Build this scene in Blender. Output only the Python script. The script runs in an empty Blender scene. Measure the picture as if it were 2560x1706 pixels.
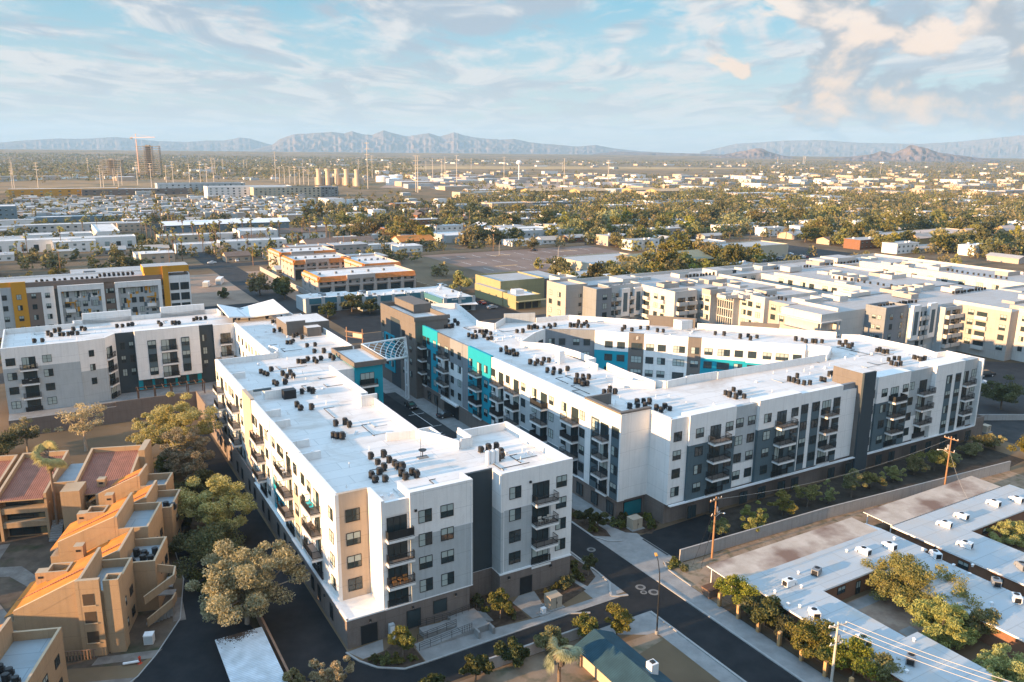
import bpy, math, random
import numpy as np
from mathutils import Vector, Matrix
random.seed(7); rng = np.random.default_rng(11)
R = math.radians
SC = bpy.context.scene
COL = SC.collection
H = 60.8                                   # camera height over the street, metres
TH = R(30.5); CT, ST = math.cos(TH), math.sin(TH)
OX, OY = -22.1, 93.0                       # origin of the city block grid (u along the front, v into the depth)
def XY(u, v): return (OX + u*CT - v*ST, OY + u*ST + v*CT)
def UV(x, y): return ((x-OX)*CT + (y-OY)*ST, -(x-OX)*ST + (y-OY)*CT)
# ---------------------------------------------------------------- camera
PITCH, ROLL, F_PX = R(13.28), R(0.52), 1991.0
cam_d = bpy.data.cameras.new('camera'); cam = bpy.data.objects.new('camera', cam_d); COL.objects.link(cam)
cam_d.sensor_width = 36; cam_d.lens = 36*F_PX/2560; cam_d.clip_start = 1; cam_d.clip_end = 60000
fw = Vector((0, math.cos(PITCH), -math.sin(PITCH))); up0 = Vector((0, math.sin(PITCH), math.cos(PITCH))); r0 = Vector((1, 0, 0))
rt = r0*math.cos(ROLL) + up0*math.sin(ROLL); up = up0*math.cos(ROLL) - r0*math.sin(ROLL)
m = Matrix((rt, up, -fw)).transposed().to_4x4(); m.translation = (0, 0, H); cam.matrix_world = m
SC.camera = cam
def G(px, py, z=0):                        # ground position seen at a pixel of the 2560 x 1706 photograph
    d = fw + rt*((px-1280)/F_PX) - up*((py-853)/F_PX)
    t = (z-H)/d.z
    return (d.x*t, d.y*t)
def GU(px, py, z=0): return UV(*G(px, py, z))
# ---------------------------------------------------------------- materials
MATS = {}
def nodes(name):
    m = bpy.data.materials.new(name); m.use_nodes = True
    nt = m.node_tree; b = nt.nodes['Principled BSDF']
    return m, nt, b
def N(nt, t, **kw):
    n = nt.nodes.new(t)
    for k, v in kw.items(): setattr(n, k, v)
    return n
def c4(c): return (c[0], c[1], c[2], 1)
def mat(name, col, rough=.85, var=.12, scale=.6, var2=0, scale2=8, metal=0, bump=0, spec=.3, streak=0):
    if name in MATS: return MATS[name]
    m, nt, b = nodes(name); L = nt.links
    tc = N(nt, 'ShaderNodeTexCoord')
    n1 = N(nt, 'ShaderNodeTexNoise'); n1.inputs['Scale'].default_value = scale; n1.inputs['Detail'].default_value = 5; n1.inputs['Roughness'].default_value = .65
    L.new(tc.outputs['Object'], n1.inputs['Vector'])
    mr = N(nt, 'ShaderNodeMapRange'); mr.inputs['From Min'].default_value = .3; mr.inputs['From Max'].default_value = .7
    mr.inputs['To Min'].default_value = 1-var; mr.inputs['To Max'].default_value = 1+var*.6
    L.new(n1.outputs['Fac'], mr.inputs['Value'])
    val = mr.outputs['Result']
    if var2:
        n2 = N(nt, 'ShaderNodeTexNoise'); n2.inputs['Scale'].default_value = scale2; n2.inputs['Detail'].default_value = 3
        L.new(tc.outputs['Object'], n2.inputs['Vector'])
        m2 = N(nt, 'ShaderNodeMapRange'); m2.inputs['From Min'].default_value = .3; m2.inputs['From Max'].default_value = .7
        m2.inputs['To Min'].default_value = 1-var2; m2.inputs['To Max'].default_value = 1+var2
        L.new(n2.outputs['Fac'], m2.inputs['Value'])
        mu = N(nt, 'ShaderNodeMath', operation='MULTIPLY'); L.new(val, mu.inputs[0]); L.new(m2.outputs['Result'], mu.inputs[1]); val = mu.outputs[0]
    if streak:
        mp = N(nt, 'ShaderNodeMapping'); mp.inputs['Scale'].default_value = (1.6, 1.6, .12)
        L.new(tc.outputs['Object'], mp.inputs['Vector'])
        n3 = N(nt, 'ShaderNodeTexNoise'); n3.inputs['Scale'].default_value = 1.4; n3.inputs['Detail'].default_value = 6
        L.new(mp.outputs['Vector'], n3.inputs['Vector'])
        m3 = N(nt, 'ShaderNodeMapRange'); m3.inputs['From Min'].default_value = .45; m3.inputs['From Max'].default_value = .75
        m3.inputs['To Min'].default_value = 1; m3.inputs['To Max'].default_value = 1-streak
        L.new(n3.outputs['Fac'], m3.inputs['Value'])
        mu = N(nt, 'ShaderNodeMath', operation='MULTIPLY'); L.new(val, mu.inputs[0]); L.new(m3.outputs['Result'], mu.inputs[1]); val = mu.outputs[0]
    if streak:                               # reveal joints in the render at every storey and every few metres along the wall
        sx = N(nt, 'ShaderNodeSeparateXYZ'); L.new(tc.outputs['Object'], sx.inputs[0])
        hz_ = N(nt, 'ShaderNodeMath', operation='ADD'); L.new(sx.outputs[0], hz_.inputs[0]); L.new(sx.outputs[1], hz_.inputs[1])
        for src, per, off_, w_ in ((sx.outputs[2], 3.25, .62, .02), (hz_.outputs[0], 6.1, 1.3, .009)):
            a1 = N(nt, 'ShaderNodeMath', operation='ADD'); L.new(src, a1.inputs[0]); a1.inputs[1].default_value = off_
            d1 = N(nt, 'ShaderNodeMath', operation='DIVIDE'); L.new(a1.outputs[0], d1.inputs[0]); d1.inputs[1].default_value = per
            f1 = N(nt, 'ShaderNodeMath', operation='FRACT'); L.new(d1.outputs[0], f1.inputs[0])
            l1 = N(nt, 'ShaderNodeMath', operation='LESS_THAN'); L.new(f1.outputs[0], l1.inputs[0]); l1.inputs[1].default_value = w_
            m1 = N(nt, 'ShaderNodeMath', operation='MULTIPLY_ADD'); L.new(l1.outputs[0], m1.inputs[0]); m1.inputs[1].default_value = -.22; m1.inputs[2].default_value = 1
            mu = N(nt, 'ShaderNodeMath', operation='MULTIPLY'); L.new(val, mu.inputs[0]); L.new(m1.outputs[0], mu.inputs[1]); val = mu.outputs[0]
    mx = N(nt, 'ShaderNodeVectorMath', operation='SCALE'); mx.inputs[0].default_value = col[:3]
    L.new(val, mx.inputs['Scale']); L.new(mx.outputs[0], b.inputs['Base Color'])
    b.inputs['Roughness'].default_value = rough; b.inputs['Metallic'].default_value = metal
    b.inputs['Specular IOR Level'].default_value = spec
    if bump:
        n4 = N(nt, 'ShaderNodeTexNoise'); n4.inputs['Scale'].default_value = 14; n4.inputs['Detail'].default_value = 4
        L.new(tc.outputs['Object'], n4.inputs['Vector'])
        bp = N(nt, 'ShaderNodeBump'); bp.inputs['Strength'].default_value = bump; bp.inputs['Distance'].default_value = .03
        L.new(n4.outputs['Fac'], bp.inputs['Height']); L.new(bp.outputs['Normal'], b.inputs['Normal'])
    MATS[name] = m; return m
def striped(name, c1, c2, axis, period, duty=.5, rough=.8, var=.15, bump=0):
    """stripes along a local axis: tiles, corrugation, seams"""
    if name in MATS: return MATS[name]
    m, nt, b = nodes(name); L = nt.links
    tc = N(nt, 'ShaderNodeTexCoord'); sp = N(nt, 'ShaderNodeSeparateXYZ'); L.new(tc.outputs['Object'], sp.inputs[0])
    d = N(nt, 'ShaderNodeMath', operation='DIVIDE'); L.new(sp.outputs[axis], d.inputs[0]); d.inputs[1].default_value = period
    fr = N(nt, 'ShaderNodeMath', operation='FRACT'); L.new(d.outputs[0], fr.inputs[0])
    lt = N(nt, 'ShaderNodeMath', operation='LESS_THAN'); L.new(fr.outputs[0], lt.inputs[0]); lt.inputs[1].default_value = duty
    n1 = N(nt, 'ShaderNodeTexNoise'); n1.inputs['Scale'].default_value = .7; n1.inputs['Detail'].default_value = 6
    L.new(tc.outputs['Object'], n1.inputs['Vector'])
    mr = N(nt, 'ShaderNodeMapRange'); mr.inputs['From Min'].default_value = .3; mr.inputs['From Max'].default_value = .7
    mr.inputs['To Min'].default_value = 1-var; mr.inputs['To Max'].default_value = 1+var; L.new(n1.outputs['Fac'], mr.inputs['Value'])
    mx = N(nt, 'ShaderNodeMix', data_type='RGBA'); mx.inputs['A'].default_value = c4(c1); mx.inputs['B'].default_value = c4(c2)
    L.new(lt.outputs[0], mx.inputs['Factor'])
    sc = N(nt, 'ShaderNodeVectorMath', operation='SCALE'); L.new(mx.outputs['Result'], sc.inputs[0]); L.new(mr.outputs['Result'], sc.inputs['Scale'])
    L.new(sc.outputs[0], b.inputs['Base Color']); b.inputs['Roughness'].default_value = rough
    b.inputs['Specular IOR Level'].default_value = .25
    if bump:
        bp = N(nt, 'ShaderNodeBump'); bp.inputs['Strength'].default_value = bump; bp.inputs['Distance'].default_value = .08
        pp = N(nt, 'ShaderNodeMath', operation='PINGPONG'); L.new(d.outputs[0], pp.inputs[0]); pp.inputs[1].default_value = .5
        L.new(pp.outputs[0], bp.inputs['Height']); L.new(bp.outputs['Normal'], b.inputs['Normal'])
    MATS[name] = m; return m
def membrane(name, col, dirt=(.42, .34, .27), amount=.35):
    amount *= 1.35
    """white roof membrane: welded seams, ponding stains, foot traffic"""
    if name in MATS: return MATS[name]
    m, nt, b = nodes(name); L = nt.links
    tc = N(nt, 'ShaderNodeTexCoord')
    br = N(nt, 'ShaderNodeTexBrick'); br.inputs['Scale'].default_value = .35; br.inputs['Mortar Size'].default_value = .02
    br.inputs['Color1'].default_value = c4(col); br.inputs['Color2'].default_value = c4([x*.93 for x in col]); br.inputs['Mortar'].default_value = c4([x*.72 for x in col])
    br.inputs['Brick Width'].default_value = 3.2; br.inputs['Row Height'].default_value = .95
    L.new(tc.outputs['Object'], br.inputs['Vector'])
    n1 = N(nt, 'ShaderNodeTexNoise'); n1.inputs['Scale'].default_value = .13; n1.inputs['Detail'].default_value = 7; n1.inputs['Roughness'].default_value = .62
    n1.inputs['Distortion'].default_value = .8
    L.new(tc.outputs['Object'], n1.inputs['Vector'])
    mr = N(nt, 'ShaderNodeMapRange'); mr.inputs['From Min'].default_value = .48; mr.inputs['From Max'].default_value = .74
    mr.inputs['To Min'].default_value = 0; mr.inputs['To Max'].default_value = amount; L.new(n1.outputs['Fac'], mr.inputs['Value'])
    n2 = N(nt, 'ShaderNodeTexNoise'); n2.inputs['Scale'].default_value = 1.1; n2.inputs['Detail'].default_value = 5
    L.new(tc.outputs['Object'], n2.inputs['Vector'])
    m2 = N(nt, 'ShaderNodeMapRange'); m2.inputs['From Min'].default_value = .62; m2.inputs['From Max'].default_value = .8
    m2.inputs['To Min'].default_value = 0; m2.inputs['To Max'].default_value = amount*.6; L.new(n2.outputs['Fac'], m2.inputs['Value'])
    ad = N(nt, 'ShaderNodeMath', operation='ADD'); ad.use_clamp = True; L.new(mr.outputs[0], ad.inputs[0]); L.new(m2.outputs[0], ad.inputs[1])
    mx = N(nt, 'ShaderNodeMix', data_type='RGBA'); L.new(ad.outputs[0], mx.inputs['Factor']); L.new(br.outputs['Color'], mx.inputs['A']); mx.inputs['B'].default_value = c4(dirt)
    L.new(mx.outputs['Result'], b.inputs['Base Color']); b.inputs['Roughness'].default_value = .6; b.inputs['Specular IOR Level'].default_value = .3
    MATS[name] = m; return m
def blend2(name, c1, c2, scale, lo=.4, hi=.6, rough=.95, c3=None, scale3=1, detail=8, spec=.15):
    if name in MATS: return MATS[name]
    m, nt, b = nodes(name); L = nt.links
    tc = N(nt, 'ShaderNodeTexCoord'); n1 = N(nt, 'ShaderNodeTexNoise'); n1.inputs['Scale'].default_value = scale; n1.inputs['Detail'].default_value = detail
    n1.inputs['Roughness'].default_value = .65
    L.new(tc.outputs['Object'], n1.inputs['Vector'])
    mr = N(nt, 'ShaderNodeMapRange'); mr.inputs['From Min'].default_value = lo; mr.inputs['From Max'].default_value = hi; L.new(n1.outputs['Fac'], mr.inputs['Value'])
    mx = N(nt, 'ShaderNodeMix', data_type='RGBA'); mx.inputs['A'].default_value = c4(c1); mx.inputs['B'].default_value = c4(c2); L.new(mr.outputs[0], mx.inputs['Factor'])
    out = mx.outputs['Result']
    if c3:
        n2 = N(nt, 'ShaderNodeTexNoise'); n2.inputs['Scale'].default_value = scale3; n2.inputs['Detail'].default_value = 6; L.new(tc.outputs['Object'], n2.inputs['Vector'])
        m2 = N(nt, 'ShaderNodeMapRange'); m2.inputs['From Min'].default_value = .5; m2.inputs['From Max'].default_value = .66; L.new(n2.outputs['Fac'], m2.inputs['Value'])
        m3 = N(nt, 'ShaderNodeMix', data_type='RGBA'); L.new(out, m3.inputs['A']); m3.inputs['B'].default_value = c4(c3); L.new(m2.outputs[0], m3.inputs['Factor']); out = m3.outputs['Result']
    L.new(out, b.inputs['Base Color']); b.inputs['Roughness'].default_value = rough; b.inputs['Specular IOR Level'].default_value = spec
    MATS[name] = m; return m
def leafmat(name, c1, c2, trans=.25):
    if name in MATS: return MATS[name]
    m, nt, b = nodes(name); L = nt.links
    oi = N(nt, 'ShaderNodeObjectInfo'); tc = N(nt, 'ShaderNodeTexCoord')
    n1 = N(nt, 'ShaderNodeTexNoise'); n1.inputs['Scale'].default_value = 1.6; n1.inputs['Detail'].default_value = 3; L.new(tc.outputs['Object'], n1.inputs['Vector'])
    mr = N(nt, 'ShaderNodeMapRange'); mr.inputs['From Min'].default_value = .35; mr.inputs['From Max'].default_value = .65; L.new(n1.outputs['Fac'], mr.inputs['Value'])
    mx = N(nt, 'ShaderNodeMix', data_type='RGBA'); mx.inputs['A'].default_value = c4(c1); mx.inputs['B'].default_value = c4(c2); L.new(mr.outputs[0], mx.inputs['Factor'])
    hs = N(nt, 'ShaderNodeHueSaturation')
    for k, (a, z) in (('Hue', (.475, .52)), ('Value', (.7, 1.25)), ('Saturation', (.75, 1.1))):
        q = N(nt, 'ShaderNodeMapRange'); q.inputs['To Min'].default_value = a; q.inputs['To Max'].default_value = z
        if k != 'Hue':
            w = N(nt, 'ShaderNodeTexWhiteNoise', noise_dimensions='1D'); ad = N(nt, 'ShaderNodeMath', operation='ADD'); ad.inputs[1].default_value = 3.1 if k == 'Value' else 7.7
            L.new(oi.outputs['Random'], ad.inputs[0]); L.new(ad.outputs[0], w.inputs['W']); L.new(w.outputs['Value'], q.inputs['Value'])
        else: L.new(oi.outputs['Random'], q.inputs['Value'])
        L.new(q.outputs[0], hs.inputs[k])
    L.new(mx.outputs['Result'], hs.inputs['Color']); L.new(hs.outputs['Color'], b.inputs['Base Color'])
    b.inputs['Roughness'].default_value = .7; b.inputs['Specular IOR Level'].default_value = .2
    tr = N(nt, 'ShaderNodeBsdfTranslucent'); L.new(hs.outputs['Color'], tr.inputs['Color'])
    ms = N(nt, 'ShaderNodeMixShader'); ms.inputs[0].default_value = trans
    L.new(b.outputs[0], ms.inputs[1]); L.new(tr.outputs[0], ms.inputs[2])
    L.new(ms.outputs[0], nt.nodes['Material Output'].inputs['Surface'])
    MATS[name] = m; return m
def glass(name, col=(.03, .045, .05), rough=.08, spec=.6):
    if name in MATS: return MATS[name]
    m, nt, b = nodes(name); b.inputs['Base Color'].default_value = c4(col); b.inputs['Roughness'].default_value = rough; b.inputs['Specular IOR Level'].default_value = spec
    MATS[name] = m; return m
M_WHITE = mat('white_stucco', (.74, .73, .71), .9, .05, .5, .03, 9, bump=.25, streak=.10)
M_LGREY = mat('light_grey_stucco', (.40, .43, .44), .9, .06, .5, .04, 9, bump=.25, streak=.12)
M_MGREY = mat('mid_grey_stucco', (.22, .235, .25), .9, .06, .5, .04, 9, bump=.25, streak=.1)
M_SLATE = mat('slate_blue_stucco', (.085, .125, .145), .9, .06, .5, .04, 9, bump=.25, streak=.1)
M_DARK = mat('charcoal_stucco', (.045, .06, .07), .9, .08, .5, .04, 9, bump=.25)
M_TEAL = mat('teal_stucco', (.008, .27, .36), .85, .05, .5, .03, 9, bump=.2)
M_TAUPE = mat('taupe_stucco', (.15, .135, .122), .9, .06, .5, .05, 9, bump=.25, streak=.1)
M_TAN = mat('tan_stucco', (.48, .38, .29), .9, .06, .5, .04, 9, bump=.25, streak=.1)
M_POD = mat('brown_block', (.185, .15, .13), .95, .08, .7, .08, 7, bump=.35, streak=.15)
M_COP = mat('white_metal_trim', (.72, .72, .72), .5, .03)
M_ROOF = membrane('white_roof_membrane', (.67, .635, .60), (.38, .31, .25), .5)
M_RAIL = mat('black_metal', (.02, .022, .024), .5, .1)
M_FRAME = mat('window_frame_dark', (.028, .03, .032), .5, .1)
M_GLASS = glass('window_glass')
M_BLIND = mat('window_blind', (.34, .40, .38), .6, .1, spec=.5)
M_WOOD = mat('balcony_deck', (.25, .21, .18), .8, .15)
M_COND = mat('condenser_black', (.014, .015, .017), .5, .15)
M_CONDT = mat('condenser_top', (.06, .06, .06), .45, .2)
M_ASPH = blend2('asphalt', (.030, .032, .034), (.055, .055, .055), .25, .35, .7, .9)
M_ASPHN = blend2('asphalt_new', (.014, .016, .018), (.027, .028, .03), .3, .35, .7, .85)
M_CONC = blend2('concrete', (.21, .205, .20), (.30, .295, .285), .5, .35, .7, .9)
M_KERB = mat('kerb_concrete', (.32, .315, .305), .9, .12, 1)
M_DIRT = blend2('dirt', (.20, .145, .10), (.30, .225, .16), .12, .35, .65, .98, (.12, .11, .07), .5)
M_MULCH = blend2('mulch', (.045, .03, .022), (.10, .07, .05), 1.2, .35, .65, .98)
M_LINE = mat('white_line_paint', (.75, .75, .73), .7, .15, 2)
# ---------------------------------------------------------------- mesh building
def jit(a=.012): return random.random()*a
class MB:
    def __init__(s): s.v = []; s.f = []; s.m = []; s.ms = []
    def mi(s, m):
        if m not in s.ms: s.ms.append(m)
        return s.ms.index(m)
    def face(s, pts, m):
        i = len(s.v); s.v += [tuple(p) for p in pts]; s.f.append(tuple(range(i, i+len(pts)))); s.m.append(s.mi(m))
    def hexa(s, p, m, top=None):            # p: 4 bottom + 4 top corners, counter-clockwise
        i = len(s.v); s.v += [tuple(q) for q in p]; k = s.mi(m); kt = s.mi(top) if top else k
        for f, mm in (((3, 2, 1, 0), k), ((4, 5, 6, 7), kt), ((0, 1, 5, 4), k), ((1, 2, 6, 5), k), ((2, 3, 7, 6), k), ((3, 0, 4, 7), k)):
            s.f.append(tuple(i+a for a in f)); s.m.append(mm)
    def box(s, x0, x1, y0, y1, z0, z1, m, top=None):
        s.hexa([(x0, y0, z0), (x1, y0, z0), (x1, y1, z0), (x0, y1, z0), (x0, y0, z1), (x1, y0, z1), (x1, y1, z1), (x0, y1, z1)], m, top)
    def prism(s, poly, z0, z1, m, top=None, bottom=True):
        n = len(poly); i = len(s.v)
        a = sum(poly[k][0]*poly[(k+1) % n][1]-poly[(k+1) % n][0]*poly[k][1] for k in range(n))
        if a < 0: poly = poly[::-1]
        s.v += [(p[0], p[1], z0) for p in poly] + [(p[0], p[1], z1) for p in poly]
        k = s.mi(m); kt = s.mi(top) if top else k
        s.f.append(tuple(i+n+j for j in range(n))); s.m.append(kt)
        if bottom: s.f.append(tuple(i+j for j in range(n))[::-1]); s.m.append(k)
        for j in range(n):
            q = (j+1) % n; s.f.append((i+j, i+q, i+n+q, i+n+j)); s.m.append(k)
    def wall(s, poly, t, z0, z1, m, closed=True, skip=(), cap=None):   # strip of thickness t inside a CCW outline
        n = len(poly)
        for k in range(n if closed else n-1):
            if k in skip: continue
            a = Vector(poly[k]); b = Vector(poly[(k+1) % n]); d = (b-a); L = d.length
            if L < 1e-6: continue
            d /= L; nn = Vector((-d.y, d.x))
            a = a + d*.004; b = b - d*.004
            q = [a, b, b+nn*t, a+nn*t]; zz = z1+jit(.006)
            s.hexa([(p.x, p.y, z0) for p in q]+[(p.x, p.y, zz) for p in q], m, cap)
    def tube(s, p, q, r, m, n=6, r2=None, caps=True):
        p = Vector(p); q = Vector(q); d = q-p
        if d.length < 1e-6: return
        d.normalize(); a = d.orthogonal().normalized(); b = d.cross(a); r2 = r if r2 is None else r2; i = len(s.v); k = s.mi(m)
        for c, rr in ((p, r), (q, r2)):
            for j in range(n):
                t = 2*math.pi*j/n; s.v.append(tuple(c + (a*math.cos(t)+b*math.sin(t))*rr))
        for j in range(n):
            w = (j+1) % n; s.f.append((i+j, i+w, i+n+w, i+n+j)); s.m.append(k)
        if caps:
            s.f.append(tuple(i+j for j in range(n))[::-1]); s.m.append(k); s.f.append(tuple(i+n+j for j in range(n))); s.m.append(k)
    def poly_tube(s, pts, rs, m, n=6):
        for a, b, r, w in zip(pts, pts[1:], rs, rs[1:]): s.tube(a, b, r, m, n, w)
    def lathe(s, c, prof, m, n=10):
        for (r, z), (r2, z2) in zip(prof, prof[1:]): s.tube((c[0], c[1], c[2]+z), (c[0], c[1], c[2]+z2), max(r, 1e-3), m, n, max(r2, 1e-3), True)
    def mesh(s, name):
        me = bpy.data.meshes.new(name); me.from_pydata(s.v, [], s.f)
        for m in s.ms: me.materials.append(m)
        me.polygons.foreach_set('material_index', s.m); me.update(); return me
    def build(s, name, parent=None, loc=(0, 0, 0), rz=0, smooth=False, **tags):
        if not s.f: return None
        me = s.mesh(name)
        if smooth: me.polygons.foreach_set('use_smooth', [True]*len(me.polygons))
        return link(name, me, parent, loc, rz, **tags)
def link(name, me, parent=None, loc=(0, 0, 0), rz=0, scale=None, **tags):
    o = bpy.data.objects.new(name, me); COL.objects.link(o); o.location = loc; o.rotation_euler = (0, 0, rz)
    if scale is not None: o.scale = scale
    if parent: o.parent = parent
    for k, v in tags.items():
        if v is not None: o[k] = v
    return o
def thing(name, label, category, loc=(0, 0, 0), rz=0, group=None):
    return link(name, None, None, loc, rz, label=label, category=category, group=group)
def copytree(o, loc, rz, label=None, group=None, scale=None):
    c = o.copy(); COL.objects.link(c); c.location = loc; c.rotation_euler = (0, 0, rz)
    if scale is not None: c.scale = scale
    if label: c['label'] = label
    if group: c['group'] = group
    for ch in list(o.children):
        k = ch.copy(); COL.objects.link(k); k.parent = c
        for g in list(ch.children):
            d = g.copy(); COL.objects.link(d); d.parent = k
    return c
# ---------------------------------------------------------------- light, sky, air
SUN_AZ, SUN_EL = R(209.0), R(8.6)           # direction towards the sun, counter-clockwise from +X
sun_d = bpy.data.lights.new('sun', 'SUN'); sun_d.energy = 5.0; sun_d.angle = R(.6); sun_d.color = (1, .61, .30)
sun = bpy.data.objects.new('sun', sun_d); COL.objects.link(sun)
sv = Vector((math.cos(SUN_EL)*math.cos(SUN_AZ), math.cos(SUN_EL)*math.sin(SUN_AZ), math.sin(SUN_EL)))
sun.rotation_euler = sv.to_track_quat('Z', 'Y').to_euler(); sun.location = (-300, -300, 300)
# ---------------------------------------------------------------- apartment building kit
class Fac:
    """a facade plane: o = (u, v) of a point on it, rot = direction of its local x (to the right seen from outside)"""
    def __init__(s, o, rot): s.o = o; s.rot = rot; s.x = (math.cos(rot), math.sin(rot)); s.n = (math.sin(rot), -math.cos(rot))
    def pt(s, a, d, z): return (s.o[0]+a*s.x[0]+d*s.n[0], s.o[1]+a*s.x[1]+d*s.n[1], z)
    def box(s, mb, a0, a1, z0, z1, d0, d1, m, top=None):
        mb.hexa([s.pt(a0, d1, z0), s.pt(a1, d1, z0), s.pt(a1, d0, z0), s.pt(a0, d0, z0), s.pt(a0, d1, z1), s.pt(a1, d1, z1), s.pt(a1, d0, z1), s.pt(a0, d0, z1)], m, top)
    def bay(s, mb, a0, a1, zones, d=.1, t=.38):
        j = jit(); e0, e1 = jit(.006), jit(.006)
        for (z0, z1, m) in zones:
            s.box(mb, a0-e0, a1+e1, z0, z1+(jit() if z1 > 17 else 0), -t, d+j, m)
class West(Fac):                             # faces -u; positions are given as v
    def __init__(s, u): Fac.__init__(s, (u, 0), R(-90))
def wb(f, mb, v0, v1, zones, d=.1, t=.38): f.bay(mb, -v1, -v0, zones, d, t)
WIN = {}
def window_mesh(w, h, kind):
    """frame, sash bars, glass and roller blind of one window; local x along the wall, -y outwards, origin at its lower left corner"""
    k = (round(w, 2), round(h, 2), kind)
    if k in WIN: return WIN[k]
    b = MB(); f = .07; d = .07
    b.box(0, w, -d, .0, 0, f, M_FRAME); b.box(0, w, -d, 0, h-f, h, M_FRAME)
    b.box(0, f, -d+.003, 0, f, h-f, M_FRAME); b.box(w-f, w, -d+.003, 0, f, h-f, M_FRAME)
    n = 2 if w < 2.4 else 3
    for i in range(1, n): b.box(w*i/n-.045, w*i/n+.045, -d+.006, 0, f, h-f, M_FRAME)
    if h < 2.2: b.box(f, w-f, -d+.012, -.01, h*.48-.02, h*.48+.02, M_FRAME)
    b.face([(f, -.030, f), (w-f, -.030, f), (w-f, -.030, h-f), (f, -.030, h-f)], M_GLASS)
    if kind == 1: b.face([(f, -.034, h*.46), (w-f, -.034, h*.46), (w-f, -.034, h-f), (f, -.034, h-f)], M_BLIND)
    if kind == 2: b.face([(f, -.034, f), (w-f, -.034, f), (w-f, -.034, h-f), (f, -.034, h-f)], M_BLIND)
    if kind == 3: b.face([(f, -.034, f), (w*.5, -.034, f), (w*.5, -.034, h-f), (f, -.034, h-f)], M_BLIND)
    WIN[k] = b.mesh('window'); return WIN[k]
def winkind(): return random.choice((1, 1, 2, 0, 3, 0))
class Wins:
    """hands out windows as parts, the first `limit` as objects of their own and the rest in one part"""
    def __init__(s, root, limit=100): s.root = root; s.n = 0; s.limit = limit; s.rest = MB()
    def add(s, f, a, z, w=1.85, h=1.65, d=.11, kind=None, name='window'):
        me = window_mesh(w, h, winkind() if kind is None else kind); p = f.pt(a, d+jit(.004), z)
        s.n += 1
        if s.n <= s.limit: return link(name, me, s.root, p, f.rot)
        M = Matrix.Translation(p) @ Matrix.Rotation(f.rot, 4, 'Z')
        for pl in me.polygons: s.rest.face([M @ me.vertices[i].co for i in pl.vertices], me.materials[pl.material_index])
    def done(s):
        if s.rest.f: s.rest.build('windows', s.root, kind='stuff')
BAL = {}
def balcony_meshes(w, dp, solid):
    k = (round(w, 1), round(dp, 1), solid)
    if k in BAL: return BAL[k]
    b = MB(); b.box(0, w, -dp, 0, -.45, -.004, M_WHITE); b.box(.05, w-.05, -dp+.05, -.02, -.004, .03, M_WOOD)
    b.box(-.012, w+.012, -dp-.012, -.002, -.09, -.02, M_RAIL)
    r = MB(); h = 1.05
    def run(p, q):
        p = Vector(p); q = Vector(q); L = (q-p).length; n = max(2, int(L/.16))
        for z in (.1, h): r.tube((p.x, p.y, z), (q.x, q.y, z),   .045, M_RAIL, 4)
        for i in range(n+1):
            c = p.lerp(q, i/n); r.tube((c.x, c.y, .03), (c.x, c.y, h),   .021 if i % 8 else .04, M_RAIL, 4, caps=False)
        if solid:
            a = (q-p).normalized()*.02
            r.face([(p.x, p.y, .1), (q.x, q.y, .1), (q.x, q.y, h), (p.x, p.y, h)], M_FRAME)
    run((.07, -.06, 0), (.07, -dp+.07, 0)); run((.07, -dp+.07, 0), (w-.07, -dp+.07, 0)); run((w-.07, -dp+.07, 0), (w-.07, -.06, 0))
    BAL[k] = (b.mesh('balcony'), r.mesh('railing')); return BAL[k]
FURN = []
def balcony(root, f, a, z, w, dp=1.5, d=.1, solid=False):
    bm, rm = balcony_meshes(w, dp, solid)
    o = link('balcony', bm, root, f.pt(a, d, z), f.rot); link('railing', rm, o)
    return o
def door(root, f, a, z, w=2.3, h=2.6, d=.11, kind=None):
    return link('balcony_door', window_mesh(w, h, random.choice((0, 0, 3, 1)) if kind is None else kind), root, f.pt(a, d, z), f.rot)
FL = (13.7, 10.45, 7.2, 3.95)                # floor levels, top storey first
def column(W, f, a, w=1.85, floors=(0, 1, 2, 3), d=.11, h=1.65):
    for k in floors: W.add(f, a-w/2, FL[k]+1.05, w, h, d)
def balcol(root, f, a0, a1, da, dw=2.3, floors=(0, 1, 2, 3), d=.1, dp=1.5, last=True):
    for k in floors:
        door(root, f, da, FL[k]+.03, dw, 2.6, d+.012)
        if k < 3 or last: balcony(root, f, a0, FL[k], a1-a0, dp if k < 3 else .35, d, random.random() < .12)
COND = {}
def cond_root():
    r = thing('condenser_unit', 'black air conditioning condenser', 'condenser unit')
    b = MB(); r_ = .43
    b.lathe((0, 0, 0), [(.38, .07), (r_, .10), (r_, .88), (r_+.02, .89), (r_+.02, .97), (.40, .98)], M_COND, 14)
    for k in range(6): b.lathe((0, 0, 0), [(r_+.012, .17+k*.12), (r_+.012, .195+k*.12)], M_CONDT, 14)
    for x in (-.3, .3): b.box(x-.08, x+.08, -.42, .42, -.01, .07, M_CONC)
    b.box(r_-.03, r_+.14, -.16, .16, .25, .75, M_CONDT)
    b.build('casing', r)
    g = MB(); g.lathe((0, 0, 0), [(.36, .985), (.36, 1.03), (.32, 1.035)], M_CONDT, 14); g.lathe((0, 0, 0), [(.13, 1.0), (.13, 1.05)], M_CONDT, 8)
    for k in range(5):
        t = k*math.pi/5; g.tube((-.36*math.cos(t), -.36*math.sin(t), 1.045), (.36*math.cos(t), .36*math.sin(t), 1.045), .014, M_CONDT, 3)
    g.build('fan_grille', r)
    return r
COND0 = None
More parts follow.
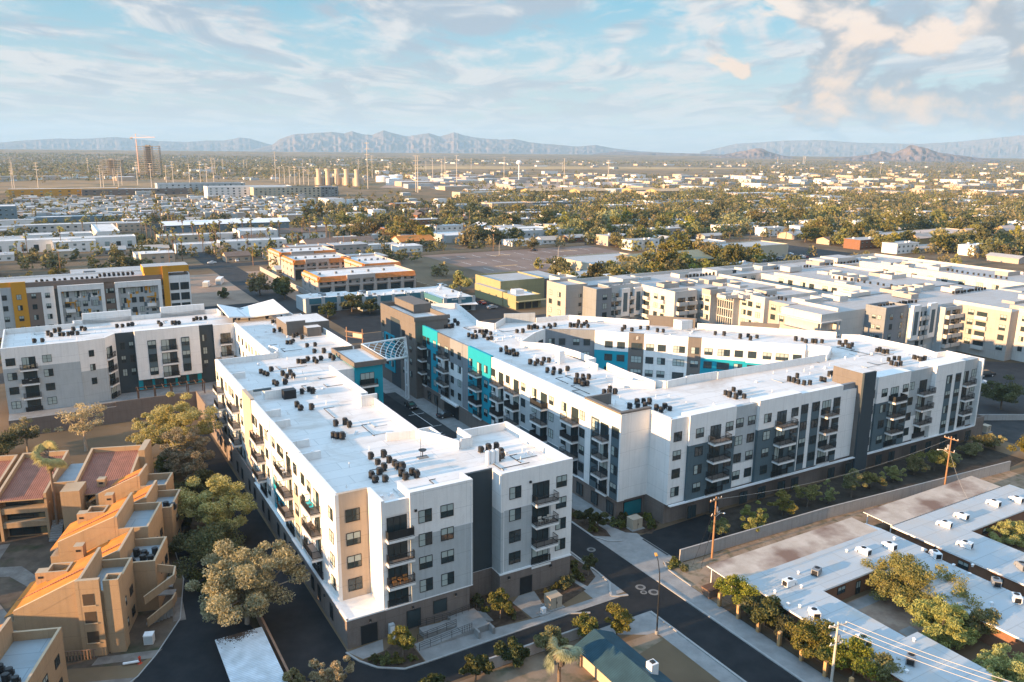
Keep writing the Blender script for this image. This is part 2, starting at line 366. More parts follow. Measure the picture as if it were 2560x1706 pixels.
def cond(x, y, z, label, group, rz=None, sc=None):
    """one condenser at world x, y"""
    global COND0
    rz = TH + R(random.uniform(-4, 4)) if rz is None else rz
    sc = sc or random.uniform(.82, 1.0)
    if COND0 is None:
        COND0 = cond_root(); COND0['label'] = label; COND0['group'] = group
        COND0.location = (x, y, z); COND0.rotation_euler = (0, 0, rz); COND0.scale = (sc, sc, sc*1.05); return COND0
    return copytree(COND0, (x, y, z), rz, label, group, (sc, sc, sc*random.uniform(.95, 1.25)))
# ================================================================ centre building
RZ, PT = 17.4, 18.62
A = thing('apartment_building', 'long white five storey apartment building in the middle, with the tall white corner block at the near end and a wing running off to the left', 'building', (OX, OY, 0), TH)
A['label'] = 'white five storey apartment building left of the street, with a wing behind the eucalyptus trees'
WA = Wins(A, 100)
class Pieces:
    """every box or wall run becomes a part of its own"""
    def __init__(s, name, root): s.name = name; s.root = root
    def box(s, *a): b = MB(); b.box(*a); b.build(s.name, s.root)
    def wall(s, poly, t, z0, z1, m, closed=True, skip=(), cap=None):
        b = MB(); b.wall(poly, t, z0, z1, m, closed, skip, cap); b.build(s.name, s.root)
aw = MB(); ap = Pieces('parapet', A); atrim = MB()
def block(mbw, u0, u1, v0, v1, z0, z1, wall, top): mbw.box(u0, u1, v0, v1, z0, z1, wall, top)
# solid cores, butted end to end
for (u0, u1, v0, v1) in ((0, 17, 0, 18), (4.3, 17, -4.7, 0), (17, 21.5, -2.05, 18), (21.5, 33.1, -4.4, 14.2), (0, 19.3, 18, 53), (0, 19.3, 53, 77), (19.3, 29, 61.5, 77),
                         (11, 29, 77, 117), (-24, 11, 113.5, 134.5), (11, 27, 117, 130.5), (-38.7, -24, 108.2, 130.8)):
    block(aw, u0, u1, v0, v1, 3.9, RZ, M_WHITE, M_ROOF)
# parapets along the open edges
def par(mb, a, b, z1=PT, t=.3, m=M_WHITE, z0=RZ-.02): mb.wall([a, b], t, z0, z1, m, closed=False)
pe = [((17, 0), (17, 0))]
for a, b in (((33.1, -4.4), (33.1, 14.2)), ((33.1, 14.2), (24.2, 14.2)), ((21.5, 14.2), (21.5, 18)), ((21.5, 18), (19.3, 18)), ((19.3, 18), (19.3, 36.6)),
             ((19.3, 36.6), (17, 37.4)), ((17, 40.2), (19.3, 40.2)), ((19.3, 40.2), (19.3, 61.5)), ((29, 75), (29, 117)), ((29, 117), (27, 117)), ((27, 117), (27, 130.5)), ((27, 130.5), (11, 130.5)),
             ((11, 130.5), (11, 134.5)), ((11, 134.5), (-24, 134.5)), ((-24, 134.5), (-24, 130.8)), ((-24, 130.8), (-38.7, 130.8)), ((-38.7, 130.8), (-38.7, 108.2)), ((12.5, 77.2), (0, 77.2)), ((11, 113), (11, 84))):
    par(ap, a, b)
# taller roof screens seen on the photograph
for (u0, u1, v0, v1, z) in ((24.2, 24.5, 9.6, 14.0, 19.2), (22.6, 24.2, 9.6, 9.9, 19.0), (-21.8, -10.5, 134.2, 134.9, 20.2), (-3.4, 7.6, 134.2, 134.9, 20.2), (16.6, 19.6, 36.3, 36.7, 19.4), (16.8, 17.2, 36.7, 40.3, 19.2)):
    ap.box(u0, u1, v0, v1, RZ-.01, z, M_WHITE)
ap.wall([(22.5, 9.7), (21, 14.0), (18.8, 17.7), (14.2, 18.6)], .3, RZ-.015, 18.7, M_WHITE, closed=False)
ap.wall([(12.6, 84), (13.4, 82.2), (13.6, 80), (12.9, 78), (12.3, 77.3)][::-1], .3, RZ-.012, 18.75, M_WHITE, closed=False)
# short parapet returns poking in from the west edge
for v in (16.45, 22, 32.5, 38.5, 52, 65): ap.box(.4, 3.2, v-.14, v+.14, RZ-.011, 18.55, M_WHITE)
fw_ = West(0)
wb(fw_, aw, -.2, 16.4, [(3.9, 18.75, M_WHITE)], .12)
wb(fw_, aw, 16.4, 20.2, [(3.9, 12.0, M_TAN), (12.0, 18.85, M_WHITE)], .02)
wb(fw_, aw, 20.2, 26, [(3.9, 18.86, M_WHITE)], .03)
wb(fw_, aw, 26, 32.5, [(3.9, 9.2, M_TEAL), (9.2, 18.84, M_WHITE)], .04)
wb(fw_, aw, 32.5, 45, [(3.9, 18.75, M_WHITE)], .16)
wb(fw_, aw, 45, 51.6, [(3.9, 19.0, M_TAN)], .3)
wb(fw_, aw, 51.6, 65, [(3.9, 10.3, M_LGREY), (10.3, 18.8, M_WHITE)], .1)
wb(fw_, aw, 65, 77.3, [(3.9, 10.3, M_LGREY), (10.3, 18.7, M_WHITE)], .2)
for d, cols in ((.12, (1.7, 11.3, 14.3)), (.04, (18.6, 25.9, 27.8, 31)), (.16, (35.2, 42.2, 44)), (.1, (54, 61.2, 63.6)), (.2, (67, 75.4))):
    for v in cols: column(WA, fw_, -v, 1.7, d=d+.012)
for v0, v1, dv, d in ((6.2, 10.8, 9, .12), (20.4, 24.8, 23.3, .03), (36.6, 40.9, 39.6, .16), (55.6, 60, 58.6, .1), (69.2, 73.4, 72.2, .2)):
    balcol(A, fw_, -v1, -v0, -dv, 2.3, d=d)
# front: tan recessed face, near corner block, charcoal recess, right block
fa = Fac((0, -.0), 0); fb = Fac((0, -4.7), 0); fc = Fac((0, -4.4), 0); fd = Fac((0, -2.05), 0)
fa.bay(aw, .14, 4.3, [(3.9, 18.75, M_TAN)], .12); 
for k in range(4): WA.add(fa, 1.2, FL[k]+1.0, 1.9, 1.75, .15)
West(4.3).bay(aw, 0, 4.8, [(3.9, 18.8, M_WHITE)], .06)
fb.bay(aw, 4.25, 4.75, [(3.9, 18.55, M_WHITE)], .1)
fb.bay(aw, 4.75, 8, [(16.6, 18.5, M_WHITE)], .09)
fb.bay(aw, 8, 16.9, [(3.9, 13.1, M_LGREY), (13.1, 13.3, M_COP), (13.3, 19.25, M_WHITE)], .35, .6)
ap.box(8, 8.35, -4.0, -1.0, RZ-.01, 19.2, M_WHITE); ap.box(16.5, 16.85, -4.0, -2.2, RZ-.01, 19.2, M_WHITE)
for k in range(4):
    WA.add(fb, 9.1, FL[k]+1.1, 1.85, 1.75, .37); WA.add(fb, 12.2, FL[k]+1.1, 1.85, 1.75, .37)
    door(A, fb, 4.95, FL[k]+.03, 2.7, 2.65, .02)
    balcony(A, fb, 4.72, FL[k], 3.6, .95 if k < 3 else .25, .02, k == 0)
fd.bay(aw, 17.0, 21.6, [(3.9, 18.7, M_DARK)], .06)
East = lambda u: Fac((u, 0), R(90))
for k in range(4): WA.add(East(16.9), -4.2, FL[k]+.8, 1.1, 2.0, .05)
West(21.5).bay(aw, 2.1, 4.6, [(3.9, 13.2, M_LGREY), (13.2, 18.75, M_WHITE)], .05)
fc.bay(aw, 21.45, 29.6, [(3.9, 13.3, M_LGREY), (13.3, 13.5, M_COP), (13.5, 18.8, M_WHITE)], .1)
fc.bay(aw, 29.6, 33.2, [(3.9, 18.81, M_WHITE)], .1)
for k in range(4):
    WA.add(fc, 22.8, FL[k]+1.1, 1.85, 1.75, .125); WA.add(fc, 30.45, FL[k]+1.2, 1.75, 1.7, .125)
    door(A, fc, 26.5, FL[k]+.03, 2.75, 2.65, .125)
    if k < 3: balcony(A, fc, 26.4, FL[k], 3.7, 1.4, .11)
    else: balcony(A, fc, 26.4, FL[k], 3.2, .3, .11)
East(33.1).bay(aw, -4.45, 14.2, [(3.9, 18.7, M_WHITE)], .05)
Fac((0, 14.2), R(180)).bay(aw, -33.1, -24.2, [(3.9, 18.6, M_WHITE)], .03)
# ground storey of brown block with a white cap
pod = MB()
for (u0, u1, v0, v1) in ((-.75, 4.3, -4.95, 20), (4.3, 16.4, -5.0, 0), (16.4, 21.3, -2.2, 0), (21.3, 33.0, -4.75, 14.1), (-.75, 19.3, 20, 77.2), (4.3, 21.3, 0, 20), (11.0, 29, 77.2, 116.9), (19.3, 29, 60, 77.2), (-38.8, 11, 103, 134.4), (11, 27, 116.9, 130)):
    pod.box(u0, u1, v0, v1, 0, 3.9, M_POD, M_CONC if v0 == 103 else M_WHITE)
pod.box(-.8, 11.0, 77.2, 103, 0, 3.9, M_POD, M_CONC)
pod.wall([(-.8, 103.0), (-.8, 44.5)], .3, 3.9, 5.15, M_POD, closed=False)
pod.wall([(-18, 102.97), (-.8, 102.97)], .3, 3.9, 5.0, M_POD, closed=False)
for f, a0, a1 in ((Fac((0, -4.95), 0), -.8, 4.25), (Fac((0, -5.0), 0), 4.3, 16.9), (Fac((0, -4.75), 0), 21.2, 33.15), (Fac((-.75, 0), R(-90)), -20, 5)):
    f.box(atrim, a0, a1, 3.88, 4.06, -.25, .07, M_COP)
pod.build('ground_storey', A)
for f, cols in ((Fac((-.76, 0), R(-90)), (-1.2, -6.5, -9.5, -14, -17.5, -24, -28, -34, -38, -44, -48, -54, -58, -64, -70, -74)), ):
    for a in cols: WA.add(f, a-.6, .9, 1.2, 2.2, .02, 0)
for f, a, w, h, z in ((Fac((0, -5.0), 0), 11.0, 2.0, 1.9, 1.3), (Fac((0, -5.0), 0), 7.2, 2.0, 2.6, .3), (Fac((0, -4.95), 0), 1.0, 2.2, 2.6, .05), (Fac((0, -4.75), 0), 24.5, 2.0, 2.6, .05)):
    d = MB(); d.box(0, w, -.06, 0, 0, h, M_FRAME); d.box(.12, w-.12, -.075, 0, .1, h-.12, M_GLASS if z > .2 else M_RAIL)
    p = f.pt(a, .02, z); d.build('ground_door' if z < .5 else 'ground_window', A, p, f.rot)
# left wing
fl = Fac((0, 108.2), 0)
fl.bay(aw, -38.8, -23.95, [(3.9, 14.1, M_LGREY), (14.1, 18.75, M_WHITE)], .1)
for a, floors in ((-37.2, (0, 1, 2, 3)), (-30.3, (0, 1, 2, 3))): column(WA, fl, a, 1.8, floors, .125)
balcol(A, fl, -35.6, -32.2, -35.1, 2.6, d=.11, dp=.7)
# angled bay next to it
aw.prism([(-24, 108.2), (-18.6, 109.4), (-16.1, 113.5), (-24, 113.5)], 3.9, RZ, M_WHITE, M_ROOF)
fang = Fac((-24, 108.2), math.atan2(1.2, 5.4)); fang.bay(aw, 0, 5.5, [(3.9, 11.6, M_LGREY), (11.6, 18.7, M_WHITE)], .04)
fan2 = Fac((-18.6, 109.4), math.atan2(4.1, 2.5)); fan2.bay(aw, 0, 4.8, [(3.9, 11.6, M_LGREY), (11.6, 18.68, M_WHITE)], .05)
for k in range(3): WA.add(fang, 2.0, FL[k]+1.1, 1.1, 1.5, .07)
for k in range(4):
    door(A, fan2, .5, FL[k]+.03, 2.4, 2.5, .07); balcony(A, fan2, .3, FL[k], 3.2, .6, .06)
fr = Fac((0, 113.5), 0)
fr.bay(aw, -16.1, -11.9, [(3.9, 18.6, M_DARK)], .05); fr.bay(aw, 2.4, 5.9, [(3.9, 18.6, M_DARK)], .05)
fr.bay(aw, -12, 2.4, [(7.0, 19.0, M_WHITE)], 1.6); fr.bay(aw, -12, 2.4, [(3.9, 7.0, M_TEAL)], .05)
for a in (-15.2, -13.3, 3.2):
    for k in range(3): WA.add(fr, a, FL[k]+.9, 1.0, 1.7, .065)
for a, w in ((-9.4, 1.9), (-1.9, 1.9)):
    W_ = MB(); W_.box(0, w, -.05, 0, 0, 8.2, M_SLATE); W_.build('window_strip', A, fr.pt(a, 1.63, 8.3))
    for k in range(3): WA.add(fr, a+.05, FL[k]+.75, w-.1, 1.9, 1.69)
for k in range(3):
    door(A, fr, -6.4, FL[k]+.03, 3.4, 2.6, 1.63, 3); balcony(A, fr, -6.5, FL[k], 3.7, .35, 1.62)
for k in range(5): WA.add(fr, -11+k*2.6, 4.3, 2.0, 2.2, .07, 0)
fx = Fac((0, 113), 0)
fx.box(aw, 5.9, 11, 3.9, 18.4, -.5, 0.05, M_TAN); fx.box(aw, 5.9, 11, 10.2, 18.5, -.45, 0.1, M_WHITE)
for k in range(4): door(A, fx, 7.5, FL[k]+.03, 2.4, 2.5, .12); balcony(A, fx, 7.3, FL[k], 2.9, .8, .11)
wf = West(11); wb(wf, aw, 77.3, 113, [(3.9, 10.2, M_TAN), (10.2, 18.7, M_WHITE)], .06)
for v in (80, 84, 87, 90, 94, 97, 100, 104, 108): column(WA, wf, -v, 1.3, (0, 1, 2), .075)
# teal stair tower with its brown capped roof, facing the street
aw.box(24.2, 30.2, 61.0, 75.1, 0, 17.7, M_TEAL); ap.box(23.9, 30.9, 60.5, 75.4, 17.7, 17.95, M_TAUPE, M_ROOF)
ap.wall([(23.9, 60.5), (30.9, 60.5), (30.9, 75.4), (23.9, 75.4)], .35, 17.94, 18.75, M_TAUPE)
ft = Fac((0, 61.0), 0)
for k in range(4): door(A, ft, 25.3, FL[k]+.03, 3.0, 2.5, .02); balcony(A, ft, 25.1, FL[k], 3.7, 1.0, .01)
# roof penthouse, butterfly canopy
pen = MB(); pen.box(20, 30.4, 97, 107, RZ-.01, 20.3, M_TAUPE, M_ROOF); pen.box(19.9, 24.5, 96.9, 97.3, 20.3, 20.9, M_TAUPE)
pen.box(24, 27.5, 94, 97, RZ-.01, 19.6, M_TAUPE, M_ROOF); pen.build('roof_penthouse', A)
can = MB()
def slab(mb, pts, t, m):
    mb.hexa([(p[0], p[1], p[2]-t) for p in pts]+[tuple(p) for p in pts], m)
slab(can, [(10.5, 117, 19.5), (16.2, 118.5, 18.75), (16.2, 131.5, 18.75), (10.5, 131.5, 20.4)], .35, M_WHITE)
slab(can, [(16.25, 118.5, 18.75), (25.5, 115.5, 19.7), (25.5, 131.5, 20.5), (16.25, 131.5, 18.75)], .35, M_COP)
for p in ((12, 118.5), (24, 117.5), (12, 130), (24, 130), (16.2, 120)): can.box(p[0]-.2, p[0]+.2, p[1]-.2, p[1]+.2, RZ-.01, 18.62, M_DARK)
can.box(11.5, 24.6, 129.6, 130, RZ-.012, 18.9, M_DARK)
can.build('roof_canopy', A)
# roof hatch, vents and pipes
hat = MB(); hat.box(3.0, 8.2, 48.5, 50.2, RZ-.01, 18.9, M_WHITE); hat.box(6.0, 8.2, 46.8, 48.5, RZ-.01, 19.0, M_COND)
hat.box(1.2, 4.4, 49.2, 49.5, 18.9, 19.3, M_SLATE); hat.build('roof_hatch', A)
VM = []
def pipes(root, rects, n, z=RZ):
    if not VM:
        b = MB(); b.tube((0, 0, -.02), (0, 0, .55), .06, M_WHITE, 6); VM.append(b.mesh('vent_pipe'))
        b = MB(); b.box(-.3, .3, -.3, .3, -.02, .10, M_COP); b.box(-.2, .2, -.2, .2, .10, .34, M_COP); VM.append(b.mesh('roof_vent'))
    for _ in range(n):
        u0, u1, v0, v1 = random.choice(rects); k = int(random.random() < .25)
        link(('vent_pipe', 'roof_vent')[k], VM[k], root, (random.uniform(u0, u1), random.uniform(v0, v1), z), 0, (1, 1, random.uniform(.7, 1.5)))
pipes(A, ((1, 15, 2, 50), (5, 15, -3, 0), (23, 32, -3, 9), (1, 18, 50, 75), (13, 27, 80, 112), (-36, 8, 116, 129)), 76)
aw.build('wall', A); atrim.build('trim', A)
WA.done()
def conduits(root, rects, n, z=RZ):
    for _ in range(n):
        u0, u1, v0, v1 = random.choice(rects); u = random.uniform(u0, u1); v = random.uniform(v0, v1); b = MB(); L_ = random.uniform(2, 6); m_ = random.choice((M_CONDT, M_COND, M_LGREY))
        if random.random() < .5: b.box(0, L_, 0, .07, .05, .12, m_); b.box(0, .07, 0, random.uniform(1, 3), .045, .115, m_)
        else: b.box(0, .07, 0, L_, .05, .12, m_); b.box(0, random.uniform(.8, 2), L_-.07, L_, .045, .115, m_)
        for k in range(3): b.box(k*.02, .2+k*.02, -.1, .2, -.01, .06, M_CONC)
        b.build('conduit', root, (u, v, z))
conduits(A, ((5, 15, 2, 50), (6, 15, -2, 0), (23, 30, -3, 9), (5, 16, 50, 72), (13, 25, 80, 110), (-34, 6, 116, 129)), 26)
wl_ = (lambda b: (b.box(-.16, .16, -.2, 0, 0, .3, M_RAIL), b.box(-.1, .1, -.16, -.03, -.06, 0, M_COP), b.mesh('wall_light')))(MB())[2]
for f, a, z in ((Fac((0, -5.0), 0), 8.0, 3.2), (Fac((0, -5.0), 0), 14.2, 3.2), (Fac((0, -4.95), 0), 2.2, 3.1), (Fac((0, -4.75), 0), 22.6, 3.2), (Fac((0, -4.75), 0), 29.5, 3.2), (Fac((-.76, 0), R(-90)), -3.5, 3.0), (Fac((-.76, 0), R(-90)), -20.5, 3.0), (fb, 8.7, 16.6), (fc, 26.1, 16.6), (fw_, -33.6, 16.6), (fw_, -22.2, 16.7), (fw_, -53, 16.6)):
    link('wall_light', wl_, A, f.pt(a, .42 if f is fb else .14, z), f.rot)
for f, a, z0, z1 in ((fb, 16.6, 4.1, 18.6), (fc, 21.9, 4.1, 18.2), (fw_, -16.3, 4.1, 18.2), (fw_, -32.6, 4.1, 18.2), (fw_, -65.1, 4.1, 18.2)):
    b = MB(); b.tube((0, -.06, z0), (0, -.06, z1), .05, M_COP, 6); b.build('downspout', A, f.pt(a, .4 if f is fb else .3 if f is fw_ else .12, 0), f.rot)
pg = thing('pergola', 'brown timber pergola on the raised terrace under the white box bay of the left wing', 'pergola', XY(-13, 104.2)+(3.9,), TH); M_TIM = mat('dark_timber', (.10, .06, .04), .85, .15)
for k in range(5):
    for y in (0, 2.6): b = MB(); b.box(k*3.6-.1, k*3.6+.1, y-.1, y+.1, 0, 2.6, M_TIM); b.build('post', pg)
for y in (0, 2.6): b = MB(); b.box(-.4, 14.8, y-.08, y+.08, 2.6, 2.8, M_TIM); b.build('beam', pg)
for k in range(9): b = MB(); b.box(k*1.8-.06, k*1.8+.06, -.5, 3.1, 2.8, 2.92, M_TIM); b.build('rafter', pg)
pl_ = thing('planter', 'long brown planter box along the terrace edge of the left wing', 'planter', XY(-22, 103.4)+(3.9,), TH); b = MB(); b.box(0, 7, 0, .8, -.01, .7, M_POD); b.build('box', pl_); b = MB(); b.box(.1, 6.9, .1, .7, .7, .72, M_MULCH); b.build('soil', pl_)
# furniture on balconies
def chairset(label, f, a, z, d, col, table=True):
    p = f.pt(a, d, z+.03); X, Y = XY(p[0], p[1]); t = thing('balcony_furniture', label, 'patio set', (X, Y, p[2]), TH+f.rot); m_ = mat('patio_%d' % len(MATS), col, .6, .05)
    for x in (-.75, .75):
        b = MB(); b.box(x-.28, x+.28, -.28, .28, .38, .45, m_); b.box(x-.28, x+.28, .22, .28, .45, .95, m_)
        for q in (-.24, .24):
            for w in (-.24, .24): b.box(x+q-.03, x+q+.03, w-.03, w+.03, 0, .38, m_)
        b.build('chair', t)
    if table: b = MB(); b.tube((0, 0, .66), (0, 0, .72), .38, m_, 12); b.tube((0, 0, 0), (0, 0, .66), .05, m_, 6); b.build('table', t)
chairset('teal patio chairs and table on the nearest top balcony of the long facade', fw_, -8.6, FL[0], .95, (.05, .42, .44))
chairset('brown patio chairs on the second balcony down of the long facade, nearest bay', fw_, -8.6, FL[1], .95, (.10, .07, .05)); chairset('white patio set on the top balcony of the second bay of the long facade', fw_, -22.4, FL[0], .85, (.7, .7, .68))
chairset('dark patio set on the top balcony of the third bay of the long facade', fw_, -38.8, FL[0], 1.0, (.12, .08, .06)); chairset('white patio chairs one floor below the top of the left wing end balconies', fl, -33.9, FL[1], .45, (.75, .75, .73)); chairset('tan patio chairs on the topmost balcony at the left wing end', fl, -33.9, FL[0], .45, (.4, .32, .2))
chairset('white cafe table set on the middle balcony of the near right block', fc, 28.2, FL[1], .85, (.6, .55, .48)); chairset('brown patio chairs on the third balcony of the near corner block', fb, 6.4, FL[2], .5, (.30, .15, .05))
# ================================================================ right building (courtyard block)
B = thing('apartment_building', 'white, teal and slate five storey apartment building round a courtyard, right of the street', 'building', (OX, OY, 0), TH)
WB = Wins(B, 100)
bw = MB(); bp = Pieces('parapet', B)
Wp = [(51.1, 7), (69, 7), (69, 55.5), (63.9, 60.8), (51.1, 60.8)]
Fp = [(86.4, 62.9), (120.2, 27.3), (140.4, 28.5), (121, 49.3), (91.5, 81.8), (81.6, 82.7), (73.8, 85.7), (68, 80.5), (65.7, 84.7), (72, 110), (63, 113.7), (58, 110), (58, 87), (51.1, 87), (51.1, 60.8), (63.9, 60.8), (71.6, 67.1), (76, 69.4), (81.4, 66.5)]
Sp = [(57, 2.2), (143, 1.0), (143.4, 8.3), (140, 8.8), (141.6, 13.3), (140.4, 28.5), (120.2, 27.3), (122.6, 22.8), (116, 18.6), (69, 20), (69, 7), (57, 7)]
for p in (Wp, Fp, Sp): bw.prism(p, 3.7, RZ, M_WHITE, M_ROOF)
def bpar(pts, z=18.62, t=.3, m=M_WHITE, z0=RZ-.013): bp.wall(pts, t, z0, z, m, closed=False)
bpar([(143.4, 8.3), (140.1, 8.8), (141.6, 13.3), (140.4, 28.5), (137, 30.9)]); bpar([(137, 32.5), (121, 49.3), (114, 56.5)], 18.9); bpar([(106, 65.8), (91.5, 81.8), (81.6, 82.7)])
bpar([(114, 57.3), (106, 66.3)], 20.0, .4, M_TAUPE); bpar([(128, 42.3), (121.5, 49.2)], 19.9, .4, M_TAUPE)
bpar([(81.6, 83.2), (73.8, 86)], 19.9, .4, M_LGREY); bpar([(73.8, 85.7), (68, 80.6), (65.7, 84.6), (72, 110), (63, 113.6), (58, 110)], 18.9)
bpar([(69, 20), (69, 27)], 19.0); bpar([(69, 27), (69.6, 35.5)], 18.9); bpar([(67.5, 36), (67.5, 40), (70, 40.2), (70, 47), (68.7, 55.8), (64, 60.8), (71.5, 67)], 18.75)
bpar([(69, 19.9), (63.9, 24.0), (64.2, 26.6)][::-1], 18.9)
bpar([(76.5, 19.95), (71.5, 19.6), (68.8, 22.6)], 18.8); bpar([(84.5, 19.6), (76.6, 19.9)], 18.95); bpar([(99.7, 19.1), (84.5, 19.5)], 18.9); bpar([(115.6, 18.7), (99.7, 19.1)], 18.9)
bpar([(120, 27), (122.6, 22.8), (116.2, 18.7)], 18.8)
# street side (west), near end to far end
fw2 = West(51.1)
def z2(m0, m1, zs, top=18.75): return [(3.7, zs, m0), (zs, top, m1)]
wb(fw2, bw, 6.7, 16.6, [(3.7, 19.1, M_WHITE)], .55, .8)
wb(fw2, bw, 16.6, 25.6, [(3.7, 6.9, M_MGREY), (6.9, 13.2, M_LGREY), (13.2, 18.7, M_WHITE)], .06)
wb(fw2, bw, 25.6, 39.6, [(3.7, 7.1, M_SLATE), (7.1, 7.25, M_COP), (7.25, 13.2, M_LGREY), (13.2, 18.7, M_WHITE)], .1)
wb(fw2, bw, 39.6, 45.2, [(3.7, 10.2, M_LGREY), (10.2, 18.71, M_WHITE)], .08)
wb(fw2, bw, 45.2, 51.5, [(3.7, 18.7, M_WHITE)], .1)
wb(fw2, bw, 51.5, 62, [(3.7, 18.95, M_TEAL)], .3)
wb(fw2, bw, 62, 65.2, [(3.7, 18.75, M_MGREY)], .08)
wb(fw2, bw, 65.2, 71.4, [(3.7, 9.8, M_LGREY), (9.8, 13.1, M_WHITE), (13.1, 18.76, M_MGREY)], .14)
wb(fw2, bw, 71.4, 78.2, [(3.7, 9.8, M_MGREY), (9.8, 13.1, M_WHITE), (13.1, 18.77, M_TAUPE)], .1)
wb(fw2, bw, 78.2, 82, [(3.7, 18.9, M_TEAL)], .18)
wb(fw2, bw, 82, 90.5, [(3.7, 13.6, M_DARK), (13.6, 18.91, M_TEAL)], .14)
wb(fw2, bw, 12.5, 14.9, [(3.75, 16.6, M_SLATE)], .57, .4); wb(fw2, bw, 7.0, 9.1, [(3.75, 16.6, M_SLATE)], .575, .4)
for v, d, fl in ((18.2, .075, 0), (24, .075, 0), (28.2, .115, 0), (34.2, .115, 0), (38.4, .115, 0), (44.6, .095, 0), (50.6, .115, 0), (53.6, .315, 0), (60.6, .315, 0), (66.6, .155, 0), (70.3, .155, 0), (77.4, .115, 0), (79.8, .195, 0), (83.6, .155, 0), (89.2, .155, 0)):
    column(WB, fw2, -v, 1.55, d=d)
for v in (13.7, 8.05): column(WB, fw2, -v, 1.7, d=.6)
for v0, v1, dv, dw, d in ((9.7, 12.6, 12.1, 2.2, .55), (19.2, 23.2, 21.6, 2.2, .06), (29.4, 33.6, 31.9, 2.2, .1), (40.0, 43.7, 42.2, 2, .08), (46.2, 49.8, 48.3, 1.9, .1), (55.4, 59.2, 57.6, 2, .3), (72.2, 76.2, 74.4, 2, .1), (84.6, 88.4, 86.8, 2, .14)):
    balcol(B, fw2, -v1, -v0, -dv, dw, d=d)
# near corner: blank white return walls with a brown cap
fs0 = Fac((0, 7), 0); fs0.bay(bw, 50.6, 57, [(3.7, 19.12, M_WHITE)], .1, .6)
bp.box(50.5, 57.1, 6.85, 7.55, 19.12, 19.45, M_TAUPE); bp.box(50.48, 51.3, 7.55, 17, 19.11, 19.44, M_TAUPE); bp.box(51.3, 56, 16.5, 17, RZ-.012, 19.43, M_TAUPE)
West(57).bay(bw, -7, -1.9, [(3.7, 18.9, M_WHITE)], .05)
# alley side (south), left to right
fs = Fac((0, 2.2), 0)
fs.bay(bw, 56.9, 60.7, [(3.7, 18.72, M_WHITE)], .5)
fs.bay(bw, 60.7, 71.3, [(3.7, 13.6, M_SLATE), (13.6, 18.95, M_WHITE)], .9, 1.2)
fs.bay(bw, 71.3, 76.8, [(3.7, 8, M_WHITE), (8, 18.6, M_LGREY)], .45)
fs.bay(bw, 76.8, 87.4, [(3.7, 13.6, M_SLATE), (13.6, 19.0, M_WHITE)], 1.0, 1.2)
fs.bay(bw, 87.4, 99.4, [(3.7, 18.65, M_WHITE)], .7)
for a0, a1 in ((88.0, 89.9), (90.9, 93.1), (96.9, 98.9)): fs.box(bw, a0, a1, 3.75, 16.5, .6, .74, M_SLATE)
fs.bay(bw, 99.4, 103.5, [(3.7, 18.5, M_MGREY)], .2)
bw.box(103.5, 107.0, .2, 7.2, 0, 20.6, M_TAUPE, M_ROOF); Fac((0, .2), 0).bay(bw, 103.48, 107.02, [(0, 20.7, M_DARK)], .04)
fs.bay(bw, 107, 109, [(3.7, 18.6, M_WHITE)], .9)
fs.bay(bw, 109, 119.3, [(3.7, 13.6, M_SLATE), (13.6, 19.0, M_WHITE)], 1.3, 1.5)
fs.bay(bw, 119.3, 127, [(3.7, 9, M_WHITE), (9, 18.7, M_LGREY)], 1.0)
fs.bay(bw, 127, 137, [(3.7, 19.1, M_WHITE)], 1.9, 2.0)
for a0, a1 in ((130.8, 132.8), (134, 136)): fs.box(bw, a0, a1, 3.75, 16.6, 1.7, 1.95, M_SLATE)
fs.bay(bw, 137, 143.3, [(3.7, 18.72, M_LGREY)], 1.3)
for a, d in ((58.5, .52), (63, .92), (69.8, .92), (72.7, .47), (75.6, .47), (79, 1.02), (86, 1.02), (88.95, .75), (92, .75), (97.9, .75), (107.9, .92), (111.3, 1.32), (118, 1.32), (120.4, 1.02), (131.8, 1.96), (135, 1.96), (141.8, 1.32)):
    column(WB, fs, a, 1.75, d=d)
for a0, a1, da, d in ((65, 69, 66.6, .9), (81, 85.2, 82.6, 1.0), (93.6, 97, 95, .7), (112.8, 116.6, 114.5, 1.3), (122.6, 126.6, 124.3, 1.0), (137.2, 140.6, 138.6, 1.3)):
    balcol(B, fs, a0, a1, da-1.2, 2.4, d=d, dp=1.6)
Fac((143.3, 0), R(90)).bay(bw, -.2, 8.2, [(3.7, 18.74, M_WHITE)], .05)
# courtyard side of the angled far wing
p0 = UV(20.30, 190.21); fcy = Fac(p0, R(-16.06)-TH)
for a0, a1, zn in ((0, 8.3, [(3.7, 14.0, M_TEAL), (14.0, 18.75, M_WHITE)]), (8.3, 12, [(3.7, 18.74, M_TAUPE)]), (12, 22.4, [(3.7, 18.75, M_WHITE)]), (22.4, 25.5, [(3.7, 18.74, M_TAUPE)]), (25.5, 35.8, [(3.7, 13.9, M_TEAL), (13.9, 18.76, M_WHITE)]), (35.8, 48.6, [(3.7, 13.6, M_TEAL), (13.6, 18.75, M_WHITE)])):
    fcy.bay(bw, a0, a1, zn, .12)
fc1 = Fac((81.4, 66.5), math.atan2(-3.6, 5.0)); fc1.bay(bw, -.2, 6.1, [(3.7, 18.7, M_MGREY)], .05)
fc2 = Fac((76, 69.4), math.atan2(-2.9, 5.4)); fc2.bay(bw, 0, 6.1, [(3.7, 18.72, M_MGREY)], .07)
fc3 = Fac((71.6, 67.1), math.atan2(2.3, 4.4)); fc3.bay(bw, 0, 4.9, [(3.7, 18.8, M_WHITE)], .08)
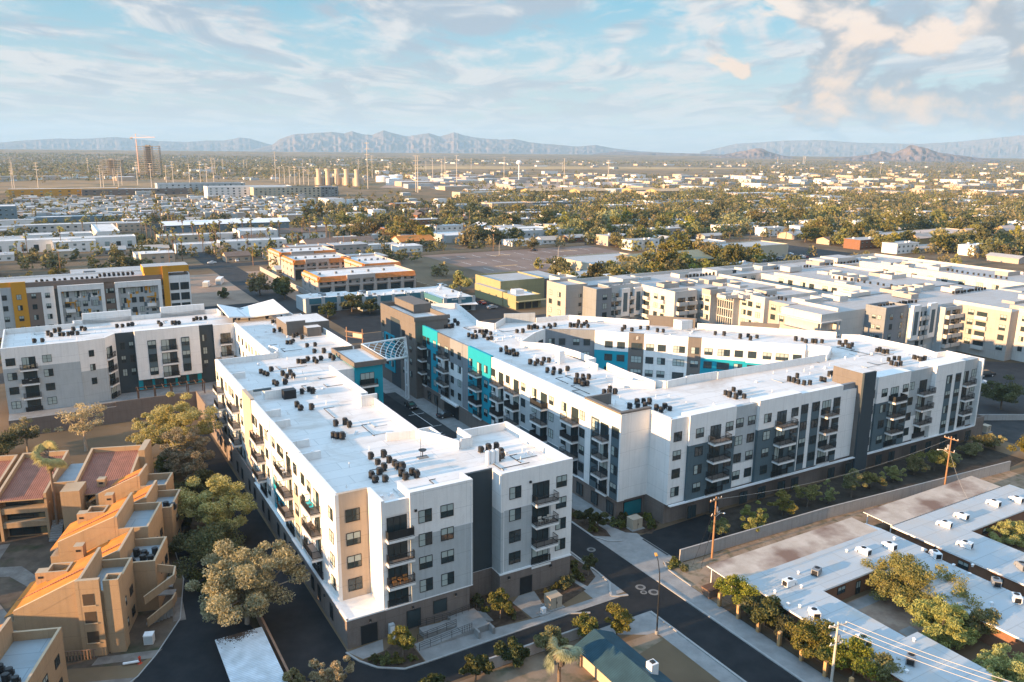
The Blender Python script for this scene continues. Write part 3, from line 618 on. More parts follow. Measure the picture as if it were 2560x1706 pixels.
cw = ((3.5, 1.9), (6.5, 1.9), (10.3, 2.6), (13.5, 1.9), (16.3, 1.9), (20.4, 2.7), (24.1, 1.9), (27.2, 1.9), (30.7, 2.8), (34.1, 1.9), (37.1, 1.9), (40.4, 1.9), (43.7, 2.8), (47, 1.9))
for a, w in cw: column(WB, fcy, a, w, (0, 1, 2, 3), .135)
for f in (fc1, fc2): column(WB, f, 1.6, 1.6, (0, 1), .09); column(WB, f, 4.2, 1.6, (0, 1), .09)
column(WB, fc3, 2.6, 2.2, (0, 1), .1)
West(70.1).bay(bw, -1, -.9, [(3.7, 3.8, M_WHITE)], 0)
# taupe corner tower at the far end of the street side
bw.box(49.0, 58, 87, 110.3, 0, 19.8, M_TAUPE, M_ROOF); bp.wall([(49, 87), (58, 87), (58, 110.3), (49, 110.3)], .35, 19.79, 20.9, M_TAUPE)
bp.box(48.6, 58.4, 86.6, 87.4, 20.0, 20.95, M_TAUPE); bp.box(53, 58, 97, 110, 19.78, 22.2, M_TAUPE)
ftw = West(49.0)
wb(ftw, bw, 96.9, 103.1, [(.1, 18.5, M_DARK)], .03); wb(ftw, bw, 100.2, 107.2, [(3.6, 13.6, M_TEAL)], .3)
for v in (90, 94.5, 108.4): column(WB, ftw, -v, 1.5, (0, 1, 2, 3), .02)
for v in (101.8, 105.2): column(WB, ftw, -v, 1.6, (1, 2, 3), .32)
# ground storey
gb = MB()
gb.prism([(50.9, 7.6), (56.9, 7.6), (56.9, 2.4), (142.9, 1.3), (148.6, .9), (149.4, 13), (141, 13.2), (140, 28), (121, 49), (91.5, 81.5), (72, 110), (58, 110), (50.9, 87)], 0, 3.7, M_POD, M_ROOF)
gb.wall([(143.4, .95), (148.7, .9), (149.5, 13)], .25, 3.69, 4.6, M_POD, closed=False)
gb.build('ground_storey', B)
for f, cols in ((West(50.88), (-10, -14.5, -19, -24, -29.5, -35, -41, -47, -80, -84)), (Fac((0, 1.9), R(-.8)), (61, 66, 73, 77.5, 82.5, 86, 96, 101, 110, 114, 121, 126, 131, 135, 140))):
    for a in cols: WB.add(f, a, .6, 1.9, 2.3, .12, 0)
gar = MB(); gar.box(0, 7.5, -.08, 0, 0, 3.3, M_RAIL); gar.box(-.3, 7.8, -.9, -.05, 3.35, 3.75, M_WHITE); gar.build('garage_entrance', B, West(50.85).pt(-74.5, 0, 0), R(-90))
for u0, u1 in ((52.5, 56.5),):
    dm = MB(); dm.box(0, u1-u0, -.06, 0, .1, 2.9, M_FRAME); dm.box(.15, u1-u0-.15, -.08, 0, .2, 2.75, mat('teal_glass', (.02, .16, .19), .12, .02, spec=.6)); dm.build('entrance_glazing', B, (u0, 7.58, 0))
trm = MB(); West(50.9).box(trm, -51, -7, 3.62, 3.8, -.2, .22, M_COP); Fac((0, 2.0), R(-.8)).box(trm, 57, 143, 3.6, 3.76, -.3, .3, M_COP); trm.build('trim', B)
pipes(B, ((53, 67, 9, 55), (60, 112, 5, 17), (110, 138, 8, 24), (90, 118, 52, 56), (60, 68, 66, 84)), 80)
conduits(B, ((54, 66, 10, 52), (60, 110, 5, 15), (112, 136, 10, 22), (90, 114, 54, 56), (60, 68, 66, 84)), 26)
sk_ = Pieces('roof_box', B); sk_.box(109.5, 113.5, 57.5, 60.5, RZ-.02, 19.6, M_WHITE, M_ROOF); sk_.box(63.2, 64.6, 44, 45.6, RZ-.02, 20.1, M_COP, M_COP)
bw.build('wall', B); WB.done()
# street canopy of white steel lattice between the two towers
cn = thing('street_canopy', 'white steel lattice canopy over the street between the teal and the taupe tower', 'canopy', XY(31, 76)+(0,), TH)
LM = mat('white_painted_steel', (.70, .74, .76), .5, .05)
lat = MB(); fr_ = MB()
P, Q, Rr, S = (Vector(p)-Vector((31, 76, 0)) for p in ((47.4, 89.6, 15.6), (47.4, 88.4, 10.8), (31, 75.6, 18.6), (31.1, 60.6, 18.5)))
def hyp(s, t): return (Rr.lerp(P, s)).lerp(S.lerp(Q, s), t)
for a, b in ((P, Q), (Q, S), (S, Rr), (Rr, P)):
    for i in range(8):
        fr_.tube(a.lerp(b, i/8), a.lerp(b, (i+1)/8), .26, LM, 6)
for k in range(-10, 20):
    for sg in (1, -1):
        prev = None
        for i in range(25):
            s = i/24; t = (k/4 + sg*s*1.4) if sg > 0 else (k/4+1 - s*1.4)
            if 0 <= t <= 1:
                c = hyp(s, t)
                if prev is not None: lat.tube(prev, c, .085, LM, 4, caps=False)
                prev = c
            else: prev = None
lat.build('lattice', cn); fr_.build('frame', cn)
for dv in (0, 1.5):
    c_ = MB(); q = Vector((47.4-31, 88.3-76+dv, 0)); c_.tube(q, q+Vector((0, 0, 15.6 if dv else 11)), .28, LM, 8); c_.build('column', cn)
br_ = MB()
for z in (3, 6.5, 9.5): br_.tube((16.4, 12.3, z), (16.4, 13.8, z+.4), .12, LM, 6)
br_.build('brace', cn)
# ================================================================ mid-distance buildings
def rect3(pl, pr, z, ang=None):
    """front edge of a roof from two photo pixels at height z -> origin, direction angle, length"""
    a = Vector(G(*pl, z)); b = Vector(G(*pr, z)); d = b-a
    return a, (math.atan2(d.y, d.x) if ang is None else R(ang)), d.length
M_OR = mat('amber_stucco', (.55, .27, .03), .85, .06, .5, .04, 9)
M_BRN = mat('brown_stucco', (.20, .155, .13), .9, .06, .5, .04, 9)
M_ROOF2 = membrane('pale_roof', (.40, .39, .38), (.30, .26, .22), .45)
M_ROOF3 = membrane('tan_roof', (.48, .44, .39), (.30, .25, .2), .5)
# ---- amber accented student housing behind the left wing
C = thing('apartment_building', 'white and brown apartment building with amber frames and patchwork panels, behind the left wing', 'building', (-160.93, 259.96, 0), R(30.04))
WC = Wins(C, 100); cw_ = MB(); cz = 17.0
cw_.box(-40, 51, .6, 17, 0, cz, M_BRN, M_ROOF2)
fC = Fac((0, .6), 0)
fC.bay(cw_, -40, -7.2, [(0, 17.6, M_WHITE)], .3); fC.bay(cw_, -7.2, -4.2, [(0, 16.4, M_LGREY), (16.4, 18, M_OR)], .2); fC.bay(cw_, -4.2, 0, [(0, 18, M_OR)], .6)
fC.bay(cw_, 0, 4.2, [(0, 14.2, M_BRN), (14.2, 16, M_WHITE)], .5); fC.bay(cw_, 4.2, 8, [(0, 16.0, M_WHITE)], .7); fC.bay(cw_, 8, 9, [(0, 15, M_DARK)], .1)
fC.box(cw_, 0, 42, 16.2, 17.6, -.5, .35, M_BRN)
for a0, a1 in ((9, 23), (26.4, 41.2)):
    fC.bay(cw_, a0, a0+.9, [(0, 14.1, M_WHITE)], 1.6); fC.bay(cw_, a1-1.1, a1, [(0, 14.1, M_WHITE)], 1.6); fC.bay(cw_, a0, a1, [(14.1, 16.0, M_WHITE)], 1.62, .5)
    fC.bay(cw_, a0+.9, a1-1.1, [(0, 14.1, M_LGREY)], .6)
fC.bay(cw_, 42.0, 43.9, [(0, 20.6, M_OR)], .8)
cw_.box(35.9, 50.9, .3, 9, 18.3, 20.6, M_OR, M_ROOF2); cw_.box(36.2, 42, .4, 8.8, 17, 18.29, M_OR); cw_.box(50.3, 50.9, 8.3, 9, 0, 18.3, M_OR)
fC.bay(cw_, 43.9, 51, [(0, 17.0, M_WHITE)], .5)
panels = [(M_OR, 0), (M_MGREY, 1), (M_OR, 0), (M_SLATE, 1)]
for a0, a1 in ((9.9, 21.9), (27.3, 40.1)):
    pn = Pieces('wall_panel', C)
    for _ in range(46):
        a = random.uniform(a0, a1-.9); z = random.choice((3.6, 5.2, 6.8, 8.4, 10, 11.4, 12.4)); m_ = random.choice((M_OR, M_MGREY, M_WHITE, M_OR, M_SLATE, M_LGREY))
        q = MB(); fC.box(q, a, a+random.choice((.55, .7, .9)), z, z+random.choice((.9, 1.5, 2.2)), .5, .62+jit(.03), m_); q.build('wall_panel', C)
for a in (-38, -35, -32, -29, -26, -23, -20, -17, -14, -11): column(WC, fC, a, 1.6, d=.32, h=1.6)
for a, d in ((-6.3, .22), (-2.2, .62), (2, .52), (6, .72), (24.2, .02), (25.4, .02), (41.6, .02)):
    for k in range(4): WC.add(fC, a-.75, 12.2-k*3.6, 1.4, 1.7, d+.01)
for a in (11.4, 14.6, 16.8, 20, 28.8, 32, 34.4, 38.2):
    for k in range(3): WC.add(fC, a-.7, 11.9-k*3.5, 1.5, 1.9, .66)
for a in (44.2, 47.6):
    for k in range(4): WC.add(fC, a, 11.8-k*3.7, 2.9, 2.6, .52, 0)
for a in (12.3, 37.6):
    bb = MB(); bb.box(0, 2.8, -1, 0, -.2, .9, M_WHITE); bb.box(0, 2.8, -1, 0, 3.1, 3.3, M_OR); bb.box(2.6, 2.8, -1, -.01, .9, 3.1, M_OR); bb.build('balcony', C, fC.pt(a-1.4, .6, 6.9))
pc = Pieces('parapet', C); pc.wall([(-40, 17), (-40, .6)], .3, cz-.01, 17.6, M_WHITE, closed=False); pc.wall([(51, .6), (51, 17), (-40, 17)], .3, cz-.01, 17.6, M_WHITE, closed=False)
cw_.box(-40, -18, 17, 62, 0, 15.8, M_WHITE, M_ROOF); cw_.box(14, 40, 17, 46, 0, 15.2, M_BRN, M_ROOF2); cw_.box(18, 22, 26, 30, 15.19, 17, M_MGREY, M_ROOF2)
cw_.build('wall', C); WC.done()
for i in range(12): 
    p = C.matrix_basis @ Vector((3.2+i*1.55+(.6 if i > 2 else 0)+(.5 if i > 5 else 0), 3.2+.2*(i % 2), 0)); cond(p.x, p.y, cz, 'black condenser unit in the row behind the brown parapet near the amber frame', 'condensers on the amber accented building', R(30))
for i in range(16):
    p = C.matrix_basis @ Vector((22.5+(i//2)*1.5, 8+2.2*(i % 2), 0)); cond(p.x, p.y, cz, 'black condenser unit in the double row beside the amber penthouse', 'condensers beside the amber penthouse', R(30))
# ---- grey and cream complex on the right
Gx = thing('apartment_complex', 'large grey and cream apartment complex with stepped fronts behind the right building', 'building', (OX, OY, 0), TH)
WG = Wins(Gx, 100); gw = MB(); gz = 15.2
M_CRM = mat('cream_stucco', (.53, .51, .48), .9, .06, .5, .04, 9, bump=.2, streak=.08)
M_GTAN = mat('grey_tan_stucco', (.38, .35, .32), .9, .06, .5, .04, 9, bump=.2, streak=.1)
gbl = [  # u0, u1, v0, v1, z, wall
 (124, 133, 131, 143, 16.3, M_GTAN), (133, 310, 131, 146, gz, M_CRM), (129.5, 137, 143, 150, 16.8, M_CRM), (131, 137.5, 123, 131, 15.6, M_MGREY), (137.5, 152, 125, 131, 15.9, M_LGREY), (152, 195, 112, 131, gz, M_CRM),
 (152, 162, 107.5, 112, 15.4, M_CRM), (164, 195, 103, 112, 15.5, M_CRM), (167.5, 195, 95.7, 103, 15.0, M_CRM), (170, 195, 85, 95.7, 15.5, M_CRM), (172, 262, 77, 85, gz, M_GTAN), (176, 262, 62, 77, 14.9, M_CRM),
 (189, 200, 55, 62, 15.6, M_MGREY), (200, 262, 54, 62, 15.3, M_LGREY), (213, 222, 51, 54, 14.2, M_LGREY), (222, 300, 36, 54, 15.4, M_GTAN), (226, 300, 20, 36, 15.6, M_CRM), (218, 262, 85, 124, gz, M_CRM), (218, 262, 124, 131, gz-.3, M_CRM), (279, 310, 54, 131, gz, M_CRM), (262, 279, 54, 62, gz-.2, M_LGREY)]
for (u0, u1, v0, v1, z, m_) in gbl:
    gw.box(u0+jit(.01), u1, v0+jit(.01), v1, 0, z, m_, M_ROOF2)
gp = Pieces('parapet', Gx)
for (u0, u1, v0, v1, z, m_) in gbl:
    if u1-u0 < 30: gp.wall([(u0, v0), (u1, v0), (u1, v1), (u0, v1)], .3, z-.01, z+.75, m_)
for a, b in (((152, 131), (152, 112)), ((195, 131), (195, 85)), ((218, 85), (218, 124)), ((262, 85), (262, 131)), ((279, 131), (279, 62)), ((310, 54), (310, 146)), ((310, 146), (133, 146)), ((176, 77), (176, 62)), ((222, 54), (222, 36)), ((226, 36), (226, 20)), ((300, 36), (300, 54))):
    gp.wall([a, b], .3, gz-.011, 16.2, M_CRM, closed=False)
# scattered taller parapet boxes on the roofs
for _ in range(66):
    r_ = (226, 296, 22, 50) if _ > 53 else random.choice(((150, 300, 133, 144), (172, 258, 64, 84), (220, 260, 86, 126), (281, 307, 60, 128), (226, 296, 22, 50), (155, 192, 90, 128)))
    u = random.uniform(r_[0], r_[1]-8); v = random.uniform(r_[2], r_[3]-5); du, dv = random.choice(((7, 4), (4, 7), (9, 5), (5, 5))); z = gz+random.uniform(.9, 1.7)
    pts = [(u, v), (u+du, v), (u+du, v+dv), (u, v+dv)]
    gp.wall(pts, .28, gz-.012, z, random.choice((M_CRM, M_CRM, M_LGREY, M_GTAN)), skip=random.choice(((), (1,), (2,), (1, 2))))
for (u0, u1, v0, v1, z) in ((196, 204, 133, 141, 17), (268, 280, 134, 143, 17.6), (262, 274, 136, 144, 16.9), (229, 236, 126, 131, 17.2), (150, 157, 133, 141, 17)): gp.box(u0, u1, v0, v1, gz-.02, z, M_CRM, M_ROOF2)
gw.build('wall', Gx)
GF = (12.2, 9.1, 6.0, 2.9)
def gcol(f, a, w=1.9, h=1.7, d=.02, fl=(0, 1, 2, 3)):
    for k in fl: WG.add(f, a-w/2, GF[k]+.2, w, h, d)
gbal = MB()
def gbalc(f, a0, a1, d=.02, dp=1.2):
    for k in range(4):
        WG.add(f, a0+.3, GF[k]-.55, a1-a0-.6, 2.2, d, 0)
        bb = MB(); bb.box(0, a1-a0, -dp, 0, -.25, .0, M_CRM); bb.box(0, a1-a0, -dp, -dp+.12, 0, 1.0, M_CRM); bb.box(0, .12, -dp+.12, 0, 0, .98, M_CRM); bb.box(a1-a0-.12, a1-a0, -dp+.12, 0, 0, .98, M_CRM)
        bb.build('balcony', Gx, f.pt(a0, d, GF[k]-.6), f.rot)
gcol(West(124), -140.5); gcol(West(124), -135); gcol(West(129.5), -146); S_ = lambda v: Fac((0, v), 0)
gcol(S_(131), 130, 1.2, 1.2); gcol(S_(123), 134.6, 1.9, 1.9); gcol(S_(125), 139.3); 
for a in (144.5, 150.2):
    fr2 = MB(); fr2.box(0, 3.6, -.9, 0, 0, 9.8, M_WHITE); fr2.box(.8, 2.6, -.93, -.8, 1.6, 8.3, M_SLATE); fr2.build('bay_frame', Gx, S_(125).pt(a-1.8, .01, 5.6))
gbalc(S_(125), 140.4, 142.4); gbalc(S_(125), 146.5, 148.3); gbalc(West(152), -123.5, -120); gcol(West(152), -117); gbalc(West(152), -114.6, -112.2, dp=.9); gbalc(S_(107.5), 153, 157); gbalc(S_(107.5), 157.6, 161.4)
for v in (110.8, 107.4, 104.6): gcol(West(164), -v)
for v in (93.6, 91, 87.5): gcol(West(170), -v)
gcol(West(172), -83); gcol(West(172), -79.5); gcol(S_(77), 175, 1.1, 1.2, fl=(0, 1)); gcol(S_(77), 178.6, 1.1, 1.2, fl=(0, 1))
st = MB(); fst = West(167.5)
for k in range(5): fst.box(st, -103, -95.8, 2+k*2.8, 2.3+k*2.8, .05, .35, M_CRM)
for k in range(8): fst.box(st, -103+k*1.0, -102.75+k*1.0, .5, 15, .02, .33, M_CRM)
fst.box(st, -103, -95.8, .5, 14.9, .0, .03, M_DARK); st.box(165.5, 180, 95, 104, 15.25, 15.6, M_CRM, M_ROOF2); st.build('stair_screen', Gx)
pb = MB(); pb.box(166.5, 176, 60, 76.5, 12.6, 12.95, M_CRM); pb.box(167.5, 176, 61, 76, 12.96, 15.2, M_CRM, M_ROOF2); pb.box(166.8, 176, 60.3, 76.3, 8.2, 8.6, M_WHITE); pb.box(166.8, 167, 60.4, 76.2, 8.6, 9.7, M_GTAN)
pb.box(167, 175.8, 60.3, 60.5, 8.6, 9.7, M_LGREY); pb.box(168, 176, 62, 76, 0, 8.2, M_LGREY); pb.box(169.5, 176, 63.5, 76, 8.6, 12.6, M_CRM)
for u, v in ((166.9, 60.4), (175.5, 60.4), (166.9, 76)): pb.box(u, u+.3, v, v+.3, 0, 12.6, M_LGREY)
pb.build('corner_porch', Gx)
gcol(West(189), -58.8, 1.3, 1.3); gcol(West(189), -57, 1.3, 1.3); gcol(S_(55), 192, 1.4, 1.8); gcol(S_(55), 197, 1.4, 1.8)
for a in (201.5, 210):
    fr2 = MB(); fr2.box(0, 3.8, -1.0, 0, 0, 11, M_WHITE); fr2.box(.9, 2.8, -1.03, -.9, 1.6, 9, M_SLATE); fr2.build('bay_frame', Gx, S_(54).pt(a-1.8, .01, 5.3))
gbalc(S_(54), 203.6, 206); gbalc(S_(54), 206.6, 208.3); gbalc(S_(51), 213.4, 216); gbalc(S_(51), 216.6, 221.4)
gcol(West(222), -48); gbalc(West(222), -46.4, -42.6, dp=.8); gcol(West(222), -38); gcol(West(226), -34, 1.3, 1.5); gcol(West(226), -30, 2.6, 2.0); gcol(West(226), -25, 2.6, 2.0)
for v in (120.5, 116, 110, 106, 100, 96, 91): gcol(West(218), -v, 2.2, 1.8, fl=(0, 1))
for u in (199, 204, 209, 214): gcol(S_(131), u, 2.2, 1.8, fl=(0, 1))
for u in (264, 268, 272, 276): gcol(S_(131), u, 2.2, 1.8, fl=(0, 1))
for v in (118, 112, 105, 98, 92, 85, 78, 72): gcol(West(279), -v, 2.4, 1.7, fl=(0, 1))
WG.done()
def condrow(p0, p1, n, z, label, group, rz=None, jt=.25):
    for i in range(n):
        t = i/max(1, n-1); u = p0[0]+(p1[0]-p0[0])*t+random.uniform(-jt, jt); v = p0[1]+(p1[1]-p0[1])*t+random.uniform(-jt, jt)
        cond(*XY(u, v), z, label, group, rz)
for (a, b, n, lb) in (((182, 134.5), (208, 135), 16, 'in the long row on the far roof of the grey complex'), ((229, 134), (249, 132.5), 12, 'in the second row on the far roof of the grey complex'), ((259, 133), (283, 133.5), 12, 'in the far row by the low white penthouse'),
        ((176, 92), (176.5, 82), 7, 'in the row above the lit tan block'), ((231, 107), (233, 76), 13, 'in the row along the middle wing of the complex'), ((192, 60), (211, 60), 13, 'in the row behind the grey projecting block'),
        ((291, 103), (290, 74), 14, 'in the row on the far right wing of the complex'), ((238, 64), (257, 64), 12, 'in the row on the near right roof of the complex'), ((150, 128), (139, 128), 8, 'in the row behind the white framed bays')):
    condrow(a, b, n, gz, 'black condenser unit '+lb, 'condensers '+lb)
# ================================================================ condensers on the two white buildings (photo positions put on the roof at 18 m)
def Z5(x, y): return (850+x/2.736, 700+y/2.736)
def Z6(x, y): return (1700+x/2.736, 700+y/2.736)
def Z4(x, y): return (x/2.736, 700+y/2.736)
CL = [
 (Z5, 'in the big cluster behind the tan face of the near corner', [(210,1225),(257,1262),(298,1212),(335,1250),(372,1270),(395,1292),(425,1300),(300,1305),(215,1355),(240,1385),(270,1330),(308,1380),(418,1342),(447,1365),(492,1335),(524,1352)]),
 (Z5, 'round the pale vent ducts on the near corner block', [(963,1178),(1014,1170),(1068,1158),(1100,1190),(1107,1220),(1083,1240)]),
 (Z5, 'in the pair of pairs at the middle of the left roof', [(35,990),(63,1008),(15,1090),(-20,1085),(-30,1000),(-45,1080)]),
 (Z4, 'beside the roof hatch, nearer cluster', [(2030,870),(2055,892),(2130,888),(2065,780),(2115,765),(2138,778)]),
 (Z4, 'in the clusters just past the roof hatch', [(1785,640),(1808,650),(1828,657),(1855,625),(1933,655),(1960,675),(1985,650),(2005,672),(1875,715),(1892,725),(1950,715)]),
 (Z4, 'in the long line below the penthouse', [(2040,570),(2065,572),(2085,570),(2105,556),(2150,560),(2165,570),(2195,550),(2260,535),(2280,550),(2100,460),(2155,455),(2150,500),(2215,500)]),
 (Z4, 'crowded in front of the penthouse', [(1875,360),(1915,355),(1940,362),(1965,372),(2010,395),(2030,385),(2065,405),(1965,440),(1990,440),(2005,428)]),
 (Z4, 'near the butterfly canopy', [(1865,297),(1890,298),(1910,290),(1825,265),(1845,245),(1665,252),(1695,254),(1730,254),(1605,274),(1632,274)]),
 (Z4, 'along the rear parapet of the left wing', [(1325,282),(1345,275),(1372,275),(1405,272),(1180,305),(1200,308),(1225,305),(1085,300),(1100,318),(800,327),(838,325),(878,318),(905,315),(560,345),(582,348)]),
 (Z4, 'at the far left end of the left wing', [(330,380),(350,390),(375,362),(407,355),(410,384),(432,384),(468,382),(495,378),(502,352),(530,377),(235,430),(290,426)]),
 (Z5, 'beside the taupe tower roof', [(620,332),(650,330),(635,320),(720,332),(740,292),(750,332),(770,327),(785,292),(805,312)]),
 (Z5, 'in the big cluster above the teal bays', [(880,390),(905,402),(925,365),(930,402),(955,362),(975,372),(1000,367),(1030,377),(985,395),(1010,412),(1035,410)]),
 (Z5, 'along the bend of the courtyard roof', [(1210,362),(1250,362),(1290,337),(1310,340),(1330,332),(1350,337),(1395,340),(1430,320),(1440,335),(1470,320)]),
 (Z5, 'in the dense cluster over the charcoal courtyard wall', [(1575,324),(1600,322),(1620,327),(1630,302),(1650,327),(1670,312),(1695,327),(1685,300)]),
 (Z5, 'in the spaced row on the courtyard far wing', [(1930,352),(1945,337),(1995,352),(2055,337),(2105,342),(2170,357),(2210,360)]),
 (Z5, 'in the cluster behind the first street balconies', [(1100,492),(1135,482),(1140,507),(1160,512),(1185,502),(1190,522),(1212,522)]),
 (Z5, 'beside the tall pale duct box', [(1300,577),(1335,587),(1350,572),(1380,584),(1393,557),(1428,564),(1417,634),(1462,627),(1457,650),(1505,642),(1555,622)]),
 (Z5, 'in the cluster at the middle of the street roof', [(1620,672),(1612,710),(1640,714),(1660,677),(1665,702),(1700,680),(1660,727),(1690,724)]),
 (Z5, 'in the foursome near the street corner', [(1805,780),(1845,757),(1840,784),(1880,780)]),
 (Z5, 'inside the brown capped corner', [(1980,880),(2030,852),(2035,874),(2075,842),(2115,850),(2085,877),(2162,894),(2195,907),(2220,882),(2255,894)]),
 (Z6, 'along the far right parapet', [(240,377),(300,382),(410,402),(465,392),(480,414),(525,400),(790,417),(835,420),(860,432),(905,432),(928,434),(970,432)]),
 (Z6, 'bunched at the blue shaded roof bend', [(1090,442),(1112,457),(1132,442),(1150,467),(1176,457),(1163,470)]),
 (Z6, 'toward the right end of the alley roof', [(1345,492),(1364,492),(1390,504),(1417,504),(1425,557),(1445,582),(1465,547),(1477,590),(1497,552),(1507,587),(1600,542),(1622,547),(1645,557),(1672,554)]),
 (Z6, 'in the cluster above the second slate bay', [(310,787),(337,802),(365,762),(380,814),(407,787),(437,810)]),
 (Z6, 'in the group left of the taupe stair tower', [(745,694),(777,702),(800,672),(807,712),(847,720),(887,717),(965,692),(987,697),(1020,662),(1037,652)])]
for zf, lb, pts in CL:
    for (x, y) in pts:
        g = G(*zf(x, y), RZ+.02); cond(g[0], g[1], RZ, 'black condenser unit '+lb, 'condensers '+lb)
dd = thing('roof_duct', 'pair of pale round vent ducts standing by the condensers on the near corner roof', 'roof duct', G(*Z5(1010, 1262), RZ)+(RZ,), TH)
for i in range(3):
    b = MB(); b.lathe((i*.75, 0, 0), [(.33, -.02), (.33, 1.9), (.24, 2.05)], M_COP, 12); b.build('duct', dd)
dh = thing('satellite_dish', 'grey satellite dish on a flat mount on the near corner roof', 'dish', G(*Z5(565, 1215), RZ)+(RZ,), TH)
b = MB(); b.box(-.8, .8, -.5, .5, -.01, .12, M_CONC); b.tube((0, 0, .1), (0, 0, .9), .06, M_RAIL); b.tube((-.2, .2, 0), (-.2, .2, 3.6), .03, M_RAIL, 5); b.build('mount', dh)
b = MB(); b.lathe((0, 0, .9), [(.06, 0), (.45, .12), (.62, .3)], M_RAIL, 14); b.build('dish', dh)
# ================================================================ ground, street, alley
def sheet(name, pts, z, m, kind='structure', **kw):
    b = MB(); b.face([XY(*p)+(z,) for p in pts], m); o = b.build(name, kind=kind); return o
def rect(u0, u1, v0, v1): return [(u0, v0), (u1, v0), (u1, v1), (u0, v1)]
def kerbline(name, pts, w=.16, h=.13):
    b = MB()
    for a, c in zip(pts, pts[1:]):
        a = Vector(XY(*a)); c = Vector(XY(*c)); d = (c-a).normalized(); n = Vector((-d.y, d.x))*w/2
        b.hexa([tuple(a-n)+(0,), tuple(c-n)+(0,), tuple(c+n)+(0,), tuple(a+n)+(0,), tuple(a-n)+(h,), tuple(c-n)+(h,), tuple(c+n)+(h,), tuple(a+n)+(h,)], M_KERB)
    b.build(name, kind='structure')
sheet('pavement', rect(33, 51, -11.4, 152), .012, M_CONC)
sheet('pavement', [(24, -10.6), (33, -10.6), (38, -12), (38.4, -60), (35.4, -60), (35.4, -22), (30, -18.8), (27.8, -16.9), (27.8, -12)], .016, M_CONC)
sheet('pavement', rect(43.5, 47.2, -60, -11.4), .014, M_CONC)
sheet('street', rect(37.9, 43.8, -60, 152), .03, M_ASPHN)
sheet('street', rect(34.5, 37.9, 20, 95), .028, M_ASPH)
sheet('street', rect(43.8, 46.5, 56, 95), .028, M_ASPH)
sheet('alley', [(-30, -17.0), (38.1, -17.0), (38.1, -12.2), (6.8, -12.2), (3.9, -12.1), (1.1, -10.2), (-.3, -8), (-1.0, -5.5), (-1.3, 90), (-8.6, 90), (-8.6, -9), (-30, -9)], .024, M_ASPHN)
sheet('courtyard_driveway', [(-8.6, -30), (-8.6, 64), (-12, 75), (-16.2, 66), (-15.6, 50), (-16.0, 23), (-18, 12.5), (-21.8, 5.5), (-24.2, 2), (-31, -4), (-31, -30)], .02, M_ASPHN)
sheet('tree_strip', [(-8.7, -9), (-8.7, 66), (-12.6, 66), (-12.2, 30), (-11.6, 14), (-9.7, 4), (-9.7, -9)], .03, blend2('leaf_litter', (.05, .038, .026), (.13, .095, .06), .5, .35, .65, .98, (.035, .04, .02), .25))
kerbline('kerb', [(-15.9, 66), (-15.4, 50), (-15.9, 23), (-17.9, 12.5), (-21.7, 5.6), (-24.1, 2.2), (-31, -3.8)], .14, .1)
kerbline('kerb', [(37.8, -12.4), (36.6, -12.0), (35.6, -11.4), (36.3, -10.2), (37.6, -8.4), (37.8, -5), (37.8, 20)], .3); kerbline('kerb', [(37.85, -17.2), (37.9, -60)], .3)
kerbline('kerb', [(43.9, 56), (43.9, 4.5), (45.2, 1.9), (47.2, .9)], .3); kerbline('kerb', [(44.0, -11.4), (44.0, -60)], .3); kerbline('kerb', [(49.6, -9.0), (48.6, -7.6), (47.6, -9.4), (47.4, -12), (47.3, -15)], .2)
kerbline('kerb', [(-1.2, -5.6), (-.4, -8), (1.1, -10.3), (3.9, -12.2), (6.8, -12.3), (12, -12.25), (21.6, -12.2), (28, -12.2), (30.5, -13.4)], .25, .15)
sheet('pavement', [(6.7, -12.1), (6.7, -9), (12, -5.2), (16.5, -5.2), (17.2, -10), (24, -10.8), (30, -11), (30, -12.1)], .02, M_CONC)
sheet('pavement', [(-1, -5.5), (3.8, -5.1), (3, -7.5), (.2, -7.8)], .02, M_CONC); sheet('pavement', [(23.0, -10.6), (22.6, -6), (24.2, -4.9), (26.8, -4.9), (25.6, -10.6)], .022, M_CONC)
sheet('planting_bed', [(-.2, -8), (3, -7.6), (6.5, -5.2), (6.6, -12.1), (3.9, -12), (1.1, -10.1)], .018, M_MULCH); sheet('planting_bed', [(17, -2.4), (17, -10), (22.6, -10.2), (22.6, -4.9), (21, -2.4)], .018, M_MULCH)
sheet('planting_bed', [(26.8, -4.9), (33, -4.9), (33.5, -8.2), (26, -10.5)], .026, M_MULCH); sheet('planting_bed', [(33.3, -3.6), (34.2, -7.6), (36.8, -6), (37.4, -4), (37.3, 6), (33.3, 6)], .026, M_MULCH)
sheet('planting_bed', [(44.2, 4.6), (46.5, 3), (47.2, 5.2), (47, 30), (44.2, 30)], .026, M_MULCH); sheet('planting_bed', [(48.4, 7.4), (50.8, 7.4), (56.8, 7.2), (56.8, 3), (53, .5), (49.5, 3)], .026, M_MULCH)
sheet('planting_bed', [(48.0, -8.0), (48.8, -7.4), (51, -9), (51, -14), (48, -15)], .024, M_DIRT); sheet('planting_bed', [(28.5, -21), (35, -21.2), (35.1, -23), (28.7, -24.2)], .024, M_DIRT)
sheet('parking_lot', [(50.8, 1.0), (50.8, -8.2), (60, -8.6), (66, -3.5), (66, 1.6)], .02, M_ASPHN); sheet('gravel_strip', [(60, -8.7), (83, -9.3), (133, -12.8), (142, -12), (142, .6), (66, 1.4), (66, -3.5)], .008, blend2('dark_gravel', (.032, .027, .022), (.075, .062, .05), .8, .3, .7))
sheet('parking_lot', [(143, 13.4), (149.6, 13.2), (149.3, -3), (151, -12), (196, -20), (260, 0), (222, 34), (205, 50), (160, 95), (122, 120), (95, 105), (93, 83), (122, 50), (141, 30)], .006, M_ASPH)
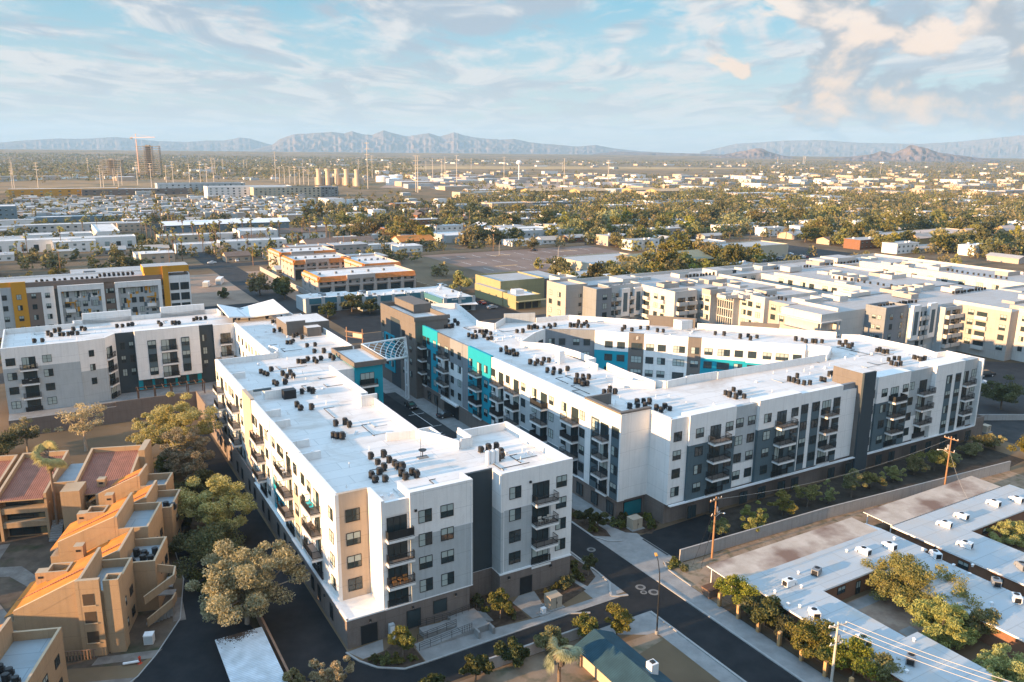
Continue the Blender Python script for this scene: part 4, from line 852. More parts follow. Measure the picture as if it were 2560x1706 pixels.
sheet('dirt_lane', [(47.3, -10), (51, -9.2), (83, -10), (133, -13.4), (133, -21.2), (47.3, -21.2)], .010, blend2('lane_dirt', (.22, .15, .10), (.34, .245, .17), .3, .35, .65, .98, (.15, .12, .07), .8))
dr_ = MB(); dr_.box(0, 6.1, -.16, .16, .018, .034, M_RAIL); dr_.build("drain_grate", None, XY(50.5, -6.3)+(0,), TH+R(90), kind='structure')
for (u, v, r) in ((40.7, -11.6, .75), (40.2, -12.9, .5), (41.1, 1.0, .7), (41.5, -13.6, .8)):
    b = MB(); b.lathe((0, 0, .031), [(r, 0), (r, .006)], mat('worn_collar', (.16, .16, .155), .9, .15), 18); b.lathe((0, 0, .038), [(r*.55, 0), (r*.55, .006)], M_ASPH, 16); b.build('manhole_cover', None, XY(u, v)+(0,), 0, label='round manhole cover with a concrete collar in the dark street', category='manhole', group='manholes in the street')
ln = MB()
for a, c in (((37.3, 95), (37.3, 58)), ((43.9, 78), (43.9, 66)), ((46, 75.8), (42, 75.7)), ((46, 66), (43.8, 66)), ((44, 60), (38, 60.2)), ((44, 61.4), (38, 61.6))):
    p = Vector(XY(*a)); q = Vector(XY(*c)); d = (q-p).normalized(); n = Vector((-d.y, d.x))*.07
    ln.face([tuple(p-n)+(.034,), tuple(q-n)+(.034,), tuple(q+n)+(.034,), tuple(p+n)+(.034,)], M_LINE)
ln.build('street_markings', kind='structure')
# ---- entrance ramp and rails at the near corner
rp = thing('access_ramp', 'grey concrete access ramp with black pipe rails by the near corner', 'ramp', XY(6.9, -10)+(0,), TH)
b = MB(); b.hexa([(0, .3, .03), (6, .3, .03), (6, 1.9, .03), (0, 1.9, .03), (0, .3, .04), (6, .3, .5), (6, 1.9, .5), (0, 1.9, .04)], M_CONC); b.box(6, 10, .3, 4.6, .03, .62, M_CONC); b.hexa([(1.5, 2.2, .03), (6, 2.2, .03), (6, 3.8, .03), (1.5, 3.8, .03), (1.5, 2.2, .8), (6, 2.2, .55), (6, 3.8, .55), (1.5, 3.8, .8)], M_CONC); b.build('slope', rp)
for k in range(4):
    b = MB(); b.box(10+k*.32, 10.32+k*.32, 1.5, 3.9, .03, .62-.15*(k+1)+.02, M_CONC); b.build('step', rp)
b = MB(); b.box(7.6, 7.9, -1.2, .25, .02, .95, M_CONC); b.box(9.7, 10, -1.2, .25, .02, .95, M_CONC); b.box(7.9, 9.7, -.1, .25, .02, .9, M_CONC); b.build('cheek_wall', rp)
b = MB()
def rail(mb, pts, n):
    for p, q in zip(pts, pts[1:]):
        p = Vector(p); q = Vector(q)
        for h in (.45, .75, 1.0): mb.tube(p+Vector((0, 0, h)), q+Vector((0, 0, h)), .03, M_RAIL, 5)
        for i in range(n+1):
            c = p.lerp(q, i/n); mb.tube(c, c+Vector((0, 0, 1.0)), .03, M_RAIL, 5)
rail(b, [(0, .3, .05), (6, .3, .5), (7.4, .3, .6)], 4); rail(b, [(.5, 2.05, .1), (6, 2.05, .55)], 4); rail(b, [(1.5, 3.9, .8), (6, 3.9, .6), (9.9, 4.4, .6)], 4); rail(b, [(10, 3.9, .6), (11.2, 3.9, .05)], 2); b.build('handrail', rp)
# ---- transformers and utility boxes
def transformer(u, v, label, s=1.0, rz=TH, col=None):
    m_ = col or mat('beige_paint', (.40, .33, .25), .6, .08)
    t = thing('utility_transformer', label, 'transformer', XY(u, v)+(0,), rz)
    b = MB(); b.box(-1.25*s, 1.25*s, -1.1*s, 1.1*s, 0, .14, M_CONC); b.build('pad', t)
    b = MB(); b.box(-.95*s, .95*s, -.8*s, .8*s, .14, 1.75*s, m_); b.box(-.98*s, .98*s, -.83*s, .83*s, 1.75*s, 1.83*s, m_); b.build('cabinet', t)
    b = MB(); b.box(-.02, .02, -.83*s, -.805*s, .2, 1.7*s, M_FRAME); b.box(.08, .14, -.86*s, -.805*s, .8, 1.1, M_RAIL); b.build('door', t)
transformer(27.0, -9.5, 'beige transformer cabinet in the bed below the near corner block', 1.0)
transformer(51.9, 3.7, 'beige transformer cabinet on a pad under the white overhang across the street', 1.05)
transformer(152, 2, 'beige transformer cabinet by the far car park at the right', .9)
ub = thing('utility_box', 'narrow grey electrical cabinet against the wall beside the dark doors', 'electrical cabinet', XY(4.9, -5.55)+(0,), TH); b = MB(); b.box(-.35, .35, -.3, .3, 0, 2.1, M_LGREY); b.build('cabinet', ub); b = MB(); b.box(-.28, .28, -.33, -.3, .2, 1.9, M_COP); b.build('door', ub)
bx = thing('backflow_cover', 'small white utility cover on a slab by the transformer', 'utility cover', XY(24.9, -10.3)+(0,), TH); b = MB(); b.box(-.8, .8, -.5, .5, .02, .12, M_CONC); b.build('slab', bx); b = MB(); b.box(-.3, .3, -.25, .25, .12, .8, M_COP); b.box(-.33, .33, -.28, .28, .8, .86, M_COP); b.build('cover', bx)
# ---- property walls
def pwall(name, label, pts, h, t, m, coping=None, posts=0):
    r = thing(name, label, 'wall', XY(*pts[0])+(0,), TH); o = pts[0]
    b = MB(); q = [(p[0]-o[0], p[1]-o[1]) for p in pts]; b.wall(q, t, 0, h, m, closed=False); b.build('wall_panel', r)
    b = MB(); 
    for a, c in zip(q, q[1:]):
        a = Vector(a); c = Vector(c); d = (c-a).normalized(); n = Vector((-d.y, d.x)); a2 = a-n*.04; c2 = c-n*.04; w = n*(t+.08)
        b.hexa([tuple(a2)+(h,), tuple(c2)+(h,), tuple(c2+w)+(h,), tuple(a2+w)+(h,), tuple(a2)+(h+.07,), tuple(c2)+(h+.07,), tuple(c2+w)+(h+.07,), tuple(a2+w)+(h+.07,)], coping or m)
    b.build('coping', r)
    if posts:
        for i in range(posts):
            s_ = (i+.5)/posts; a = Vector(q[0]).lerp(Vector(q[-1]), s_); b = MB(); b.box(a.x-.22, a.x+.22, a.y-.16, a.y+t+.16, 0, h+.12, m); b.build('pier', r)
    return r
M_BLK = mat('grey_block_wall', (.36, .34, .32), .95, .08, .6, .06, 6, bump=.3, streak=.15); M_BLKB = mat('brown_block_wall', (.24, .155, .11), .95, .1, .6, .08, 6, bump=.3, streak=.15)
pwall('property_wall', 'long grey block wall between the tree strip and the dirt lane', [(50.6, -8.9), (83, -9.9), (133, -13.6)], 2.0, .2, M_BLK)
pwall('property_wall', 'brown block wall along the alley beside the corrugated carport', [(-8.9, -12), (-8.9, 14)], 1.7, .2, M_BLKB)
pwall('property_wall', 'low grey block wall on the south side of the alley', [(11, -17.4), (20.6, -17.4)], 1.5, .2, M_BLK); pwall('property_wall', 'short grey block wall under the corner trees by the alley', [(21.8, -17.4), (27.6, -17.4)], 1.4, .2, M_BLK)
pwall('property_wall', 'pale wall at the end of the car park behind the right building', [(150, 12), (176, -2), (200, -9)], 1.4, .2, M_BLK)
sheet('backyard', [(-30, -17.5), (28, -17.5), (28, -40), (-30, -40)], .009, M_DIRT)
# ---- teal roofed house at the bottom edge
hs_ = thing('house', 'dark teal shingled gable roof house at the bottom edge by the alley', 'house', XY(24.5, -22)+(0,), TH)
M_TROOF = striped('teal_shingles', (.014, .04, .055), (.026, .062, .08), 1, .28, .8, .9, .2)
b = MB(); b.box(-1.6, 2.4, -16, -.3, 0, 2.7, M_TAN); b.build('wall', hs_)
b = MB()
for s in (-1, 1):
    b.hexa([(.4, -16.6, 4.0), (.4, .3, 4.0), (.4+s*3, .3, 2.6), (.4+s*3, -16.6, 2.6), (.4, -16.6, 4.15), (.4, .3, 4.15), (.4+s*3, .3, 2.72), (.4+s*3, -16.6, 2.72)] if s < 0 else [(.4+s*3, -16.6, 2.6), (.4+s*3, .3, 2.6), (.4, .3, 4.0), (.4, -16.6, 4.0), (.4+s*3, -16.6, 2.72), (.4+s*3, .3, 2.72), (.4, .3, 4.15), (.4, -16.6, 4.15)], M_TROOF)
b.build('roof', hs_); b = MB(); b.box(1.2, 2.2, -9.6, -8.6, 3.2, 4.8, M_WHITE); b.box(1.45, 1.95, -9.35, -8.85, 4.8, 4.95, M_RAIL); b.build('chimney', hs_)
b = MB(); b.box(-1.9, -1.7, -.35, -.15, 0, 2.6, M_BLKB); b.build('post', hs_)
# ---- corrugated carport by the alley
M_CORR = striped('corrugated_metal', (.36, .42, .46), (.48, .54, .58), 1, .32, .5, .45, .2, bump=.6)
def carport(label, u0, u1, v0, v1, z, m, fascia, nposts=4, rz=None, steel=False):
    r = thing('carport', label, 'carport', XY(u0, v0)+(0,), TH); w, d = u1-u0, v1-v0
    b = MB(); b.hexa([(0, 0, z-.12), (w, 0, z-.12), (w, d, z), (0, d, z), (0, 0, z), (w, 0, z), (w, d, z+.12), (0, d, z+.12)], fascia, m); b.build('roof', r)
    for i in range(nposts):
        for y in (.5, d-.6):
            b = MB(); x = .5+(w-1)*i/max(1, nposts-1) if w > d else (.6 if i % 2 else w-.6); yy = y if w > d else .5+(d-1)*i/max(1, nposts-1)
            b.box(x-.07, x+.07, yy-.07, yy+.07, 0, z-.1, fascia); b.build('post', r)
            if w <= d: break
    return r
carport('corrugated metal carport roof with fallen leaves at the bottom beside the brown wall', -15.4, -9.8, -12, 1, 2.6, M_CORR, M_COP, 5)
# fallen leaves on it
lv = MB()
for _ in range(700):
    a = random.random()*6.28; r_ = abs(random.gauss(0, 1)); x = -12.9+r_*1.3*math.cos(a); y = 1.0-abs(r_*.75*math.sin(a))*1.0
    if -15.3 < x < -9.9 and y < .95:
        X, Y = XY(x, y); z = 2.6+.12*(y+12)/13+.008+.01*random.random(); s = .09; t = random.random()*6.28
        lv.face([(X+s*math.cos(t+k*1.57), Y+s*math.sin(t+k*1.57), z) for k in range(4)], M_MULCH)
lv.build('leaves', kind='stuff')
# ================================================================ low white roofed apartments at the lower right
M_FOAM = membrane('foam_roof', (.40, .435, .455), (.46, .38, .30), .5); M_TROOF2 = blend2('weathered_felt_roof', (.40, .33, .27), (.52, .44, .37), .35, .35, .65, .9, (.20, .13, .10), .13)
M_BRICK = mat('brown_brick', (.22, .11, .065), .95, .12, 1.2, .15, 9)
def lowblock(label, poly, z, o, holes=()):
    r = thing('low_apartment_building', label, 'building', XY(*o)+(0,), TH)
    b = MB(); c = MB(); e = MB()
    for (u0, u1, v0, v1) in poly:
        b.box(u0-o[0]+.45+jit(), u1-o[0]-.45, v0-o[1]+.45, v1-o[1]-.45-jit(), 0, z-.25, M_BRICK)
        c.box(u0-o[0], u1-o[0], v0-o[1], v1-o[1], z-.24, z, M_COP, M_FOAM)
    b.build('wall', r); c.build('roof', r)
    return r
w1 = lowblock('low brick apartments with a white foam roof round a courtyard, beside the street', [(50.4, 58.2, -60, -28.7), (50.6, 81.8, -28.7, -21.0), (70.2, 80.6, -60, -28.7), (58.2, 60.5, -60, -41)], 3.2, (50, -60))
w2 = lowblock('low brick apartments with a white foam roof behind the first one, right edge', [(84, 93.6, -64, -28.4), (84, 118, -28.4, -21.2)], 3.2, (84, -64))
for w, lst in ((w1, [(62, -28.28, 1.6, 0), (66, -28.28, 1.0, 0), (69.5, -28.28, 1.6, 0), (55, -21.4, 1.4, 180)]), (w2, [(86, -28, 1.4, -90), (98, -27.95, 1.6, 0)])):
    for u, v, wd, rot in lst:
        o = UV(*w.location[:2]); k = window_mesh(wd, 1.1 if wd > 1.2 else 2.0, 1); link('window' if wd > 1.2 else 'door', k, w, (u-o[0], v-o[1], 1.2 if wd > 1.2 else .1), R(rot))
for v in (-32, -37, -42, -47): link('window', window_mesh(1.6, 1.1, 1), w2, (84.44-84, v+64, 1.3), R(-90))
def acunit(u, v, z, label, rz=0, kind=0):
    t = thing('rooftop_ac_unit', label, 'air conditioner', XY(u, v)+(z,), TH+R(rz))
    b = MB(); m_ = M_COP if kind == 0 else M_MGREY
    b.box(-.75, .75, -.5, .5, .05, .95, m_); b.box(-.6, .6, -.4, .4, -.02, .05, M_CONC)
    b.build('casing', t); g = MB(); g.lathe((.3, 0, .95), [(.36, 0), (.36, .03), (.30, .04)], M_COND, 14); g.build('fan_grille', t); g = MB(); g.box(-.77, -.75, -.38, .38, .15, .85, M_COND); g.build('intake_grille', t)
    d = MB(); d.box(.74, 1.4, -.3, .3, .25, .6, m_); d.box(1.15, 1.5, -.32, .32, -.02, .3, m_); d.build('duct', t)
for (px, py, lb, rz, kd) in (((740, 870, 'white rooftop AC unit nearest the weathered carport end', 0, 0)), (930, 795, 'grey condenser beside the weathered carport roof', 20, 1), (1265, 655, 'white AC unit midway along the north wing roof', 90, 0), (1440, 620, 'white AC unit at the far corner of the north wing', 90, 0),
        (1750, 680, 'white domed AC unit above the courtyard tree', 60, 0), (920, 1085, 'white AC unit above the roadside shrubs on the west wing', 60, 0), (1260, 1275, 'white AC unit by the sunlit patch near the power pole', 70, 0), (1575, 1400, 'dark condenser low on the bottom roof', 30, 1),
        (2160, 870, 'grey AC unit on the east wing of the courtyard roof', 40, 1), (2300, 980, 'white AC unit near the right edge of the east wing', 40, 0), (1820, 470, 'white AC unit with curved duct on the rear roof', 100, 0), (1935, 415, 'small white AC unit beside the rear tree', 90, 0),
        (2155, 325, 'tall white AC box toward the top of the rear roof', 90, 0), (2310, 300, 'white AC unit at the top right corner', 90, 0), (1960, 610, 'white AC unit on the ridge of the rear wing', 100, 0), (2340, 760, 'grey AC unit at the far right edge of the rear wing', 60, 1)):
    u, v = GU(1700+px/2.736, 1146+py/2.736, 3.2); acunit(u, v, 3.2, lb, rz, kd)
vn = 0
for (px, py) in ((810, 790), (830, 885), (650, 920), (820, 1020), (1015, 1120), (1125, 1185), (1600, 1250), (1550, 1465), (1465, 555), (1140, 640), (1870, 740), (1980, 800), (2000, 740), (2130, 1000), (740, 1005), (1660, 630)):
    u, v = GU(1700+px/2.736, 1146+py/2.736, 3.2); b = MB(); b.lathe((0, 0, -.02), [(.16, 0), (.16, .3), (.26, .34), (.05, .48)], M_COP, 8); b.build('roof_vent', None, XY(u, v)+(3.2,), 0, label='small white roof vent on the white foam roofs', category='roof vent', group='vents on the low white roofs')
carport('long weathered tan carport roof nearest the street along the dirt lane', 49.9, 82.2, -20.3, -15.2, 2.55, M_TROOF2, M_COP, 8)
carport('long weathered tan carport roof further along the dirt lane', 85.4, 116.8, -20.4, -15.0, 2.7, M_TROOF2, M_COP, 8)
ds = thing('dumpster', 'rusty brown dumpster at the street end of the weathered carport', 'dumpster', XY(47.9, -18.2)+(0,), TH); b = MB(); b.hexa([(-.9, -.7, .15), (.9, -.7, .15), (.9, .7, .15), (-.9, .7, .15), (-1, -.8, 1.3), (1, -.8, 1.3), (1, .8, 1.3), (-1, .8, 1.3)], M_BLKB); b.build('body', ds); b = MB(); b.box(-1.03, 1.03, -.83, .83, 1.3, 1.38, mat('rust_brown', (.12, .06, .035), .9, .2, 2)); b.build('lid', ds)
sheet('courtyard', [(58.5, -29), (70, -29), (70, -41), (60, -41)], .012, blend2('pinkish_gravel', (.24, .165, .125), (.33, .24, .18), .5)); sheet('path', [(58.6, -29.2), (70, -29.2), (70, -31), (58.6, -31)], .02, M_CONC); sheet('path', rect(63.3, 65.8, -38.2, -36.9), .02, M_CONC)
sheet('courtyard', [(93.8, -28.8), (125, -28.8), (125, -64), (93.8, -64)], .012, MATS['pinkish_gravel'])
# roadside fence with tan piers
fn = thing('fence', 'dark mesh fence with tan stucco piers along the street pavement', 'fence', XY(47.1, -20.8)+(0,), TH)
for i in range(7):
    b = MB(); b.box(-.22, .22, -3.5*i-.2, -3.5*i+.2, 0, 2.0, mat('ochre_pier', (.46, .28, .13), .9, .1)); b.build('pier', fn)
for i in range(6):
    b = MB()
    for z in (.15, 1.5): b.tube((0, -3.5*i-.2, z), (0, -3.5*i-3.3, z), .025, M_RAIL, 4)
    for k in range(20): b.tube((0, -3.5*i-.3-k*.155, .15), (0, -3.5*i-.3-k*.155, 1.5), .012, M_RAIL, 3, caps=False)
    b.build('panel', fn)
# ================================================================ poles and lamps
M_PWOOD = mat('pole_wood', (.30, .17, .09), .9, .2, 2); M_PSTEEL = mat('pole_steel', (.50, .46, .40), .6, .1)
def powerpole(label, u, v, h, rz, m, lamp=False, gear=True, arms=1):
    t = thing('utility_pole', label, 'utility pole', XY(u, v)+(0,), rz)
    b = MB(); b.tube((0, 0, 0), (0, 0, h), .17, m, 8, .11); b.build('pole', t)
    for k in range(arms):
        b = MB(); b.box(-1.3, 1.3, -.07, .07, h-.55-k*1.1, h-.4-k*1.1, m); b.build('crossarm', t)
        for x in (-1.2, -.5, .5, 1.2):
            b = MB(); b.lathe((x, 0, h-.4-k*1.1), [(.05, 0), (.07, .1), (.04, .22)], M_COP, 6); b.build('insulator', t)
    if gear:
        b = MB(); b.lathe((.32, 0, h-2.6), [(.2, 0), (.22, .05), (.22, .8), (.1, .9)], M_MGREY, 10); b.build('transformer_can', t)
        b = MB(); b.box(-.9, .9, -.05, .05, h-3.0, h-2.9, m)
        for x in (-.8, .6, .85): b.tube((x, 0, h-2.9), (x, -.15, h-2.5), .05, M_COP, 6)
        b.build('cutout_bracket', t)
    if lamp:
        b = MB(); b.tube((0, 0, h-3.4), (1.2, 0, h-3.0), .04, M_PSTEEL, 6); b.tube((1.2, 0, h-3.0), (2.0, 0, h-3.2), .04, M_PSTEEL, 6); b.lathe((2.1, 0, h-3.35), [(.1, 0), (.2, .06), (.12, .16)], M_COP, 8); b.build('lamp_arm', t)
    return t
powerpole('brown wooden utility pole with a lamp arm and guy wires beside the grey wall', 55.9, -10.3, 10.2, TH+R(5), M_PWOOD, True)
powerpole('brown wooden utility pole further along the dirt lane', 113.4, -12.2, 10.3, TH+R(95), M_PWOOD, True, True)
powerpole('pale utility pole with crossarm at the bottom edge by the street', 46.6, -39.6, 8.2, TH+R(-10), M_PSTEEL, False, True)
def wire(label, p, q, sag, r=.02):
    b = MB(); p = Vector(p); q = Vector(q); pts = [p.lerp(q, i/14)-Vector((0, 0, sag*4*(i/14)*(1-i/14))) for i in range(15)]
    for a, c in zip(pts, pts[1:]): b.tube(a, c, r, M_RAIL if 'guy' in label else M_PSTEEL, 4, caps=False)
    return b.build('wire', label=label, category='cable')
def P3(u, v, z): return XY(u, v)+(z,)
for k, dx in enumerate((-1.2, .1, 1.2)):
    a = P3(46.6+dx*.98, -39.6-dx*.17, 8.0); wire(('left', 'middle', 'right')[k]+' of the three thick pale cables leaving the bottom pole', a, P3(56+dx, -60, 7.2), .5, .035)
wire('thin cable between the two wooden poles over the dirt lane', P3(55.9, -10.3, 9.8), P3(113.4, -12.2, 9.9), 1.6, .016)
for k, (u, v) in enumerate(((50.8, -11.2), (51.6, -12.4), (52.4, -11.6))): wire(('nearest', 'middle', 'farthest')[k]+' guy wire of the wooden pole by the grey wall', P3(55.9, -10.3, 8.6-k*1.2), P3(u, v, .1), 0, .02)
wire('service cable from the wooden pole to the low white roofs', P3(113.4, -12.2, 7.5), P3(104, -22, 3.4), .8, .016)
def lamp(label, u, v, h, rz, arm=2.6, m=None, lit=None):
    m = m or M_RAIL
    t = thing('street_lamp', label, 'street lamp', XY(u, v)+(0,), rz)
    b = MB(); b.lathe((0, 0, 0), [(.25, 0), (.25, .5)], M_CONC, 8); b.build('base', t)
    b = MB(); b.poly_tube([(0, 0, .4), (0, 0, h*.75), (.35, 0, h*.9), (arm*.6, 0, h), (arm, 0, h+.1)], [.11, .09, .07, .06, .05], m, 8); b.build('pole', t)
    b = MB(); b.box(arm-.1, arm+.65, -.16, .16, h+.02, h+.16, m if lit is None else lit); b.build('lamp_head', t)
    return t
lamp('tall dark curved street lamp with an amber head by the alley mouth', 35.2, -21.6, 9.6, TH+R(60), 2.8, lit=mat('amber_lens', (.75, .35, .04), .4, .05))
lamp('dark street lamp by the street opposite the garage entrance', 47.3, 71, 6.0, TH+R(180), 1.6); lamp('thin dark street lamp in front of the cream chamfered roof', 37.2, 41, 7.0, TH, 1.2)
lamp('dark lamp post in the car park beyond the right building', 160, 10, 7.5, TH+R(90), 1.2)
# ================================================================ cars
CARM = {}
def car(label, x, y, rz, col, kind='saloon', z=.035, group=None):
    key = (kind, col)
    if key not in CARM:
        pm = mat('car_paint_%d' % len(CARM), col, .25, .03, spec=.6); w = .88
        if kind == 'saloon': prof = [(-2.25, .35), (-2.3, .7), (-2.15, .95), (-1.35, 1.0), (-.75, 1.42), (.55, 1.45), (1.25, 1.0), (2.1, .85), (2.3, .6), (2.28, .35)]; cab = (3, 4, 5, 6)
        else: prof = [(-2.5, .42), (-2.55, .8), (-2.5, 1.1), (-2.3, 1.72), (.5, 1.78), (1.15, 1.15), (2.3, 1.02), (2.5, .75), (2.48, .42)]; cab = (2, 3, 4, 5)
        b = MB(); n = len(prof); pin = lambda z: w*(1 if z < 1.02 else 1-.28*(z-1.0)/.7)
        L_ = [(x, -pin(z), z) for x, z in prof]; Rr = [(x, pin(z), z) for x, z in prof]
        b.face(L_[::-1], pm); b.face(Rr, pm)
        for i in range(n): j = (i+1) % n; b.face([L_[i], L_[j], Rr[j], Rr[i]], pm)
        g = MB(); c0, c1, c2, c3 = [prof[i] for i in cab]
        for s in (-1, 1):
            q = [(c0[0]+.35, c0[1]+.03), (c1[0]+.12, c1[1]-.12), (c2[0]-.08, c2[1]-.12), (c3[0]-.32, c3[1]+.03)]
            pts = [(x, s*(pin(z)+.012), z) for x, z in q]; g.face(pts if s > 0 else pts[::-1], M_GLASS)
        def scr(a, c): return [(a[0]*.92+c[0]*.08, -pin(a[1])*.86, a[1]*.92+c[1]*.08), (a[0]*.92+c[0]*.08, pin(a[1])*.86, a[1]*.92+c[1]*.08), (a[0]*.1+c[0]*.9, pin(c[1])*.9, a[1]*.1+c[1]*.9), (a[0]*.1+c[0]*.9, -pin(c[1])*.9, a[1]*.1+c[1]*.9)]
        for a, c, s in ((c3, c2, 1), (c0, c1, -1)):
            pts = [(p[0]+.02*s, p[1], p[2]+.014) for p in scr(a, c)]; g.face(pts if s > 0 else pts[::-1], M_GLASS)
        wh = MB(); wh.tube((0, -.1, 0), (0, .1, 0), .33, M_RAIL, 14); wh.tube((0, -.112, 0), (0, .112, 0), .19, M_COP, 10)
        li = MB(); li.box(2.2, 2.31, -.8, -.45, .62, .76, M_COP); li.box(2.2, 2.31, .45, .8, .62, .76, M_COP); li.box(-2.32, -2.2, -.82, -.5, .75, .9, MATS.get('tail') or mat('tail', (.3, .01, .01), .3)); li.box(-2.32, -2.2, .5, .82, .75, .9, MATS['tail'])
        CARM[key] = (b.mesh('body'), g.mesh('glass'), wh.mesh('wheel'), li.mesh('lights'))
    bm, gm, wm, lm = CARM[key]
    t = thing('parked_car', label, 'car', (x, y, z), rz, group)
    link('body', bm, t); link('glazing', gm, t); link('lamps', lm, t)
    for x_ in (-1.42, 1.42):
        for s in (-.8, .8): link('wheel', wm, t, (x_, s, .33))
    return t
car('dark car parked at the kerb under the street canopy', *XY(44.9, 81), TH+R(-90), (.03, .032, .036))
car('white pickup-like van half under the weathered carport gap', *XY(83.8, -18.9), TH+R(-80), (.72, .73, .74), 'van')
car('black car in front of the grey complex at the far right', *G(2465, 935, .7), TH+R(-20), (.02, .021, .024), 'van'); car('white hatchback in front of the grey complex at the far right', *G(2445, 953, .7), TH+R(-50), (.7, .7, .7))
car('dark car inside the garage entrance', *XY(49.4, 70.5), TH, (.05, .055, .06))
# ================================================================ tan stucco apartments with clay tile roofs, lower left
M_ST = mat('ochre_stucco', (.37, .255, .155), .92, .07, .5, .05, 8, bump=.3, streak=.12)
M_STC = mat('ochre_coping', (.44, .33, .22), .9, .06, .6)
M_TILE = striped('clay_tile', (.40, .14, .04), (.48, .175, .05), 0, .30, .5, .85, .18, bump=.8)
M_TILEY = striped('clay_tile_rows', (.44, .15, .025), (.52, .19, .035), 1, .30, .5, .85, .18, bump=.8)
M_TILEB = striped('brown_tile', (.22, .095, .065), (.28, .125, .085), 0, .32, .5, .85, .18, bump=.8)
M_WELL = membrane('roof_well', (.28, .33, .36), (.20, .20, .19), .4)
def quadslab(mb, pts, t, m, top):
    mb.hexa([(p[0], p[1], p[2]-t) for p in pts]+[tuple(p) for p in pts], m, top)
def condroot(root, x, y, z):
    p = root.matrix_basis @ Vector((x, y, 0)); return p.x, p.y
AT = R(11)
def trow(name, label, ox, oy, units, rz=AT):
    r = thing(name, label, 'building', (ox, oy, 0), rz)
    wl = MB(); cp = MB()
    for (w, d, L, z, wl_w, cn, run) in units:
        zr, ze, we = z, z-.43*run, run                     # ridge, eave, run of the slope to the west
        # west part under the slope
        wx = w-we+1.3
        wl.hexa([(wx, d, 0), (w, d, 0), (w, d+L, 0), (wx, d+L, 0), (wx, d, ze+.25), (w, d, zr-.3), (w, d+L, zr-.3), (wx, d+L, ze+.25)], M_ST)
        rf = MB(); quadslab(rf, [(w-we, d+.34, ze-.10), (w-.02, d+.34, zr-.02), (w-.02, d+L-.02, zr-.02), (w-we, d+L-.02, ze-.10)], .22, M_ST, M_TILEY); rf.build('tile_roof', r)
        rf = MB(); quadslab(rf, [(w-we*.98, d+L*.45, ze+.02), (w-.4, d+L*.45, zr-.02+.06), (w-.4, d+L*.45+.16, zr+.06), (w-we*.98, d+L*.45+.16, ze+.02)], .1, M_TILEB, M_TILEB); rf.build('ridge_cap', r)
        # gable wing wall that follows the slope
        h1 = random.uniform(.75, 1.25)
        cp.hexa([(wx-.1, d-.02, ze-1.2), (w+.02, d-.02, zr-1.0), (w+.02, d+.33, zr-1.0), (wx-.1, d+.33, ze-1.2), (wx-.1, d-.02, ze+h1), (w+.02, d-.02, zr+.55), (w+.02, d+.33, zr+.55), (wx-.1, d+.33, ze+h1)], M_ST, M_STC)
        # small walled patio cut into the slope
        if L > 8:
            pt = MB(); y1 = d+L-.4; pt.box(w-5.6, w-3.0, y1-2.4, y1, ze+.4, zr-2.2, M_ST, M_WELL); pt.wall([(w-5.6, y1-2.4), (w-3.0, y1-2.4), (w-3.0, y1), (w-5.6, y1)], .25, zr-2.25, zr-1.1, M_ST, cap=M_STC); pt.build('patio', r)
        # ridge wall and the flat part with its roof well
        cp.box(w+.03, w+.38, d, d+L-.03, zr-2.5, zr+.5, M_ST, M_STC)
        e = w+.38+wl_w; zt = zr-1.3
        wl.box(w+.01, e, d+.01, d+L-.05, 0, zt-1.1, M_ST, M_WELL)
        cp.wall([(w+.4, d), (e+.05, d), (e+.05, d+L-.06), (w+.4, d+L-.06)], .3, zt-1.12, zt, M_ST, cap=M_STC, skip=(3,))
        if cn:
            for k in range(cn):
                x, y = condroot(r, w+1.3+1.2*(k % 3), d+1.6+1.6*(k//3)+.7*(k % 2), 0); cond(x, y, zt-1.1, 'dark condenser unit in a walled roof well of the '+('stepped tan row' if 'row' in label else 'lower left tan corner block'), 'condensers in the tan roof wells of '+label[:24], rz)
        # small chimney stub on the slope, balcony at the low corner
        b = MB(); b.box(w-7.0, w-5.8, d+L-2.2, d+L-.9, ze+.2, ze+2.3, M_ST, M_STC); b.box(w-6.7, w-6.1, d+L-2.24, d+L-2.2, ze+1.5, ze+1.8, M_RAIL); b.build('chimney', r)
        for zz in (.4, 3.0):
            b = MB(); b.box(wx-1.4, wx-.02, d+.4, d+L*.55, zz+1.0, zz+2.2 if zz > 1 else zz+1.9, M_ST, M_STC); b.box(wx-1.3, wx-.02, d+.5, d+L*.5, zz+.95, zz+1.0, M_CONC); b.build('balcony', r)
            link('balcony_door', window_mesh(2.4, 2.1, 0), r, (wx-.03, d+L*.52, zz+.2), R(-90))
        for zz in (1.0, 4.0): link('window', window_mesh(1.3, 1.2, 1), r, (e+.02, d+L*.35, zz), R(90)); link('window', window_mesh(1.3, 1.2, 0), r, (e+.02, d+L*.7, zz), R(90))
    wl.build('wall', r); cp.build('parapet', r)
    return r
t1 = trow('stucco_apartments', 'row of tan stucco apartments with bright orange tile slopes by the dark driveway', -51.2, 87.0,
     [(-1.1, 0, 8.4, 9.7, 3.6, 0, 8.6), (.9, 8.9, 7.2, 8.6, 4.2, 6, 7.2), (-1.3, 16.4, 8.6, 10.1, 3.9, 0, 8.8), (.4, 25.3, 7.0, 8.9, 3.4, 3, 7.0), (-2.3, 32.6, 5.4, 9.6, 3.8, 0, 7.6)])
